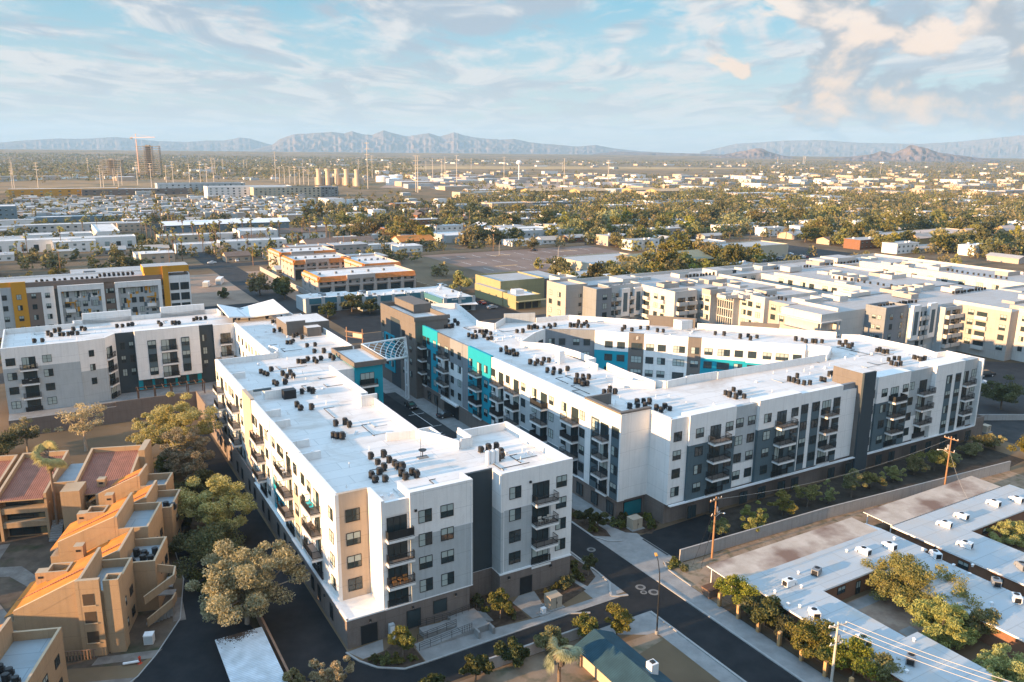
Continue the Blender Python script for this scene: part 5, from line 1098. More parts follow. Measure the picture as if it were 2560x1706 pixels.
# front chimney tower with openings, stair tower and outside stairs
b = MB(); b.box(-1.2, 1.5, -.55, .0, 0, 10.3, M_ST, M_STC); b.box(-1.2, -.8, -.56, .0, 0, 10.28, M_ST); b.build('chimney_tower', t1)
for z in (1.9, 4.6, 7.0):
    b = MB(); b.box(-.5, .8, -.58, -.5, z, z+1.5, mat('opening_shade', (.07, .05, .035), .95, .1)); b.box(-.6, .9, -.66, -.5, z-.12, z, M_STC); b.build('tower_opening', t1)  # flat dark panels, the shade of a recess put into their colour
b = MB(); b.box(1.8, 3.6, -.2, 1.6, 0, 9.0, M_ST); b.wall([(1.8, -.2), (3.6, -.2), (3.6, 1.6), (1.8, 1.6)], .25, 8.99, 9.9, M_ST, cap=M_STC); b.build('stair_tower', t1)
b = MB()
for (x0, y0, z0, x1, y1, z1) in ((4.4, 9.5, 5.6, 7.6, 10.4, 4.4), (7.6, 10.4, 4.4, 7.9, 8.0, 4.4), (7.9, 8.0, 4.4, 4.6, 5.6, 2.9), (5.0, 4.6, .2, 7.8, 6.6, 1.7), (7.8, 6.6, 1.7, 7.9, 8.2, 1.7)):
    d = Vector((x1-x0, y1-y0)).normalized(); n = Vector((-d.y, d.x))*.11; a = Vector((x0, y0)); c = Vector((x1, y1))
    b.hexa([tuple(a-n)+(z0,), tuple(c-n)+(z1,), tuple(c+n)+(z1,), tuple(a+n)+(z0,), tuple(a-n)+(z0+1.15,), tuple(c-n)+(z1+1.15,), tuple(c+n)+(z1+1.15,), tuple(a+n)+(z0+1.15,)], M_ST, M_STC)
for k in range(8): b.box(4.6+k*.38, 4.98+k*.38, 5.2+k*.25, 6.4+k*.25, 0, .2+k*.18, M_CONC)
b.box(6.6, 7.8, 7.4, 9.9, 4.1, 4.3, M_CONC); b.box(4.3, 7.8, 8.0, 9.2, 2.6, 2.75, M_CONC); b.build('outside_stairs', t1)
t2 = trow('stucco_apartments', 'tan stucco apartments with a walled roof well of dark condensers at the lower left corner', -50.6, 70.0, [(-4.0, 1.0, 10.2, 8.8, 5.0, 5, 8.6), (-2.2, -9.0, 9.8, 8.4, 5.0, 0, 8.6)])
# more of the same estate beyond the left edge: it keeps the lower storeys and the driveway in shade late in the day
for k, (x, y) in enumerate(((-93, 98), (-84, 78), (-74, 58))):
    q = thing('stucco_apartments', ('farthest', 'middle', 'nearest')[k]+' of the plain tan stucco blocks beyond the left edge', 'building', (x, y, 0), AT)
    b = MB(); b.box(-7, 7, -7, 7, 0, 8.4, M_ST, M_WELL); b.build('wall', q); b = MB(); b.wall([(-7, -7), (7, -7), (7, 7), (-7, 7)], .3, 8.39, 9.2, M_ST, cap=M_STC); b.build('parapet', q)
# rear block with brown tile roof facing the camera
tb = thing('stucco_apartments', 'tan three storey stucco block with brown tile roofs and dark balconies behind the palm', 'building', (-87.0, 114.2, 0), R(13))
wl = MB(); rf = MB(); cp = MB()
for (x0, x1, dz) in ((-9, 5.6, 0), (6.4, 13.6, .2), (17.2, 25.6, .3)):
    wl.hexa([(x0, 1.4, 0), (x1, 1.4, 0), (x1, 13, 0), (x0, 13, 0), (x0, 1.4, 6.6+dz), (x1, 1.4, 6.6+dz), (x1, 13, 8.9+dz), (x0, 13, 8.9+dz)], M_ST)
    b = MB(); quadslab(b, [(x0+.4, -.3, 6.75+dz), (x1-.4, -.3, 6.75+dz), (x1-.4, 12.6, 9.0+dz), (x0+.4, 12.6, 9.0+dz)], .2, M_ST, M_TILEB); b.build('tile_roof', tb)
    cp.box(x0-.02, x1+.02, 12.62, 13.02, 8, 9.8+dz, M_ST, M_STC)
    for x in (x0-.02, x1-.36):
        cp.hexa([(x, -.1, 5.6), (x+.38, -.1, 5.6), (x+.38, 12.6, 7.6), (x, 12.6, 7.6), (x, -.1, 7.5+dz), (x+.38, -.1, 7.5+dz), (x+.38, 12.6, 9.75+dz), (x, 12.6, 9.75+dz)], M_ST, M_STC)
    for z in (.25, 3.0, 5.4):
        link('balcony_opening', window_mesh(round(x1-x0-1.6, 1), 1.5 if z > .5 else 2.0, 0), tb, (x0+.8, 1.38, z), 0)
        if z > 1:
            b = MB(); b.box(x0+.5, x1-.5, .1, 1.3, z-.9, z, M_ST, M_STC); b.build('balcony', tb)
    for x in (x0+.02, x1-.45): wl.box(x, x+.43, -.05, 1.4, 0, 5.6, M_ST)
wl.box(13.6, 17.2, 3, 13, 0, 7.4, M_ST, M_WELL); cp.box(13.65, 17.15, 2.7, 3.0, 6.4, 8.2, M_ST, M_STC); wl.box(16.4, 19.2, -2.4, 1.39, 0, 8.6, M_ST, M_STC); wl.box(25.6, 26.6, 9, 14.5, 0, 10.5, M_ST, M_STC)
for k in range(9): wl.box(13.7, 15.4, -1.6+k*.3, -1.3+k*.3, 0, .25+k*.28, M_CONC)
wl.build('wall', tb); cp.build('parapet', tb)
sheet('grass_strip', [UV(*p) for p in ((-80, 75), (-52.5, 84), (-45, 85), (-41, 92), (-47, 100), (-60, 135), (-110, 112), (-110, 75))], .006, blend2('courtyard_soil', (.07, .052, .04), (.13, .098, .072), .35, .35, .65, .98, (.035, .045, .02), .2))
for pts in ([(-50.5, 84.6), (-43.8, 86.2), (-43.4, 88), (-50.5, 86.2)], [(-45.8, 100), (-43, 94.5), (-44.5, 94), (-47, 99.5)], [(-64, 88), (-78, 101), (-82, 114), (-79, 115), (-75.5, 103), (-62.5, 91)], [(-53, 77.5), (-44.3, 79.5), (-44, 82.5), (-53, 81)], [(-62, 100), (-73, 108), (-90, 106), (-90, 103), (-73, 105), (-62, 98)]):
    sheet('path', [UV(*p) for p in pts], .03, blend2('shaded_path', (.15, .13, .115), (.22, .195, .17), .6))  # darker concrete tone: the shade on these paths is put into the colour
ub2 = thing('utility_box', 'white utility cabinet beside the tan block near the dark driveway', 'electrical cabinet', (-45.6, 89.4, 0), AT); b = MB(); b.box(-.55, .55, -.5, .5, 0, 1.2, M_COP); b.box(-.58, .58, -.53, .53, 1.2, 1.28, M_COP); b.build('cabinet', ub2); b = MB(); b.box(-.5, .5, -.53, -.5, .1, 1.1, M_LGREY); b.build('door', ub2)
fh = thing('fire_hydrant', 'red and white pipe hydrant on the kerb of the dark driveway', 'hydrant', (-44.9, 85.2, 0), 0); b = MB(); b.tube((-1.8, -.5, .25), (0, 0, .3), .16, M_COP, 8); b.build('pipe', fh); b = MB(); b.lathe((0, 0, 0), [(.3, 0), (.14, .1), (.14, .75), (.2, .8), (.05, 1.0)], mat('red_paint', (.45, .05, .02), .5), 10); b.build('body', fh)
fp = thing('fence', 'brown slatted fence panel below the tall orange lit wall', 'fence', (-56.2, 84.9, 0), AT); b = MB()
for k in range(16): b.box(k*.36, k*.36+.14, -.03, .03, .05, 1.3, M_BLKB)
b.build('slats', fp); b = MB(); b.box(-.05, 5.8, -.05, .05, 1.3, 1.38, M_BLKB); b.build('rail', fp)
lamp('thin dark lamp post on the path in front of the tan stucco block', *UV(-74.5, 104.5), 4.5, 0, .2)
# ================================================================ mid-distance buildings on the same street grid
RES = [(-45, 150, -60, 150), (120, 320, 20, 155)]                 # reserved u0,u1,v0,v1 for the scatter
RES += [(40, 168, 150, 300), (316, 450, 156, 335)]
RESXY = [(-178, -92, 238, 330)]
def reserve(u0, u1, v0, v1): RES.append((u0-3, u1+3, v0-3, v1+3))
def wins_on(root, f, n, a0, a1, floors, w, h, d=.03, z0=1.0, fh=3.0, kind=None):
    for k in range(floors):
        for i in range(n): link('window', window_mesh(w, h, random.choice((0, 1, 2)) if kind is None else kind), root, f.pt(a0+(a1-a0)*(i+.5)/n-w/2, d, z0+k*fh), f.rot)
# terracotta mansard apartments
def mansard(label, u0, u1, v0, v1, nb, wcol):
    r = thing('apartment_house', label, 'building', XY(u0, v0)+(0,), TH); w, d = u1-u0, v1-v0; reserve(u0, u1, v0, v1)
    b = MB(); b.box(0, w, 1.1, d, 0, 9.0, wcol, M_ROOF); f = Fac((0, 1.1), 0)
    for i in range(nb+1): b.box(w*i/nb-.7 if i else 0, w*i/nb+.7 if i < nb else w, 0, 1.09, 0, 8.2, wcol)
    b.box(0, w, .02, 1.08, 5.6, 6.3, wcol); b.build('wall', r)
    mid = (nb//2-.0)
    for i in range(nb):
        x0, x1 = w*i/nb, w*(i+1)/nb
        m_ = MB()
        if i in (nb//2-1, nb//2) and nb > 4: m_.box(x0+.01, x1-.01, .0, 1.3, 8.21, 10, wcol, M_ROOF); m_.build('parapet_bay', r)
        else: m_.hexa([(x0, -.25, 7.7), (x1, -.25, 7.7), (x1, 1.4, 7.7), (x0, 1.4, 7.7), (x0, 1.1, 9.7), (x1, 1.1, 9.7), (x1, 1.4, 9.7), (x0, 1.4, 9.7)], M_TILE); m_.build('mansard_roof', r)
        link('balcony_opening', window_mesh(round(x1-x0-1.7, 1), 4.6, 0), r, (x0+.85, 1.08, .3), 0)
        link('window', window_mesh(1.3, 1.0, 0), r, (x0+.9, 1.06, 6.5), 0); link('window', window_mesh(.9, 1.0, 1), r, (x1-2.0, 1.06, 6.5), 0)
    m_ = MB(); m_.hexa([(-.25, -.2, 7.7), (1.4, -.2, 7.7), (1.4, d, 7.7), (-.25, d, 7.7), (1.1, .4, 9.69), (1.4, .4, 9.69), (1.4, d, 9.69), (1.1, d, 9.69)], M_TILEY); m_.build('mansard_roof', r)
    p = MB(); p.wall([(w, 1.3), (w, d), (1.4, d)], .3, 8.99, 9.7, wcol, closed=False); p.build('parapet', r)
    wins_on(r, West(0), 3, -d+1, -1, 3, 1.2, 1.3)
    for k in range(5):
        b = MB(); b.box(4+k*w/6, 5+k*w/6, d*.5, d*.5+1, 8.98, 9.9, M_MGREY); b.build('roof_unit', r)
M_PINK = mat('pinkish_stucco', (.41, .355, .32), .9, .06, .5, .04, 8)
mansard('tan apartment house with orange tile mansard and seven balcony bays behind the strip mall', 68.5, 112.5, 232, 256, 7, M_PINK)
mansard('tan apartment house with orange mansard, nearer of two beyond the empty lot', 74, 103, 289, 312, 5, M_PINK)
mansard('tan apartment house with orange mansard, farther of two beyond the empty lot', 76, 106, 322, 346, 5, M_PINK)
mansard('white roofed apartment house with orange tile end behind the seven bay one', 99, 118, 262, 296, 3, M_PINK)
# strip mall with teal fascia
sm = thing('strip_mall', 'low strip mall with teal fascia bands and white roof crowded with small units', 'building', XY(56, 200)+(0,), TH); reserve(52, 122, 180, 222)
M_SLT = mat('dull_teal_fascia', (.05, .155, .20), .85, .06)
b = MB(); fz = MB()
for (u0, u1, v0, v1) in ((0, 20.5, 8, 21), (20.5, 47, 2, 17), (47, 61, -16, 15)):
    b.box(u0, u1, v0, v1, 0, 5.2, M_LGREY, M_ROOF); fz.box(u0+.3, u1-.3, v0-.25, v0+.0, 3.4, 5.6, M_SLT)
    for k in range(int((u1-u0)/6)+1):
        q = MB(); x = min(u0+k*6.2, u1-1.4); q.box(x, x+1.4, v0-.4, v0-.02, 0, 5.9, M_LGREY); q.build('pier', sm)
    wins_on(sm, Fac((0, v0), 0), int((u1-u0)/6), u0+1, u1-1, 1, 4.0, 2.7, .03, .2, 3, 0)
fz.box(46.7, 46.98, -15.5, 2, 3.4, 5.6, M_SLT); b.build('wall', sm); fz.build('fascia', sm)
le = MB()
for k in range(9): le.box(50.6+k*.62+(.5 if k > 4 else 0), 50.95+k*.62+(.5 if k > 4 else 0), -16.30, -16.24, 4.75, 5.2+.12*(k % 3 == 0), M_COP)
le.build('lettering', sm); wins_on(sm, West(47), 4, -1.0, 15, 1, 3.2, 2.7, .03, .2, 3, 0)
aw_ = MB(); aw_.hexa([(46, -15.6, 3.0), (61, -18.4, 2.6), (61, -16, 3.0), (46, -15.4, 3.0), (46, -15.6, 3.1), (61, -18.4, 2.7), (61, -16, 3.4), (46, -15.4, 3.4)], M_COP); aw_.build('awning', sm)
# the lettering on the fascia is too small to read on the photograph: a row of small raised white letters of no certain words
for i in range(34):
    u = random.uniform(1, 60); v = (9+random.uniform(0, 10)) if u < 20 else ((3+random.uniform(0, 12)) if u < 46 else random.uniform(-14, 13))
    q = MB(); s = random.uniform(.4, .8); q.box(u-s, u+s, v-s*.8, v+s*.8, 5.19, 5.2+random.uniform(.5, 1.2), M_COP if i % 3 else M_MGREY); q.build('roof_unit', sm)
# olive commercial building
ol = thing('commercial_building', 'olive and tan flat roofed commercial building with a lower wing, left of the grey complex', 'building', XY(131, 177)+(0,), TH); reserve(128, 172, 170, 222)
M_OLV = mat('olive_stucco', (.31, .275, .15), .9, .06, .5, .04, 8, streak=.1)
b = MB(); b.box(2.4, 24, 15.8, 38, 0, 8.4, M_OLV, M_ROOF2); b.box(24, 36, 18, 40, 0, 8.2, M_TAUPE, M_ROOF2); b.box(0, 2.38, 10, 34, 0, 5.8, M_OLV, M_ROOF2); b.box(.3, 12, -.5, 15.7, 0, 5.0, M_OLV, M_ROOF); b.box(4, 8, 6, 10, 4.99, 6.6, M_COP, M_ROOF); b.build('wall', ol)
p = MB(); p.wall([(2.4, 15.8), (24, 15.8), (24, 38), (2.4, 38)], .3, 8.39, 9.0, M_OLV); p.wall([(.3, -.5), (12, -.5), (12, 15.7), (.3, 15.7)], .3, 4.99, 5.5, M_OLV); p.build('parapet', ol)
q = MB(); q.box(.3, 14, -2.6, -.52, 3.2, 3.5, M_OLV); q.build('canopy', ol); wins_on(ol, Fac((0, -.5), 0), 3, 1, 11, 1, 2.6, 2.6, .03, .2, 3, 0)
# other buildings of the middle distance: label, u0,u1,v0,v1,h, wall, roof, window floors, windows per front
M_DRAB = mat('drab_green_metal', (.20, .20, .13), .6, .08); M_BLUEG = mat('blue_grey_paint', (.16, .22, .26), .85, .06); M_YEL = mat('pale_yellow_stucco', (.49, .43, .33), .9, .06)
def plain(label, name, u0, u1, v0, v1, h, wall, roof, fl=1, n=5, par=.5, ww=1.6, wh=1.3, extra=None, cat='building', side=True):
    r = thing(name, label, cat, XY(u0, v0)+(0,), TH); w, d = u1-u0, v1-v0; reserve(u0, u1, v0, v1)
    b = MB(); b.box(0, w, 0, d, 0, h, wall, roof); b.build('wall', r)
    if par: p = MB(); p.wall([(0, 0), (w, 0), (w, d), (0, d)], .3, h-.01, h+par, wall); p.build('parapet', r)
    fh = (h-.4)/max(1, fl)
    if n: wins_on(r, Fac((0, 0), 0), n, .6, w-.6, fl, ww, min(wh, fh-1), .03, .9, fh)
    if side and n: wins_on(r, West(0), max(2, int(n*d/w*.7)), -d+.6, -.6, fl, ww, min(wh, fh-1), .03, .9, fh)
    if extra: extra(r, w, d, h)
    return r
def gable(label, name, u0, u1, v0, v1, h, wall, roofm, fl=2, n=10, rise=2.2, along=True, wh=1.4):
    r = thing(name, label, 'building', XY(u0, v0)+(0,), TH); w, d = u1-u0, v1-v0; reserve(u0, u1, v0, v1)
    b = MB(); b.box(0, w, 0, d, 0, h, wall); b.face([(0, 0, h), (0, d/2, h+rise), (0, d, h)], wall); b.face([(w, 0, h), (w, d, h), (w, d/2, h+rise)], wall); b.build('wall', r)
    q = MB(); quadslab(q, [(-.8, -.9, h-.25), (w+.8, -.9, h-.25), (w+.8, d/2, h+rise+.1), (-.8, d/2, h+rise+.1)], .15, roofm, roofm); quadslab(q, [(-.8, d/2, h+rise+.1), (w+.8, d/2, h+rise+.1), (w+.8, d+.9, h-.25), (-.8, d+.9, h-.25)], .15, roofm, roofm); q.build('roof', r)
    fh = h/fl
    if n: wins_on(r, Fac((0, 0), 0), n, .6, w-.6, fl, 1.6, min(wh, fh-1), .03, .9, fh)
    return r
def gu(px, py, z=0): return GU(px, py, z)
M_GRAVR = mat('grey_gravel_roof', (.36, .355, .345), .9, .1, .4); M_BROWNR = mat('brown_shingle_roof', (.16, .115, .09), .9, .12, .6, .1, 4); M_ORR = mat('orange_tile_roof', (.46, .17, .035), .85, .1, .6, .1, 4)
def at(px, py, w, d, z=0):
    u, v = GU(px, py, z); return (u, u+w, v, v+d)
plain('long white two storey motel with blue grey window bays at the left edge', 'motel', *at(-20, 636, 78, 13), 7, M_WHITE, M_ROOF, 1, 12, .4, 2.6, 3.6)
plain('white roofed parking deck wing between the two long motel blocks', 'motel', *at(60, 612, 40, 14), 5.6, M_WHITE, M_ROOF, 1, 6)
plain('rear white roofed block of the long motel', 'motel', *at(40, 588, 72, 12), 6.4, M_LGREY, M_ROOF, 2, 14, .3, 1.8, 1.3)
plain('wide white flat roof beside the palm lined road', 'motel', *at(245, 604, 14, 62), 6.4, M_WHITE, M_ROOF, 1, 2, .3, 2.4, 3)
gable('long motel with a pale low gable roof behind the palm row', 'motel', *at(410, 588, 92, 16), 7, M_BLUEG, M_COP, 2, 18)
plain('blue grey block with a white roof near the left edge, smaller one', 'block', *at(92, 566, 26, 18), 6.5, M_BLUEG, M_ROOF, 1, 4)
plain('blue grey block with a white roof beside the palms, longer one', 'block', *at(150, 562, 60, 16), 6, M_BLUEG, M_ROOF, 1, 8)
plain('tall blue grey block cut by the left edge', 'block', *at(-35, 566, 22, 30), 15, M_BLUEG, M_ROOF, 4, 5)
plain('white shed roofed apartments beside the road with tan wall', 'apartment_house', *at(400, 616, 26, 16), 6, M_YEL, M_ROOF, 2, 4)
plain('pair of flat white roofs in the palm grove, right one', 'apartment_house', *at(470, 608, 46, 9), 5, M_WHITE, M_ROOF, 1, 7)
plain('flat white roof in the palm grove, left one', 'apartment_house', *at(440, 634, 34, 12), 4.6, M_WHITE, M_ROOF, 1, 5)
plain('flat white roofed block right of the palm grove', 'apartment_house', *at(555, 630, 40, 14), 5.6, M_WHITE, M_ROOF, 2, 6)
plain('cube like white block with rooftop units right of the palms', 'apartment_house', *at(600, 606, 26, 22), 7, M_WHITE, M_ROOF, 2, 4)
gable('brown roofed house with white gables beyond the motel', 'house', *at(700, 600, 34, 16), 5, M_WHITE, M_BROWNR, 1, 5); gable('wide brown shingle roof beyond the mansard apartments', 'house', *at(770, 628, 44, 18), 4.5, M_WHITE, M_BROWNR, 1, 6)
gable('small house with vivid orange roof among the trees, left one', 'house', *at(958, 600, 20, 14), 4.2, M_YEL, M_ORR, 1, 2, 2.6); gable('small house with vivid orange roof among the trees, right one', 'house', *at(1002, 620, 24, 16), 4.2, M_YEL, M_ORR, 1, 2, 2.8)
plain('long white carport roof left of the orange roofed houses', 'carport', *at(885, 600, 30, 7), 3, M_COP, M_ROOF, 1, 0, 0, cat='carport'); plain('long white carport roof before the orange roofed houses', 'carport', *at(915, 625, 30, 7), 3, M_COP, M_ROOF, 1, 0, 0, cat='carport')
plain('white two storey apartments with small orange balconies beyond the parking lot', 'apartment_house', *at(1240, 604, 44, 18), 7.5, M_WHITE, M_ROOF, 2, 8); plain('grey flanked white block right of the small orange balconies', 'apartment_house', *at(1310, 606, 50, 16), 7.5, M_LGREY, M_ROOF, 2, 7)
plain('low grey shed with a white roof at the edge of the parking lot', 'shed', *at(1115, 608, 22, 30), 4.5, M_LGREY, M_ROOF, 1, 2)
plain('cream stucco block lit by the sun behind the yellow green trees', 'commercial_building', *at(1832, 656, 46, 22), 8, M_YEL, M_ROOF2, 1, 7); plain('cream stucco block to the left behind the tall tree', 'commercial_building', *at(1712, 642, 34, 16), 7.5, M_WHITE, M_ROOF2, 1, 4)
gable('low drab green roofed pavilion behind the grey complex', 'pavilion', *at(1600, 680, 52, 26), 4.5, M_TAUPE, M_DRAB, 1, 6, 3.2); plain('flat pale roofed store left of the drab green pavilion', 'store', *at(1480, 690, 44, 34), 5.5, M_YEL, M_ROOF2, 1, 4)
plain('pink tan roofed supermarket with ochre gables, far right', 'supermarket', *at(2281, 622, 95, 36), 7, M_YEL, mat('pinkish_metal_roof', (.50, .39, .33), .7, .08), 1, 6, .4, 3, 3); 
for k, (px, py) in enumerate(((2290, 626), (2420, 612), (2510, 603))): gable('ochre gabled entrance '+('nearest the camera', 'in the middle', 'farthest along')[k]+' on the supermarket front', 'store_entrance', *at(px, py, 16, 8), 8, mat('ochre_wall', (.42, .29, .14), .9, .06), MATS['pinkish_metal_roof'], 1, 0, 3)
gable('tan ranch house with three low gables behind the grey complex', 'house', *at(1985, 600, 40, 16), 3.6, M_TAN, M_GRAVR, 1, 6, 1.6)
for k in range(6):
    gable(('first', 'second', 'third', 'fourth', 'fifth', 'sixth')[k]+' from the left in the line of yellow hip roofed apartments beyond the trees', 'apartment_house', *at(1325+k*62+(70 if k > 2 else 0), 493-(3 if k % 2 else 0), 50, 26), 8.5, mat('yellow_stucco', (.43, .32, .16), .9, .06), mat('sand_tile_roof', (.50, .35, .20), .9, .1, .5), 3, 9, 3.0)
plain('white townhouse row with dark upper windows, left of the yellow apartments on the right', 'townhouses', *at(1630, 522, 84, 16), 8, M_WHITE, M_BROWNR, 2, 20, .3, 1.8, 1.6)
for k, (px, py, w, h) in enumerate(((395, 486, 120, 14), (520, 496, 110, 14), (635, 496, 90, 13), (720, 494, 70, 13))):
    plain(('leftmost', 'second from left', 'third from left', 'rightmost')[k]+' of the far white and grey four storey apartments on the left', 'apartment_building', *at(px, py, w, 26), h, (M_LGREY, M_WHITE, M_YEL, M_MGREY)[k], M_ROOF, 4, 15, .8, 2.4, 1.8, side=False)
plain('long brown and orange school building at the far left, orange end', 'school', *at(20, 492, 130, 24), 9, M_OR, M_ROOF, 2, 12, .3, 3, 1.6); plain('long dark brown school building right of the orange one', 'school', *at(205, 490, 140, 24), 8, M_BRN, M_ROOF, 2, 14, .3, 3, 1.6)
plain('pinkish tan flats with a pale flat roof at the middle distance, left', 'apartment_house', *at(1130, 534, 60, 22), 8, M_LGREY, M_ROOF2, 2, 8); plain('tan and terracotta flats at the middle distance beside the grey ones', 'apartment_house', *at(1230, 532, 50, 24), 9, M_TAN, M_ROOF2, 2, 7)
plain('long grey flats with pale roof edge right of the terracotta flats', 'apartment_house', *at(1290, 528, 100, 20), 8, M_MGREY, M_ROOF, 2, 16); plain('cream flat roofed block above the tree belt', 'apartment_house', *at(1150, 500, 62, 24), 9, M_YEL, M_ROOF2, 2, 7)
# empty lot, roads and the big parking lot
sheet('street', rect(42, 56, 152, 205), .02, M_ASPH); sheet('street', rect(-140, 330, 152, 164), .022, M_ASPH); sheet('street', rect(46, 60, 205, 640), .021, M_ASPH); sheet('parking_lot', rect(60, 130, 165, 212), .017, M_ASPHN)
sheet('empty_lot', rect(10, 67, 236, 330), .014, blend2('lot_dirt', (.22, .155, .115), (.32, .23, .17), .08, .35, .65)); sheet('parking_lot', rect(10, 45, 190, 240), .018, M_ASPHN)
sheet('street', rect(-260, 700, 352, 366), .02, M_ASPH); M_LOT = blend2('red_parking_asphalt', (.17, .122, .10), (.23, .17, .14), .05, .35, .65)
sheet('parking_lot', rect(168, 290, 262, 350), .019, M_LOT); RES += [(0, 66, 165, 345), (160, 295, 225, 368), (-400, 800, 348, 370)]
ln = MB()
for k in range(11):
    for j in range(3):
        u0 = 176+k*10; v0 = 275+j*26; p = [XY(u0, v0), XY(u0+.25, v0), XY(u0+.25, v0+12), XY(u0, v0+12)]; ln.face([q+(.03,) for q in p], M_LINE)
ln.build('parking_markings', kind='structure')
for k, (u0, v0) in enumerate(((185, 288), (212, 286), (240, 300), (255, 330), (205, 330))):
    sheet('planting_island', rect(u0, u0+14, v0, v0+2.5), .026, mat('gold_gravel', (.42, .27, .14), .95, .1))
pwall('property_wall', 'long pale wall beside the road behind the strip mall', [(119, 262), (121, 224)], 2.2, .25, M_STC); pwall('property_wall', 'concrete wall beside the empty dirt lot', [(67.4, 330), (67.4, 240)], 2.2, .25, M_BLK)
pwall('property_wall', 'low pale wall along the far side of the parking lot', [(165, 352.5), (290, 352.5)], 1.6, .25, M_STC)
for k, (px, py) in enumerate(((1248, 640), (1395, 655), (1332, 622), (1640, 652))): lamp('thin parking lot lamp, number %s from the left in the reddish lot' % ('one', 'three', 'two', 'four')[k], *GU(px, py), 9, TH, 1.0, M_PSTEEL)
cc = ((.7, .7, .7), (.04, .042, .05), (.35, .36, .38), (.30, .04, .03), (.08, .12, .2))
for k, (px, py, lb) in enumerate(((1205, 757, 'maroon car parked in the lot beside the olive building'), (1230, 768, 'pale sedan parked in the lot beside the olive building'), (1395, 655, 'white car crossing the reddish parking lot'), (1530, 640, 'white car at the right end of the reddish parking lot'), (1335, 626, 'dark car at the far edge of the reddish parking lot'),
        (530, 657, 'white car on the road by the empty dirt lot, left one'), (592, 652, 'white car on the road by the empty dirt lot, right one'), (1105, 715, 'white van behind the strip mall'))):
    x, y = G(px, py, .6); car(lb, x, y, TH+R(random.choice((0, 90, 180))), (cc[3], cc[2], cc[0], cc[0], cc[1], cc[0], cc[0], cc[0])[k], 'van' if 'van' in lb else 'saloon')
for i in range(14):
    x, y = XY(14+2.9*(i % 7), 196+18*(i//7)); car('car parked in the row beside the amber framed building', x, y, TH+R(90), cc[i % 3], 'saloon' if i % 4 else 'van', .035, 'cars parked beside the amber building')
for i in range(60):
    x, y = XY(333+3.1*(i % 15)+random.uniform(-.3, .3), 240+14*(i//15)-(i % 15)*.2); 
    if random.random() < .85: car('car parked in the rows of the supermarket car park', x, y, TH+R(90), cc[random.randrange(5)], 'saloon' if i % 3 else 'van', .035, 'cars in the supermarket car park')
sheet('parking_lot', rect(322, 420, 228, 310), .018, M_ASPH); RES.append((318, 424, 224, 314))
for i in range(2):
    t = thing('cargo_container', ('white box container in the empty lot, larger one', 'white box container in the empty lot, smaller one')[i], 'container', XY(41-7*i, 296-6*i)+(0,), TH+R(70)); b = MB(); b.box(-4+i*1.5, 4-i*1.5, -1.2, 1.2, .2, 2.9-.4*i, M_COP); b.build('body', t); b = MB(); b.box(-4.04+i*1.5, -4+i*1.5, -1.1, 1.1, .3, 2.6-.4*i, M_LGREY); b.build('door', t)
# billboard at the street mouth
bb = thing('street_sign', 'rusty steel post sign with a cream panel at the far end of the street', 'sign', XY(52.5, 150)+(0,), TH+R(-60))
b = MB(); 
for x in (0, 6.5): b.box(x-.15, x+.15, -.15, .15, 0, 6.2, M_BLKB)
b.build('post', bb); b = MB(); b.box(-.6, 7, -.1, .1, 4.6, 5.0, M_BLKB); b.box(-.6, 7, -.1, .1, 3.0, 3.2, M_BLKB); b.build('beam', bb); b = MB(); b.box(2.6, 6.3, -.12, .12, 3.25, 4.55, M_YEL); b.build('panel', bb)
# ================================================================ trees
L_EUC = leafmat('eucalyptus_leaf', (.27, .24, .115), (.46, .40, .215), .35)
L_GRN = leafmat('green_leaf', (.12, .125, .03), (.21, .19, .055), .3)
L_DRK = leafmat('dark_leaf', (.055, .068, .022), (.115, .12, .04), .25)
L_YEL = leafmat('yellow_green_leaf', (.20, .205, .035), (.31, .29, .06), .3)
L_PV = leafmat('palo_verde_leaf', (.25, .255, .085), (.40, .375, .15), .35)
L_PALM = leafmat('palm_frond', (.24, .23, .045), (.42, .37, .09), .3)
L_OLV = leafmat('olive_leaf', (.18, .155, .05), (.29, .24, .085), .3)
M_BARK = mat('bark', (.16, .12, .09), .95, .2, 1.5); M_PALEB = mat('pale_bark', (.36, .30, .24), .9, .2, 1.5)
def quads_mesh(name, P, A, B_, mats, idx=None):
    """leaf quads: centres P, half axes A and B_"""
    n = len(P); V = np.empty((n, 4, 3), np.float32); V[:, 0] = P-A-B_; V[:, 1] = P+A-B_; V[:, 2] = P+A*.9+B_; V[:, 3] = P-A*.9+B_
    me = bpy.data.meshes.new(name); me.vertices.add(n*4); me.vertices.foreach_set('co', V.ravel())
    me.loops.add(n*4); me.loops.foreach_set('vertex_index', np.arange(n*4, dtype=np.int32))
    me.polygons.add(n); me.polygons.foreach_set('loop_start', np.arange(0, n*4, 4, dtype=np.int32)); me.polygons.foreach_set('loop_total', np.full(n, 4, np.int32))
    for m in mats: me.materials.append(m)
    if idx is not None: me.polygons.foreach_set('material_index', idx.astype(np.int32))
    me.update(); me.validate(); return me
def unit(n):
    v = rng.normal(size=(n, 3)); return v/np.linalg.norm(v, axis=1, keepdims=True)
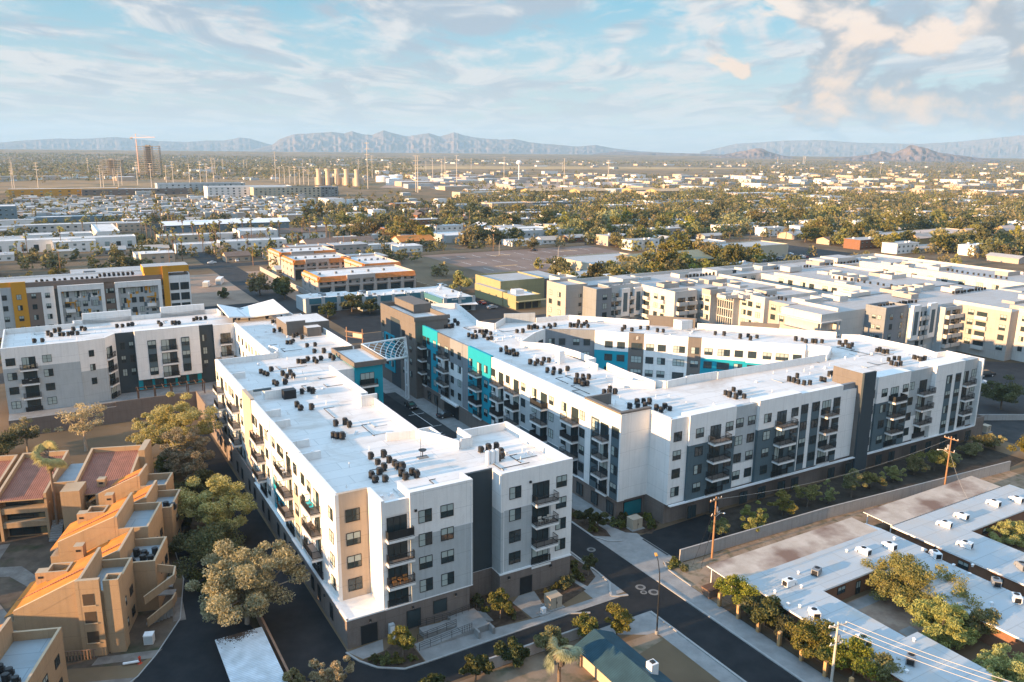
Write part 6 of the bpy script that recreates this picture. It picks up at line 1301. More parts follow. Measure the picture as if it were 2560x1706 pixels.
def crown_points(h, r, clumps, per, base=.35, flat=.8, spread=.28, droop=0.):
    """clumps spread through an uneven crown volume, leaves gathered near each clump's upper outside"""
    c = unit(clumps)*(rng.random((clumps, 1))**.45); c[:, 2] = np.abs(c[:, 2])*1.0-.25*rng.random(clumps)
    lop = 1+.35*np.sin(np.arctan2(c[:, 1], c[:, 0])*rng.integers(2, 4)+rng.random()*6)
    z0 = h*base; cz = z0+(c[:, 2]+.25)/1.25*(h-z0)*.92
    w = r*(.55+.55*np.sin(np.clip((cz-z0)/(h-z0), 0, 1)*math.pi*.8+.35))
    C_ = np.stack([c[:, 0]*w*lop, c[:, 1]*w*lop, cz], 1)
    rad = r*spread*(.6+.8*rng.random(clumps))
    P = np.repeat(C_, per, 0); R_ = np.repeat(rad, per)
    d = unit(len(P)); d[:, 2] = np.where(d[:, 2] < -.2, d[:, 2]*.4, d[:, 2])
    P = P+d*(R_*(rng.random(len(P))**.35))[:, None]*np.array([1, 1, flat]); P[:, 2] -= droop*rng.random(len(P))*R_
    return P, d, C_
def leaves(name, P, size, mats, aspect=.55, up=None):
    n = len(P); a = unit(n); b = np.cross(a, unit(n)); b /= np.linalg.norm(b, axis=1, keepdims=True)+1e-9
    s = size*(.6+.8*rng.random(n))[:, None]
    idx = rng.integers(0, len(mats), n) if len(mats) > 1 else None
    return quads_mesh(name, P, a*s, b*s*aspect, mats, idx)
TREE = {}
def tree_meshes(key, h, r, clumps, per, leaf, mats, bark, base=.35, flat=.8, spread=.28, limbs=6, aspect=.55, droop=0.):
    P, d, C_ = crown_points(h, r, clumps, per, base, flat, spread, droop)
    cm = leaves('crown', P, leaf, mats, aspect)
    t = MB(); tr = max(.09, h*.022); lean = (random.uniform(-.05, .05)*h, random.uniform(-.05, .05)*h)
    top = (lean[0], lean[1], h*(base+.12)); t.poly_tube([(0, 0, -.05), (lean[0]*.4, lean[1]*.4, h*base*.55), top], [tr*1.35, tr, tr*.75], bark, 8)
    for i in range(limbs):
        c = C_[rng.integers(0, len(C_))]; m_ = (top[0]*.4+c[0]*.6+random.uniform(-.2, .2), top[1]*.4+c[1]*.6, top[2]*.55+c[2]*.45)
        st = Vector(top)*random.uniform(.7, 1); t.poly_tube([tuple(st), m_, tuple(c)], [tr*.6, tr*.38, tr*.12], bark, 5)
    return cm, t.mesh('trunk')
def put_tree(name, label, x, y, key, meshes, s=1.0, rz=None, group=None, sz=None, cat='tree'):
    r = thing(name, label, cat, (x, y, 0), random.uniform(0, 6.28) if rz is None else rz, group); r.scale = (s, s, sz or s)
    link('crown', meshes[0], r); link('trunk', meshes[1], r); return r
def tr(label, u, v, h, r, kind, name='tree', **kw):
    K = dict(euc=(74, 400, .115, [L_EUC, L_EUC, L_OLV], M_PALEB, .22, .8, .17, 16), grn=(28, 280, .10, [L_GRN], M_BARK, .3, .8, .32, 6), dark=(28, 280, .14, [L_DRK], M_BARK, .25, .8, .32, 6),
             yel=(28, 280, .10, [L_YEL, L_GRN], M_BARK, .3, .85, .32, 6), pv=(84, 230, .105, [L_PV], M_BARK, .10, .9, .18, 10), olv=(32, 300, .105, [L_OLV, L_GRN], M_BARK, .25, .8, .3, 8), bare=(26, 70, .16, [L_EUC], M_PALEB, .3, .8, .24, 16))[kind]
    cl, per, lf, mats, bark, base, flat, spread, limbs = K
    put_tree(name, label, *XY(u, v), None, tree_meshes(None, h, r, int(cl*kw.get('n', 1)), per, lf*kw.get('leaf', 1), mats, bark, kw.get('base', base), flat, spread, limbs, .5))
tr('tallest pale eucalyptus, in front of the left wing', -9.9, 69, 17.5, 6.4, 'euc', n=1.3); tr('pale eucalyptus just nearer than the tallest one, by the long facade', -9.2, 57.5, 12.8, 5.4, 'euc'); tr('leaning grey eucalyptus left of the tallest one', -14.2, 76, 11, 4, 'euc', n=.6)
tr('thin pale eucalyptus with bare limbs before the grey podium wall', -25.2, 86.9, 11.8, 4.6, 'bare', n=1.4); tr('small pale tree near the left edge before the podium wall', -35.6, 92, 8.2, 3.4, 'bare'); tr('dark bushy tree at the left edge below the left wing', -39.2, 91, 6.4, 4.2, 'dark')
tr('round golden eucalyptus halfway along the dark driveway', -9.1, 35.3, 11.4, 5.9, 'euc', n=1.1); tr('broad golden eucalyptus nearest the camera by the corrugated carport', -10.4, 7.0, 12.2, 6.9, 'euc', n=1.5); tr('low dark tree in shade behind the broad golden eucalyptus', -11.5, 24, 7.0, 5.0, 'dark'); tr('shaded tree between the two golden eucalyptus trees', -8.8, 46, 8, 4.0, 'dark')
tr('pale grey tree cut by the bottom edge at the alley bend', -5.4, -12.6, 5.6, 2.4, 'euc', n=.5); tr('golden bush at the bottom edge beside the corrugated carport', -9.3, -10.5, 3.4, 2.2, 'euc', n=.5)
tr('slim dark green tree in the bed before the access ramp', 4.5, -10.0, 5.0, 1.5, 'grn', n=.7); tr('feathery green tree in the bed below the charcoal recess', 19.3, -8.4, 4.6, 1.6, 'olv', n=.6)
tr('dark round tree beside the low grey wall, leftmost', 10.2, -18.4, 3.9, 1.5, 'dark'); tr('dark round tree beside the low grey wall, second', 15.8, -18.6, 3.7, 1.9, 'dark'); tr('tree with yellowish top over the alley wall', 21.3, -18.0, 3.4, 1.7, 'grn'); tr('sunlit yellow green tree left of the corner lamp, taller', 26.4, -18.6, 4.4, 2.0, 'yel'); tr('sunlit yellow green tree nearest the corner lamp', 30.4, -19.4, 4.6, 1.7, 'yel')
tr('dark shrubby tree between the bottom wall and the alley', 4.5, -18.8, 3.4, 1.8, 'dark', n=.8); tr('young street tree in the dark bed beside the street', 36.0, -5.2, 3.8, 1.2, 'dark', n=.6); tr('second young tree in the dark bed beside the street', 35.2, .8, 3.4, 1.1, 'dark', n=.6)
for k, (u, v) in enumerate(((45.6, 9), (45.4, 15), (45.6, 24), (46.2, 6.2))): tr('small dark tree in the planted bed under the street balconies, %s' % ('nearest but one', 'second farthest', 'farthest', 'nearest')[k], u, v, 3.2, 1.3, 'dark', n=.5)
rowt = [(68.7, -6.7, 4.6, 2.5), (61.9, -6.2, 2.8, 1.4), (77.4, -5.2, 3.9, 1.8), (83.9, -5, 4.1, 1.7), (88.3, -6, 4.1, 1.5), (94.4, -6.2, 4.9, 1.7), (101, -5.4, 3.1, 1.8), (107.6, -5.6, 3.4, 1.8), (114.3, -5.4, 3.4, 1.9), (120, -6, 3.9, 2.4), (125.6, -5.6, 3.0, 1.9), (133.9, -5, 2.4, 2.0), (140, -4.4, 2.6, 2.0), (143.4, -5, 3.4, 2.0)]
on = ('first', 'second', 'third', 'fourth', 'fifth', 'sixth', 'seventh', 'eighth', 'ninth', 'tenth', 'eleventh', 'twelfth', 'thirteenth', 'fourteenth')
for k, (u, v, h, r) in enumerate(sorted(rowt)): tr(on[k]+' green tree in the row inside the grey wall, counted from the street', u, v, h*1.22, r*1.12, ('yel', 'pv', 'olv')[k % 3], n=.8 if k % 3 != 1 else .4)
tr('yellow bush at the end of the grey wall by the right edge', 141.5, -12.5, 5.6, 3.2, 'yel')
tr('wide yellow green palo verde in the courtyard, larger one', 70.6, -33.6, 7.4, 5.7, 'pv', n=1.6, leaf=.95); tr('yellow green palo verde in the courtyard, nearer one', 65.2, -41.2, 6.8, 4.1, 'pv', n=1.2, leaf=.95); tr('greyish tree in shade behind the nearer palo verde', 71.0, -43, 4.6, 2.4, 'olv'); tr('yellow green tree cut by the bottom right corner', 63.4, -50, 5.2, 3.8, 'pv'); tr('pale olive tree in the second courtyard by the right edge', 101, -31.5, 4.8, 3.4, 'pv')
for k, (u, v, h, r) in enumerate(((49.2, -22.4, 5.0, 2.6), (48.6, -27.5, 4.5, 2.4), (49.1, -30.8, 3.2, 1.7), (48.7, -34.6, 5.2, 2.8), (49.8, -40.1, 5.2, 2.7), (51.2, -43, 4.8, 2.1), (48.9, -25, 3.4, 1.9), (49, -37.5, 3.6, 1.9))): tr(on[k]+' tree behind the tan fence piers'+(' as planted from the carport end' if k < 6 else ' , a low filler bush'), u, v, h, r, ('yel', 'dark', 'dark', 'olv', 'yel', 'grn', 'dark', 'dark')[k])
tr('dark green tree in the car park beyond the right building', 172, 9.5, 9.5, 4.2, 'dark', n=1.4)
tr('pale tree on the terrace at the corner of the long facade', 3.4, 92, 8.4, 2.6, 'olv', n=.8); tr('golden shrub on the terrace beside the long facade', 5.6, 84, 7.2, 2.0, 'euc', n=.5)
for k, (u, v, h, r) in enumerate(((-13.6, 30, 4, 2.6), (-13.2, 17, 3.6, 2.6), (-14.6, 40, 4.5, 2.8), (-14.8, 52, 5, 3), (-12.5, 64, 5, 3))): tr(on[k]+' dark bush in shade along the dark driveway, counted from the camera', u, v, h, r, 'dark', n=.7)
# shrubs in beds
SH = [tree_meshes(None, 1.1, .8, 12, 60, .09, [L_DRK, L_GRN], M_BARK, .05, .9, .35, 2) for _ in range(3)]
shr = [(1.2, -9.2), (2.4, -9.9), (3.4, -10.4), (5.2, -11), (18, -4), (18.4, -6), (20.8, -8.6), (21.4, -6.4), (28, -6.5), (30, -5.7), (31.2, -6), (32.4, -5.4), (33.9, -4.8), (35.6, -2), (34.4, 3), (36.4, 4.5), (45, 6), (45.6, 12), (45.2, 18), (46, 21), (49.6, 6), (50.2, 4.6), (54.6, 6.4), (55.8, 5), (54.4, 2), (52, 6.6), (49.6, -11), (49, -9.2)]
for k, (u, v) in enumerate(shr): put_tree('shrub', 'small dark shrub in the mulch beds round the two white buildings', *XY(u, v), None, SH[k % 3], random.uniform(.8, 1.5), group='dark shrubs in the mulch beds', cat='shrub')
CTS = [(54+i*5.2, 5) for i in range(0)]
for k in range(7): 
    u, v = (88+k*3.2, 33+(k % 3)*1.2); put_tree('shrub', 'pale shrub growing in the inner courtyard of the right building', *XY(u, v), None, SH[k % 3], 2.2, group='courtyard shrubs', cat='shrub')
# palms
def palm_meshes(h, nf=26, fl=2.0, fan=False, m=None, skirt=True):
    m = m or L_PALM; b = MB(); t = MB()
    t.poly_tube([(0, 0, -.1), (.1, 0, h*.5), (0, 0, h)], [.26, .2, .17], M_BARK, 8)
    for i in range(nf):
        az = i*2.4+random.uniform(-.2, .2); el = random.uniform(-.7, 1.35) if fan else random.uniform(-.35, 1.3)
        L_ = fl*random.uniform(.8, 1.1); n = 5; pts = []
        for k in range(n+1):
            s = k/n; e = el-s*(1.0 if not fan else .75); pts.append(Vector((math.cos(az)*L_*s*math.cos(max(e, -1.2)*.6+.2), math.sin(az)*L_*s*math.cos(max(e, -1.2)*.6+.2), h+L_*(s*math.sin(el)-.55*s*s))))
        sd = Vector((-math.sin(az), math.cos(az), 0))
        if fan:
            el = -.9+2.2*((i*.618) % 1); dr = Vector((math.cos(az)*math.cos(el), math.sin(az)*math.cos(el), math.sin(el))); top = Vector((0, 0, h))
            hub = top+dr*L_*.5; up_ = sd.cross(dr).normalized()
            for q in range(13):
                a = -1.5+3.0*q/12; tip = hub+(dr*math.cos(a)+sd*math.sin(a))*L_*.5+Vector((0, 0, -.30*L_*(1.15-math.cos(a)*.4))); md = hub.lerp(tip, .5)+Vector((0, 0, .10*L_)); w = (sd*math.cos(a)-dr*math.sin(a))*.085*L_/2
                b.face([tuple(hub-w*.4), tuple(hub+w*.4), tuple(md+w), tuple(md-w)], m); b.face([tuple(md-w), tuple(md+w), tuple(tip)], m)
            t.tube(top, hub, .03, M_BARK, 4, caps=False)
        else:
            for k in range(n):
                for q in range(3):
                    p = pts[k].lerp(pts[k+1], q/3); d = (pts[k+1]-pts[k]).normalized()
                    for s in (-1, 1):
                        tip = p+(sd*s*.75+d*.55+Vector((0, 0, -.28)))*L_*.26*(1-.6*abs(k/n-.35)); b.face([tuple(p-d*.05), tuple(p+d*.05), tuple(tip)], m)
            for k in range(n): t.tube(pts[k], pts[k+1], .025, m, 4, caps=False)
    if skirt:
        for i in range(40):
            az = random.uniform(0, 6.28); z = h-random.uniform(.1, .16*h); o = Vector((math.cos(az)*.2, math.sin(az)*.2, z)); tip = o+Vector((math.cos(az)*.35, math.sin(az)*.35, -.8)); sd = Vector((-math.sin(az), math.cos(az), 0))*.16
            b.face([tuple(o-sd*.4), tuple(o+sd*.4), tuple(tip+sd), tuple(tip-sd)], M_BARK)
    return b.mesh('crown'), t.mesh('trunk')
put_tree('palm_tree', 'tall fan palm standing among the tan stucco apartments', -73.0, 118.0, None, palm_meshes(13.6, 60, 3.0, True), 1, cat='palm')
put_tree('palm_tree', 'grey green fan palm at the bottom edge beside the teal roofed house', *XY(17.8, -24.9), None, palm_meshes(5.2, 64, 2.8, True, leafmat('grey_palm', (.17, .19, .10), (.30, .31, .17), .3)), 1, cat='palm')
PALMS = [palm_meshes(h, 22, 1.9, True) for h in (11, 13, 15)]
pl = []
for k in range(46):
    u = 40+random.choice((-4, 18))+random.uniform(-3, 3); v = 385+k*6.5+random.uniform(-3, 3); pl.append((u, v))
for k in range(26): pl.append((random.uniform(62, 150), random.uniform(390, 520)))
for (px, py) in ((45, 650), (70, 640), (155, 630), (62, 655), (210, 600), (245, 590), (1010, 560), (965, 575)): pl.append(GU(px, py))
for k, (u, v) in enumerate(pl): put_tree('palm_tree', 'slender tall palm in the rows along the side road on the left', *XY(u, v), None, PALMS[k % 3], random.uniform(.8, 1.1), group='tall palms along the side road', cat='palm')
SP = [palm_meshes(h, 26, 2.2, False, leafmat('sunlit_palm', (.22, .17, .04), (.30, .22, .06), .25)) for h in (6, 7.5)]
for k in range(16): put_tree('palm_tree', 'golden feather palm in the line before the supermarket', *XY(322+k*9.5, random.uniform(312, 320)-k*.2), None, SP[k % 2], random.uniform(.9, 1.2), group='golden palms before the supermarket', cat='palm')
for k, (u, v, h, r) in enumerate(((10, -41, 9, 4.5), (18, -45, 10, 5), (26, -49, 10, 5), (6, -53, 10, 5), (16, -59, 11, 5), (28, -61, 10, 5), (36, -67, 10, 4))): tr(on[k]+' unseen dark tree added below the bottom edge to shade the low roofs', u, v, h, r, 'dark', n=1.5, leaf=1.3)  # unseen trees, added to cast shade over the low white roofs
# shared trees of the middle distance
MT = {}
def mk(k, n, h, r, cl, per, lf, mats, bark=M_BARK, base=.2, **kw): MT[k] = [tree_meshes(None, h, r, cl, per, lf, mats, bark, base, .85, .34, 4, .6, **kw) for _ in range(n)]
mk('grn', 4, 8, 4, 22, 55, .34, [L_GRN]); mk('dark', 3, 8, 4, 22, 55, .34, [L_DRK]); mk('olv', 4, 10, 4.6, 26, 55, .36, [L_OLV, L_GRN]); mk('yel', 3, 7, 3.4, 20, 50, .32, [L_YEL]); mk('tall', 3, 13, 3.6, 26, 55, .36, [L_OLV, L_DRK], base=.12); mk('pv', 2, 6, 4, 22, 50, .3, [L_PV])
DESC = dict(grn='green leafy tree', dark='dark green dense tree', olv='olive green spreading tree', yel='yellow green tree', tall='tall olive cypress like tree', pv='pale yellow palo verde')
def gz(d): t = min(1, max(0, (d-3700)/5000)); return 50*t*t*(3-2*t)
def region(u, v):
    x, y = XY(u, v); d = math.hypot(x, y); a = math.degrees(math.atan2(x, y))
    return d, a
def inres(u, v):
    for (a, b, c, d) in RES:
        if a < u < b and c < v < d: return True
    x, y = XY(u, v)
    for (a, b, c, d) in RESXY:
        if a < x < b and c < y < d: return True
    return False
def inview(x, y, m=25): return y > 40 and abs(x) < .66*y+m
# hand placed mid trees seen in the photograph (pixel of the foot on the ground, height, kind)
hand = [((880, 780), 8.5, 'dark'), ((925, 785), 6.5, 'dark'), ((712, 748), 9.5, 'dark'), ((650, 738), 12, 'olv'), ((700, 735), 9, 'dark'), ((820, 795), 7, 'dark'), ((1105, 690), 7.5, 'olv'), ((1151, 730), 10.5, 'yel'), ((1090, 690), 6, 'olv'), ((1343, 672), 6.5, 'yel'), ((1388, 684), 7.5, 'yel'), ((1420, 680), 6, 'yel'), ((560, 745), 5, 'dark'),
        ((1010, 650), 8, 'dark'), ((1040, 655), 8, 'grn'), ((980, 655), 7, 'dark'), ((1100, 628), 9, 'grn'), ((1075, 632), 8, 'dark'), ((1200, 625), 8, 'dark'), ((1330, 625), 10, 'olv'), ((1300, 622), 8, 'grn'), ((1400, 620), 9, 'olv'), ((1760, 655), 16, 'olv'), ((1735, 650), 13, 'olv'), ((1812, 668), 12, 'yel'), ((1880, 668), 13, 'yel'), ((1925, 660), 8, 'grn'), ((1470, 612), 10, 'dark'), ((1540, 618), 11, 'olv'), ((1590, 630), 9, 'yel'), ((1560, 625), 10, 'grn'), ((1620, 640), 9, 'yel'),
        ((2030, 640), 7, 'olv'), ((2130, 655), 6, 'olv'), ((2160, 650), 6, 'grn'), ((2360, 660), 9, 'olv'), ((2300, 665), 6, 'pv'), ((2385, 668), 7, 'pv'), ((2180, 615), 12, 'yel'), ((2150, 612), 13, 'olv'), ((900, 600), 14, 'olv'), ((930, 590), 16, 'olv'), ((960, 588), 17, 'olv'), ((1000, 590), 17, 'olv'), ((1035, 600), 16, 'olv'), ((1060, 610), 14, 'yel'), ((985, 600), 14, 'yel'), ((880, 590), 12, 'grn'), ((860, 570), 14, 'grn'), ((905, 575), 15, 'olv'), ((1090, 585), 12, 'olv'),
        ((250, 640), 9, 'yel'), ((290, 645), 7, 'grn'), ((350, 640), 7, 'grn'), ((420, 630), 7, 'dark'), ((455, 640), 7, 'dark'), ((540, 640), 8, 'dark'), ((570, 645), 8, 'dark'), ((615, 640), 7, 'grn'), ((635, 645), 8, 'yel'), ((480, 645), 8, 'olv'), ((675, 655), 8, 'yel'), ((60, 545), 12, 'dark'), ((85, 545), 10, 'grn'), ((765, 545), 16, 'tall'), ((800, 550), 16, 'tall'), ((850, 545), 13, 'olv'), ((820, 540), 14, 'olv'), ((1715, 520), 14, 'olv'), ((1555, 560), 15, 'yel'), ((1760, 560), 16, 'tall')]
cnt = 0
place = []
for (px, h, k) in hand: x, y = G(*px); place.append((x, y, h, k))
# scatter on the street grid
HOUSES = []; FART = []; FARH = []
def lot_rows():
    v = 166
    while v < 1500:
        u = -900
        while u < 1500:
            uu = u+random.uniform(-3, 3); vv = v+random.uniform(-3, 3); x, y = XY(uu, vv); d, a = region(uu, vv)
            u += 21 if d < 900 else 25
            if not inview(x, y) or inres(uu, vv) or (abs((uu-53)) < 10 and vv < 640): continue
            yield uu, vv, x, y, d, a
        v += 30 if v < 800 else 36
def kind_for(a):
    t = random.random()
    if a > 5: return 'olv' if t < .3 else 'grn' if t < .58 else 'yel' if t < .72 else 'dark' if t < .86 else 'tall' if t < .94 else 'pv'
    return 'grn' if t < .35 else 'dark' if t < .6 else 'olv' if t < .85 else 'yel'
for uu, vv, x, y, d, a in lot_rows():
    leftz = a < -4
    if leftz:
        if d < 1000:
            if random.random() < .36: HOUSES.append((uu, vv, d, 'flat' if random.random() < .6 else 'gab'))
            for _ in range(4):
                if random.random() < .6: place.append((*XY(uu+random.uniform(-9, 9), vv+random.uniform(9, 14)), random.uniform(4.5, 9), kind_for(a)))
        continue
    if d < 1150 or (a > 12 and d < 1350):
        if random.random() < .72: HOUSES.append((uu, vv, d, 'gab' if random.random() < .6 else 'flat'))
        for _ in range(7):
            if random.random() < .68: place.append((*XY(uu+random.uniform(-10, 10), vv+random.uniform(8, 20)), random.uniform(6, 12) if random.random() < .82 else random.uniform(12, 17), kind_for(a)))
        if random.random() < .8: place.append((*XY(uu+random.uniform(-10, 10), vv-random.uniform(6, 10)), random.uniform(4, 9), kind_for(a)))
place.sort(key=lambda p: math.hypot(p[0], p[1])/p[2])
near = place[:235]; FART += place[235:]
def where(x, y):
    d = math.hypot(x, y); a = math.degrees(math.atan2(x, y))
    return ('in the near blocks' if d < 420 else 'in the middle blocks' if d < 560 else 'in the farther blocks')+(' at the far left' if a < -17 else ' left of centre' if a < -4 else ' beyond the strip mall' if a < 5 else ' behind the grey complex' if a < 18 else ' at the far right')
for (x, y, h, k) in near:
    lb = ('low ' if h < 6.5 else 'medium ' if h < 10 else 'very tall ')+DESC[k].replace('tall ', '')+' '+where(x, y); base_h = dict(grn=8, dark=8, olv=10, yel=7, tall=13, pv=6)[k]; s = h/base_h
    put_tree('tree', lb, x, y, None, random.choice(MT[k]), s*random.uniform(.95, 1.15), group=lb+' (alike)', sz=s)
# ---- houses: the nearest as things with wall, roof and windows, the rest in one mass
HW = [M_WHITE, M_TAN, M_LGREY, M_YEL, M_PINK, MATS['brown_brick']]; HR = [M_ROOF, M_ROOF2, M_ROOF3, M_GRAVR, M_BROWNR, mat('pale_shingle', (.40, .36, .32), .9, .1, .5), M_COP]
def house_into(wb_, rb, w, d, h, gab, wall, roof, rise):
    wb_.box(-w/2, w/2, -d/2, d/2, 0, h, wall)
    if gab:
        wb_.face([(-w/2, -d/2, h), (-w/2, 0, h+rise), (-w/2, d/2, h)], wall); wb_.face([(w/2, -d/2, h), (w/2, d/2, h), (w/2, 0, h+rise)], wall)
        for s in (-1, 1):
            p = [(-w/2-.5, s*(d/2+.6), h-.2), (w/2+.5, s*(d/2+.6), h-.2), (w/2+.5, 0, h+rise+.05), (-w/2-.5, 0, h+rise+.05)]
            if s > 0: p = p[::-1]
            quadslab(rb, p, .15, roof, roof)
    else:
        rb.box(-w/2-.2, w/2+.2, -d/2-.2, d/2+.2, h+.002, h+.35, wall, roof)
        for _ in range(2): x = random.uniform(-w/2+1, w/2-2); y = random.uniform(-d/2+1, d/2-2); rb.box(x, x+1.2, y, y+1.2, h+.34, h+1.3, M_COP)
HV = []
for i in range(26):
    flat = i % 2; w = random.uniform(13, 19) if not flat else random.uniform(12, 24); d = random.uniform(9, 12) if not flat else random.uniform(10, 15); h = random.uniform(2.8, 3.4) if not flat else random.choice((3.2, 3.6, 6.2, 6.4))
    wl, rf = random.choice(HW), (random.choice(HR[2:]) if not flat else random.choice(HR[:2]))
    if flat and random.random() < .5: wl = M_WHITE
    a_, b_ = MB(), MB(); house_into(a_, b_, w, d, h, not flat, wl, rf, random.uniform(1.2, 2.2))
    HV.append((a_.mesh('wall'), b_.mesh('roof'), flat, w, d, h, wl, rf))
HV2 = {0: [h for h in HV if not h[2]], 1: [h for h in HV if h[2]]}
HOUSES.sort(key=lambda t: t[2])
nm = {0: 'low gable roofed house', 1: 'flat white roofed apartment block'}
for (uu, vv, d, k) in HOUSES[:285]:
    f = int(k == 'flat'); hv = random.choice(HV2[f]); x, y = XY(uu, vv)
    lb = nm[f]+' '+where(x, y)
    r = thing('house' if not f else 'apartment_block', lb, 'house' if not f else 'building', (x, y, 0), TH+random.choice((0, 0, math.pi/2 if not f else 0)), lb+' (alike)')
    link('wall', hv[0], r); link('roof', hv[1], r)
    if d < 700:
        n = int(hv[3]/4)
        for fl in range(1 if hv[5] < 4 else 2):
            for i in range(n): link('window', window_mesh(1.6, 1.2, 1), r, (-hv[3]/2+hv[3]*(i+.5)/n-.8, -hv[4]/2-.03, .95+fl*3.0), 0)
mass = MB()
def add_box(mb, x, y, w, d, h, rz, wall, roof, z0=0):
    c, s = math.cos(rz), math.sin(rz); q = [(x+a*w/2*c-b*d/2*s, y+a*w/2*s+b*d/2*c) for a, b in ((-1, -1), (1, -1), (1, 1), (-1, 1))]
    mb.hexa([p+(z0,) for p in q]+[p+(h,) for p in q], wall, roof)
for (uu, vv, d, k) in HOUSES[285:]:
    hv = random.choice(HV); x, y = XY(uu, vv); add_box(mass, x, y, hv[3], hv[4], hv[5], TH, hv[6], hv[7])
# industry and suburbs out to the desert
def far_z(x, y):
    d = math.hypot(x, y); a = math.degrees(math.atan2(x, y)); return d, a
for _ in range(5200):
    y = random.uniform(900, 5200); x = random.uniform(-.7, .7)*y; d, a = far_z(x, y)
    if d < 900: continue
    if a < -4 and 1000 < d < 1330 and random.random() < .85: continue
    if a < -7 and 1250 < d < 1780: continue
    if -7 < a < 16 and 2500 < d < 4200 and random.random() < .9: continue
    dens = .5 if (a > -7 and d < 2500) else (.28 if d < 3200 else .22)
    if random.random() > dens*(.35+.65*min(1, 1500/d)): continue
    big = random.random() < (.35 if d > 1150 and -7 < a < 26 else .12)
    w = random.uniform(24, 64) if big else random.uniform(10, 22); dd_ = random.uniform(14, 34) if big else random.uniform(8, 14); h = random.uniform(5, 9) if big else random.uniform(3, 6)
    wl = random.choice((M_WHITE, M_TAN, M_TAN, M_PINK, M_LGREY)); rf = random.choice((M_ROOF, M_ROOF2, M_ROOF3, M_GRAVR))
    add_box(mass, x, y, w, dd_, h+gz(d), TH+random.choice((0, math.pi/2)), wl, rf)
for _ in range(620):
    px = random.uniform(30, 760); py = random.uniform(505, 556) - (px-30)*.008; x, y = G(px, py); u, v = UV(x, y)
    if inres(u, v): continue
    add_box(mass, x, y, random.uniform(5, 11), random.uniform(6, 10), random.choice((5.0, 5.8, 6.6, 7.4)), TH, random.choice((M_WHITE, M_PINK, M_PINK, M_TAN, M_LGREY)), random.choice((M_ROOF, M_ROOF2, M_ROOF3, M_GRAVR)))
    if random.random() < .4: FART.append((x+random.uniform(-12, 12), y-random.uniform(4, 14), random.uniform(5, 9), random.choice(('grn', 'dark', 'olv'))))
mass.build('distant_houses', kind='stuff')
# ---- far tree masses in one object
Pp = []; mi_ = []
def add_far(x, y, h, r, n, k):
    c = unit(n)*(rng.random((n, 1))**.4); c[:, 2] = np.abs(c[:, 2]); lob = rng.normal(size=2)*.3*r
    P = np.stack([x+c[:, 0]*r+lob[0]*c[:, 2], y+c[:, 1]*r+lob[1]*c[:, 2], h*.12+c[:, 2]*h*.88+gz(math.hypot(x, y))], 1); Pp.append(P); mi_.append(np.full(n, k))
LM_ = [L_GRN, L_OLV, L_DRK, L_YEL]; kk = dict(grn=0, olv=1, dark=2, yel=3, tall=1, pv=3)
for (x, y, h, k) in FART: add_far(x, y, h, h*.46, 60, kk[k])
ft_n = [len(p) for p in Pp]
for _ in range(12500):
    y = random.uniform(650, 5600)**1.0; x = random.uniform(-.7, .7)*y; d, a = far_z(x, y)
    if a < -4 and 980 < d < 1250 and random.random() < .7: continue
    if a < -4 and 1250 < d < 1800 and random.random() < .93: continue
    if -7 < a < 16 and 2300 < d < 4300 and random.random() < .95: continue
    p = .95 if (a > 4 and d < 1900) else (.85 if a < -7 and d > 1800 else .5 if d < 2600 else .4)
    if random.random() > p: continue
    g_ = 1 if d < 2200 else 2
    for _k in range(g_): add_far(x+random.uniform(-20, 20)*(g_-1), y+random.uniform(-20, 20)*(g_-1), random.uniform(5, 12), random.uniform(3.5, 6.5), 34 if d < 1500 else 16, random.choice((0, 0, 1, 1, 1, 2, 3)))
P = np.concatenate(Pp); idx = np.concatenate(mi_); n = len(P); dist = np.hypot(P[:, 0], P[:, 1])
a_ = unit(n); b_ = np.cross(a_, unit(n)); b_ /= np.linalg.norm(b_, axis=1, keepdims=True)+1e-9; s = (.75+.55*np.clip((dist-600)/1500, 0, 2))[:, None]*(.6+.8*rng.random((n, 1)))
me = quads_mesh('distant_trees', P, a_*s, b_*s*.6, LM_, idx); link('distant_trees', me, kind='stuff')
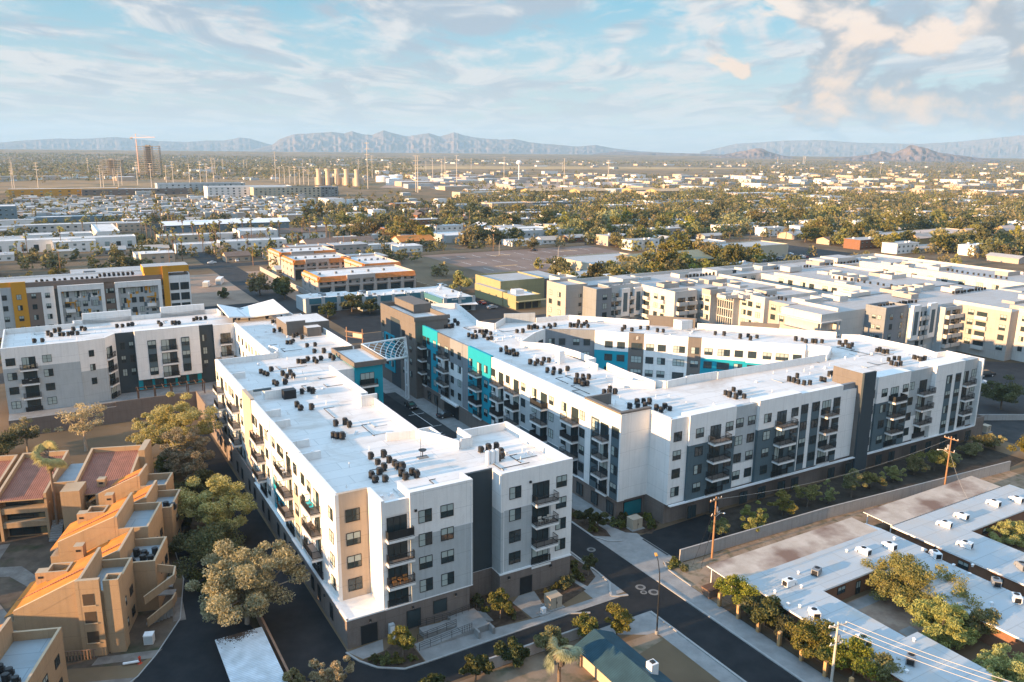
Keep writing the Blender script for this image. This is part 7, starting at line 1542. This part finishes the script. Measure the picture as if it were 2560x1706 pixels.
# ================================================================ ground, fields, river, hills, skyline things
def mth0(nt, a, k):
    n = N(nt, 'ShaderNodeMath', operation='MULTIPLY'); nt.links.new(a, n.inputs[0]); n.inputs[1].default_value = k; return n.outputs[0]
def ground_material():
    m, nt, b = nodes('desert_city_ground'); L = nt.links
    tc = N(nt, 'ShaderNodeTexCoord')
    def noise(sc, det=6, ro=.6, vec=None):
        n = N(nt, 'ShaderNodeTexNoise'); n.inputs['Scale'].default_value = sc; n.inputs['Detail'].default_value = det; n.inputs['Roughness'].default_value = ro
        L.new(vec or tc.outputs['Object'], n.inputs['Vector']); return n.outputs['Fac']
    def ramp(f, lo, hi):
        q = N(nt, 'ShaderNodeMapRange'); q.inputs['From Min'].default_value = lo; q.inputs['From Max'].default_value = hi; L.new(f, q.inputs['Value']); return q.outputs[0]
    def mix(f, a, bb):
        x = N(nt, 'ShaderNodeMix', data_type='RGBA'); L.new(f, x.inputs['Factor'])
        for s, c in (('A', a), ('B', bb)):
            if isinstance(c, tuple): x.inputs[s].default_value = c4(c)
            else: L.new(c, x.inputs[s])
        return x.outputs['Result']
    c = mix(ramp(noise(.035), .35, .65), (.19, .125, .07), (.31, .205, .115))
    c = mix(ramp(noise(.012, 8, .7), .48, .6), c, (.10, .085, .04))
    c = mix(ramp(noise(.0017, 5), .5, .66), c, (.36, .22, .10))
    c = mix(ramp(noise(.02, 4, .8), .62, .7), c, (.13, .105, .08))
    ln_ = N(nt, 'ShaderNodeVectorMath', operation='LENGTH'); L.new(tc.outputs['Object'], ln_.inputs[0])
    c = mix(mth0(nt, ramp(ln_.outputs['Value'], 1500, 900), .8), c, mix(ramp(noise(.03, 5), .4, .6), (.095, .07, .048), (.175, .125, .08)))
    L.new(c, b.inputs['Base Color']); b.inputs['Roughness'].default_value = .98; b.inputs['Specular IOR Level'].default_value = .1
    return m
GM = ground_material()
gv = []; gf = []; RR = [0, 600, 1500, 2500, 3500, 3700] + [3700+k*300 for k in range(1, 18)] + [8800+k*1000 for k in range(1, 13)]; NA = 96
for r_ in RR:
    for k in range(NA): t = 2*math.pi*k/NA; gv.append((r_*math.cos(t), r_*math.sin(t), gz(r_)))
for i in range(len(RR)-1):
    for k in range(NA):
        q = (k+1) % NA; f = (i*NA+k, (i+1)*NA+k, (i+1)*NA+q, i*NA+q); gf.append(f if i else f[1:] if False else f)
gv.append((0, 0, 0)); c0 = len(gv)-1
gf = [f for f in gf if min(f) >= NA] + [(c0, NA+k, NA+(k+1) % NA) for k in range(NA)]
me = bpy.data.meshes.new('ground'); me.from_pydata(gv, [], gf); me.materials.append(GM); me.update(); link('ground', me, kind='structure')
M_FIELD = blend2('dry_gold_field', (.40, .25, .10), (.54, .36, .16), .004, .35, .65, .98, (.26, .17, .09), .02); M_FIELD2 = blend2('brown_field', (.26, .165, .09), (.36, .235, .12), .006, .35, .65, .98, (.14, .11, .06), .012)
def xsheet(name, pts, z, m): b = MB(); b.face([p+(z,) for p in pts], m); return b.build(name, kind='structure')
def pxs(name, pts, z, m): return xsheet(name, [G(*p) for p in pts], z, m)
pxs('field', [(640, 415), (1560, 417), (1580, 424), (1100, 424), (620, 426)], .5, M_FIELD); pxs('field', [(1560, 416), (2160, 418), (2330, 432), (1960, 424), (1560, 424)], .6, M_FIELD)
pxs('field', [(0, 461), (330, 452), (560, 452), (420, 470), (330, 476), (0, 484)], .3, M_FIELD2); pxs('field', [(420, 455), (760, 432), (1000, 432), (900, 444), (640, 468), (420, 472)], .32, M_FIELD2); pxs('field', [(1000, 446), (1680, 446), (1760, 462), (1250, 476), (950, 470)], .34, blend2('pink_dirt', (.34, .235, .17), (.44, .31, .22), .01))
pxs('river', [(-40, 450), (250, 440), (250, 444), (-40, 457)], .4, glass('river_water', (.05, .09, .12), .12, .6))
# ---- hills
def ridge(name, prof, dist, depth, m, seed, rough=1.0, n=260, rows=26):
    """prof: (pixel x, pixel y) of the skyline on the photograph; a ridge of real height and depth at its own distance"""
    r_ = np.random.default_rng(seed); xs = np.array([p[0] for p in prof], float); ys = np.array([p[1] for p in prof], float)
    px = np.linspace(xs[0], xs[-1], n); py = np.interp(px, xs, ys); V = []; F = []
    ph = r_.random(8)*6.28; fr = np.array([.9, 1.7, 3.1, 5.3, 9.1, 14, 23, 37])
    for i in range(n):
        d = fw + rt*((px[i]-1280)/F_PX) - up*((py[i]-853)/F_PX); hd = Vector((d.x, d.y)); el = d.z/hd.length; hd.normalize(); top = max(4, H+dist*el)
        base_n = sum(math.sin(px[i]*.012*fr[k]+ph[k])/(k+1.5) for k in range(8))
        for j in range(rows):
            t = j/(rows-1); s = (t-.5)*2                       # -1 near foot, 0 crest, 1 far foot
            q = 1-abs(s); gul = .5+.5*math.sin(px[i]*.055+ph[1]+4*base_n+s*6.0)*math.sin(px[i]*.027+ph[2]-s*7)
            hh = top*(q**(1.15+.5*gul) if s < 0 else q**1.1)
            if 0 < q < 1: hh *= 1-.28*rough*(1-q)*gul+.10*rough*math.sin(px[i]*.21+j*1.7+ph[3])*q*(1-q)*2
            rr = dist+s*depth*(1+.12*base_n*(1-q)); V.append((hd.x*rr, hd.y*rr, hh+gz(rr)*(1-q)-(4 if q < .01 else 0)))
    for i in range(n-1):
        for j in range(rows-1): a = i*rows+j; F.append((a, a+rows, a+rows+1, a+1))
    me = bpy.data.meshes.new(name); me.from_pydata(V, [], F); me.materials.append(m); me.update(); return link(name, me, kind='structure')
M_ROCK = blend2('desert_rock', (.15, .125, .12), (.23, .18, .165), .004, .35, .65, .98, (.10, .085, .08), .012)
ridge('mountains', [(600, 386), (660, 366), (680, 362), (700, 346), (735, 334), (790, 331), (830, 328), (860, 332), (880, 326), (905, 334), (930, 336), (958, 324), (985, 332), (1020, 340), (1050, 334), (1072, 331), (1100, 340), (1135, 329), (1165, 338), (1200, 344), (1250, 348), (1285, 346), (1320, 354), (1350, 358), (1400, 362), (1440, 366), (1490, 362), (1530, 370), (1600, 378), (1700, 384), (1800, 388)], 15000, 2200, M_ROCK, 3, .9, 380, 34)
ridge('mountains', [(-200, 356), (0, 356), (60, 350), (140, 345), (200, 346), (290, 341), (330, 345), (400, 352), (470, 354), (520, 350), (560, 350), (600, 342), (625, 345), (660, 356), (720, 372)], 18000, 1600, M_ROCK, 5, .5, 240, 22)
ridge('mountains', [(1750, 380), (1840, 358), (1960, 350), (2050, 348), (2150, 355), (2300, 358), (2400, 352), (2470, 344), (2540, 336), (2700, 326), (2800, 330)], 18200, 1600, M_ROCK, 7, .4, 240, 22)
ridge('hill', [(1780, 393), (1840, 380), (1870, 374), (1890, 369), (1905, 370), (1925, 379), (1950, 387), (1990, 395)], 7200, 420, M_ROCK, 9, 1.0, 90, 20); ridge('hill', [(2080, 397), (2180, 385), (2205, 376), (2230, 384), (2260, 370), (2275, 360), (2300, 364), (2320, 370), (2345, 380), (2400, 388), (2460, 396), (2500, 400)], 6800, 520, M_ROCK, 11, 1.2, 120, 22)
ridge('hill', [(1480, 386), (1540, 378), (1640, 381), (1760, 384), (1900, 392)], 9000, 500, M_ROCK, 13, .8, 80, 14)
# ---- towers under construction, crane
def skeleton(label, px0, px1, py, floors, fh):
    a = Vector(G(*px0)); b_ = Vector(G(*px1)); w = (b_-a).length; ang = math.atan2((b_-a).y, (b_-a).x)
    r = thing('tower_under_construction', label, 'building', (a.x, a.y, 0), ang); d = w*.8; M_CC = mat('raw_concrete', (.40, .33, .25), .9, .1, .1)
    for k in range(floors): q = MB(); q.box(0, w, 0, d, k*fh+fh-1.0, k*fh+fh, M_CC); q.build('floor_slab', r)
    n = 3
    for i in range(n+1):
        q = MB(); x = w*i/n
        for y in (0.2, d/2, d-1.2): q.box(max(0, x-.5), x+.5, y, y+1, 0, floors*fh+1.5, M_CC)
        q.build('column_line', r)
    q = MB(); q.box(w*.42, w*.6, d*.25, d*.7, 0, floors*fh+3, M_CC); q.build('core', r); return r
skeleton('tall concrete tower skeleton under construction below the crane, far left', (345, 442), (402, 442), 0, 16, 4.3); skeleton('shorter concrete tower skeleton under construction, far left', (252, 446), (305, 446), 0, 9, 4.3)
cr_ = thing('tower_crane', 'red and white tower crane above the taller skeleton', 'crane', G(349, 444)+(0,), R(-8)); M_CRN = mat('crane_red_white', (.62, .40, .32), .6, .1)
q = MB(); q.tube((0, 0, 0), (0, 0, 84), .9, M_CRN, 4); q.build('mast', cr_); q = MB(); q.tube((-14, 0, 87), (46, 0, 88), .65, M_CRN, 4); q.build('jib', cr_); q = MB(); q.tube((0, 0, 86), (0, 0, 95), .7, M_CRN, 4); q.tube((0, 0, 95), (36, 0, 88.5), .15, M_CRN, 4); q.tube((0, 0, 95), (-12, 0, 87.5), .15, M_CRN, 4); q.build('apex', cr_); q = MB(); q.box(-14, -9, -1.2, 1.2, 83.5, 87, M_MGREY); q.build('counterweight', cr_)
# ---- power station stacks, tanks and transmission poles
M_STK = mat('stack_concrete', (.52, .43, .33), .9, .08)
for k, (px, py) in enumerate(((798, 463), (820, 463), (843, 463), (867, 464), (893, 466))):
    t = thing('chimney_stack', on[k]+' from the left in the row of tan power station stacks', 'chimney', G(px, py)+(0,), 0); q = MB(); q.tube((0, 0, 0), (0, 0, 27), 4.6, M_STK, 14, 4.2); q.build('shaft', t); q = MB(); q.tube((0, 0, 27), (0, 0, 29.5), 5.0, M_STK, 14); q.build('rim', t); q = MB(); q.box(-9, 9, 4, 20, 0, 14, M_STK); q.build('boiler_house', t)
for k, (px, py) in enumerate(((958, 455), (990, 452), (985, 462))):
    t = thing('storage_tank', ('left', 'right', 'nearer')[k]+' white storage tank beside the power station', 'tank', G(px, py)+(0,), 0); q = MB(); q.tube((0, 0, 0), (0, 0, 11), 15, M_WHITE, 28); q.build('shell', t); q = MB(); q.tube((0, 0, 11), (0, 0, 13), 15.2, M_COP, 28, 2); q.build('roof', t)
wt = thing('water_tower', 'pale water tower on a stem in the middle distance', 'water tower', G(1297, 456)+(0,), 0); q = MB(); q.tube((0, 0, 0), (0, 0, 36), 1.2, M_COP, 10); q.build('stem', wt); q = MB(); q.lathe((0, 0, 36), [(1.2, 0), (6, 3), (6.4, 6), (4, 9), (.5, 10)], M_COP, 14); q.build('tank', wt)
def tpole_mesh():
    a = MB(); a.tube((0, 0, 0), (0, 0, 40), .75, M_PSTEEL, 6, .42); c = MB()
    for z in (39, 34, 29): c.tube((-4.2, 0, z+.4), (4.2, 0, z+.4), .28, M_PSTEEL, 4)
    return a.mesh('mast'), c.mesh('arm')
TPM = tpole_mesh(); tp = []
for (px, py, h) in ((30, 438, 1), (37, 473, 1), (32, 473, .8), (97, 473, 1), (222, 438, 1), (253, 470, .9), (260, 470, .7), (286, 465, .7), (297, 468, .7), (306, 464, .8), (345, 464, 1), (380, 472, 1), (417, 463, .8), (434, 460, 1), (475, 460, .9), (502, 458, 1), (518, 458, .9), (535, 456, .9), (530, 432, 1), (538, 432, 1), (558, 430, .9), (610, 424, .8), (617, 424, .8), (690, 456, 1.5), (700, 460, .8), (712, 460, .8), (725, 460, .8), (738, 462, .8), (750, 462, .8), (760, 462, .8), (772, 464, .7), (757, 420, .8), (776, 420, .8),
                    (897, 438, 1), (920, 472, 1.9), (931, 446, 1.3), (970, 434, .8), (978, 434, .8), (1082, 452, 1.2), (1105, 458, 1.2), (1113, 456, 1.3), (1142, 464, 1.4), (1178, 424, 1.0), (1260, 450, 1.3), (1410, 466, 1.3), (1520, 458, 1.2), (1406, 430, .8), (1065, 428, .8), (2200, 440, 1.0), (1944, 408, .5), (1862, 410, .5), (1818, 412, .5), (2008, 410, .7), (2012, 410, .7), (1010, 430, .7), (1040, 480, 1.4), (1045, 482, 1.4), (1900, 428, .6)):
    tp.append((px, py, h))
for (px, py, h) in tp:
    x, y = G(px, py); g_ = gz(math.hypot(x, y)); x, y = G(px, py, g_); t = thing('transmission_pole', 'slender pale transmission pole in the far plain', 'transmission pole', (x, y, g_), R(random.uniform(-30, 30)), 'transmission poles in the far plain'); t.scale = (1, 1, h); link('mast', TPM[0], t); link('arm', TPM[1], t)
# street light and power poles among the middle blocks
UPM = (lambda a, c: (a.tube((0, 0, 0), (0, 0, 11), .16, M_PWOOD, 6, .1), c.box(-1.2, 1.2, -.06, .06, 10.2, 10.35, M_PWOOD), a.mesh('pole'), c.mesh('crossarm')))(MB(), MB())
for k in range(46):
    u, v = (random.choice((45, 61, 130, 215, 300)), random.uniform(372, 640)) if k % 2 else (random.uniform(-200, 600), random.choice((351, 367, 440, 520)))
    x, y = XY(u, v)
    if not inview(x, y): continue
    t = thing('utility_pole', 'plain wooden utility pole among the middle distance blocks', 'utility pole', (x, y, 0), TH+R(random.choice((0, 90))), 'wooden poles of the middle distance'); link('pole', UPM[2], t); link('crossarm', UPM[3], t)
# ================================================================ sky, clouds and air
w = bpy.data.worlds.new('World'); SC.world = w; w.use_nodes = True; nt = w.node_tree; L = nt.links
bg = nt.nodes['Background']
sk = N(nt, 'ShaderNodeTexSky'); sk.sky_type = 'NISHITA'; sk.sun_disc = False; sk.sun_elevation = SUN_EL; sk.sun_rotation = math.pi/2-SUN_AZ; sk.air_density = 1.0; sk.dust_density = .6; sk.ozone_density = 2.0
tc = N(nt, 'ShaderNodeTexCoord'); sp = N(nt, 'ShaderNodeSeparateXYZ'); L.new(tc.outputs['Generated'], sp.inputs[0])
def mth(op, a, b=None, clamp=False):
    n = N(nt, 'ShaderNodeMath', operation=op); n.use_clamp = clamp
    for i, v in enumerate((a, b)):
        if v is None: continue
        if isinstance(v, (int, float)): n.inputs[i].default_value = v
        else: L.new(v, n.inputs[i])
    return n.outputs[0]
def mr(v, a, b, c=0, d=1, smooth=False):
    n = N(nt, 'ShaderNodeMapRange'); n.interpolation_type = 'SMOOTHSTEP' if smooth else 'LINEAR'; L.new(v, n.inputs['Value'])
    for k, x in zip(('From Min', 'From Max', 'To Min', 'To Max'), (a, b, c, d)): n.inputs[k].default_value = x
    return n.outputs[0]
def mixc(f, a, b):
    x = N(nt, 'ShaderNodeMix', data_type='RGBA')
    if isinstance(f, (int, float)): x.inputs['Factor'].default_value = f
    else: L.new(f, x.inputs['Factor'])
    for s, c in (('A', a), ('B', b)):
        if isinstance(c, tuple): x.inputs[s].default_value = c4(c)
        else: L.new(c, x.inputs[s])
    return x.outputs['Result']
zc = mth('MAXIMUM', sp.outputs['Z'], 0.0)
den = mth('ADD', zc, .045)
cv = N(nt, 'ShaderNodeCombineXYZ'); L.new(mth('DIVIDE', sp.outputs['X'], den), cv.inputs[0]); L.new(mth('DIVIDE', sp.outputs['Y'], den), cv.inputs[1])
def cnoise(scale, sx, sy, det, ro, dist, off=0, rot=0):
    mp = N(nt, 'ShaderNodeMapping'); mp.inputs['Scale'].default_value = (sx, sy, 1); mp.inputs['Location'].default_value = (off, off*.7, off); mp.inputs['Rotation'].default_value = (0, 0, rot); L.new(cv.outputs[0], mp.inputs['Vector'])
    n = N(nt, 'ShaderNodeTexNoise'); n.inputs['Scale'].default_value = scale; n.inputs['Detail'].default_value = det; n.inputs['Roughness'].default_value = ro; n.inputs['Distortion'].default_value = dist; L.new(mp.outputs[0], n.inputs['Vector']); return n.outputs['Fac']
az = mth('ARCTAN2', sp.outputs['X'], sp.outputs['Y']); el = mth('ARCSINE', sp.outputs['Z'])
S = 1.0
K = 1/.12
skn = N(nt, 'ShaderNodeVectorMath', operation='SCALE'); L.new(sk.outputs[0], skn.inputs[0]); skn.inputs['Scale'].default_value = 1.0
clear = mixc(mr(el, .015, .165, 0, 1), (2.75, 2.9, 3.0), (.95, 2.35, 3.1))
clear = mixc(mr(el, .20, .6, 0, 1), clear, (4.3, 7.5, 11.2))
base = mixc(.8, skn.outputs[0], clear)
# high layer of streaked cloud
f1 = cnoise(1.25, .85, .40, 9, .60, .9, 3.1, .0); f2 = cnoise(3.6, .9, .5, 9, .62, .7, 9.3, .05)
fl = mth('ADD', mth('MULTIPLY', f1, .68), mth('MULTIPLY', f2, .32))
fl = mth('ADD', fl, mr(el, .0, .11, .055, 0))
cov = mth('MULTIPLY', mr(fl, .405, .55, 0, .95, True), mr(el, .19, .4, 1, .15))
shade = mr(cnoise(1.5, .85, .42, 9, .62, .9, 5.7, .0), .42, .58, 0, 1, True)
ccol = mixc(shade, (3.4, 3.35, 3.35), (1.85, 2.2, 2.6))
ccol = mixc(mr(el, .0, .12, .7, 0), ccol, (3.15, 3.0, 2.85))
c1 = mixc(cov, base, ccol)
# cumulus low on the right
ca = N(nt, 'ShaderNodeCombineXYZ'); L.new(az, ca.inputs[0]); L.new(mth('MULTIPLY', el, 1.5), ca.inputs[1])
nn = N(nt, 'ShaderNodeTexNoise'); nn.inputs['Scale'].default_value = 9.5; nn.inputs['Detail'].default_value = 9; nn.inputs['Roughness'].default_value = .56; nn.inputs['Distortion'].default_value = .35; L.new(ca.outputs[0], nn.inputs['Vector'])
cu = nn.outputs['Fac']
off = N(nt, 'ShaderNodeVectorMath', operation='ADD'); L.new(ca.outputs[0], off.inputs[0]); off.inputs[1].default_value = (.03, -.045, 0)
n2 = N(nt, 'ShaderNodeTexNoise'); n2.inputs['Scale'].default_value = 9.5; n2.inputs['Detail'].default_value = 6; n2.inputs['Roughness'].default_value = .56; n2.inputs['Distortion'].default_value = .35; L.new(off.outputs[0], n2.inputs['Vector'])
lit = mr(mth('SUBTRACT', cu, n2.outputs['Fac']), -.05, .13, 0, 1, True)
msk = mth('MULTIPLY', mr(az, .10, .42, 0, 1, True), mr(el, .0, .05, .55, 1))
thr = mth('SUBTRACT', .68, mth('MULTIPLY', msk, .26))
cmask = mr(mth('SUBTRACT', cu, thr), 0, .07, 0, 1, True)
warm = mixc(mr(el, .03, .16, 0, 1), (4.6, 3.0, 1.9), (4.4, 3.7, 3.2))
ucol = mixc(lit, (1.75, 1.95, 2.2), warm)
c2 = mixc(mth('MULTIPLY', cmask, .92), c1, ucol)
L.new(c2, bg.inputs[0]); bg.inputs[1].default_value = .07
hz = MB(); hz.box(-21500, 21500, -21500, 21500, -1.0, 640, None); hzo = None
hm = bpy.data.materials.new('haze_air'); hm.use_nodes = True; hn = hm.node_tree; hn.nodes.clear(); ho = hn.nodes.new('ShaderNodeOutputMaterial'); hp = hn.nodes.new('ShaderNodeVolumePrincipled')
hp.inputs['Color'].default_value = (.40, .68, .98, 1); hp.inputs['Density'].default_value = 0.6e-4; hp.inputs['Anisotropy'].default_value = 0.0; hn.links.new(hp.outputs[0], ho.inputs['Volume'])
me = bpy.data.meshes.new('haze'); me.from_pydata(hz.v, [], hz.f); me.materials.append(hm); me.update(); link('haze', me, kind='stuff')
SC.view_settings.view_transform = 'Standard'; SC.view_settings.look = 'None'; SC.view_settings.exposure = 1.78; SC.view_settings.gamma = 1
SC.cycles.max_bounces = 6; SC.cycles.diffuse_bounces = 3; SC.cycles.volume_bounces = 0; SC.cycles.caustics_reflective = False; SC.cycles.caustics_refractive = False
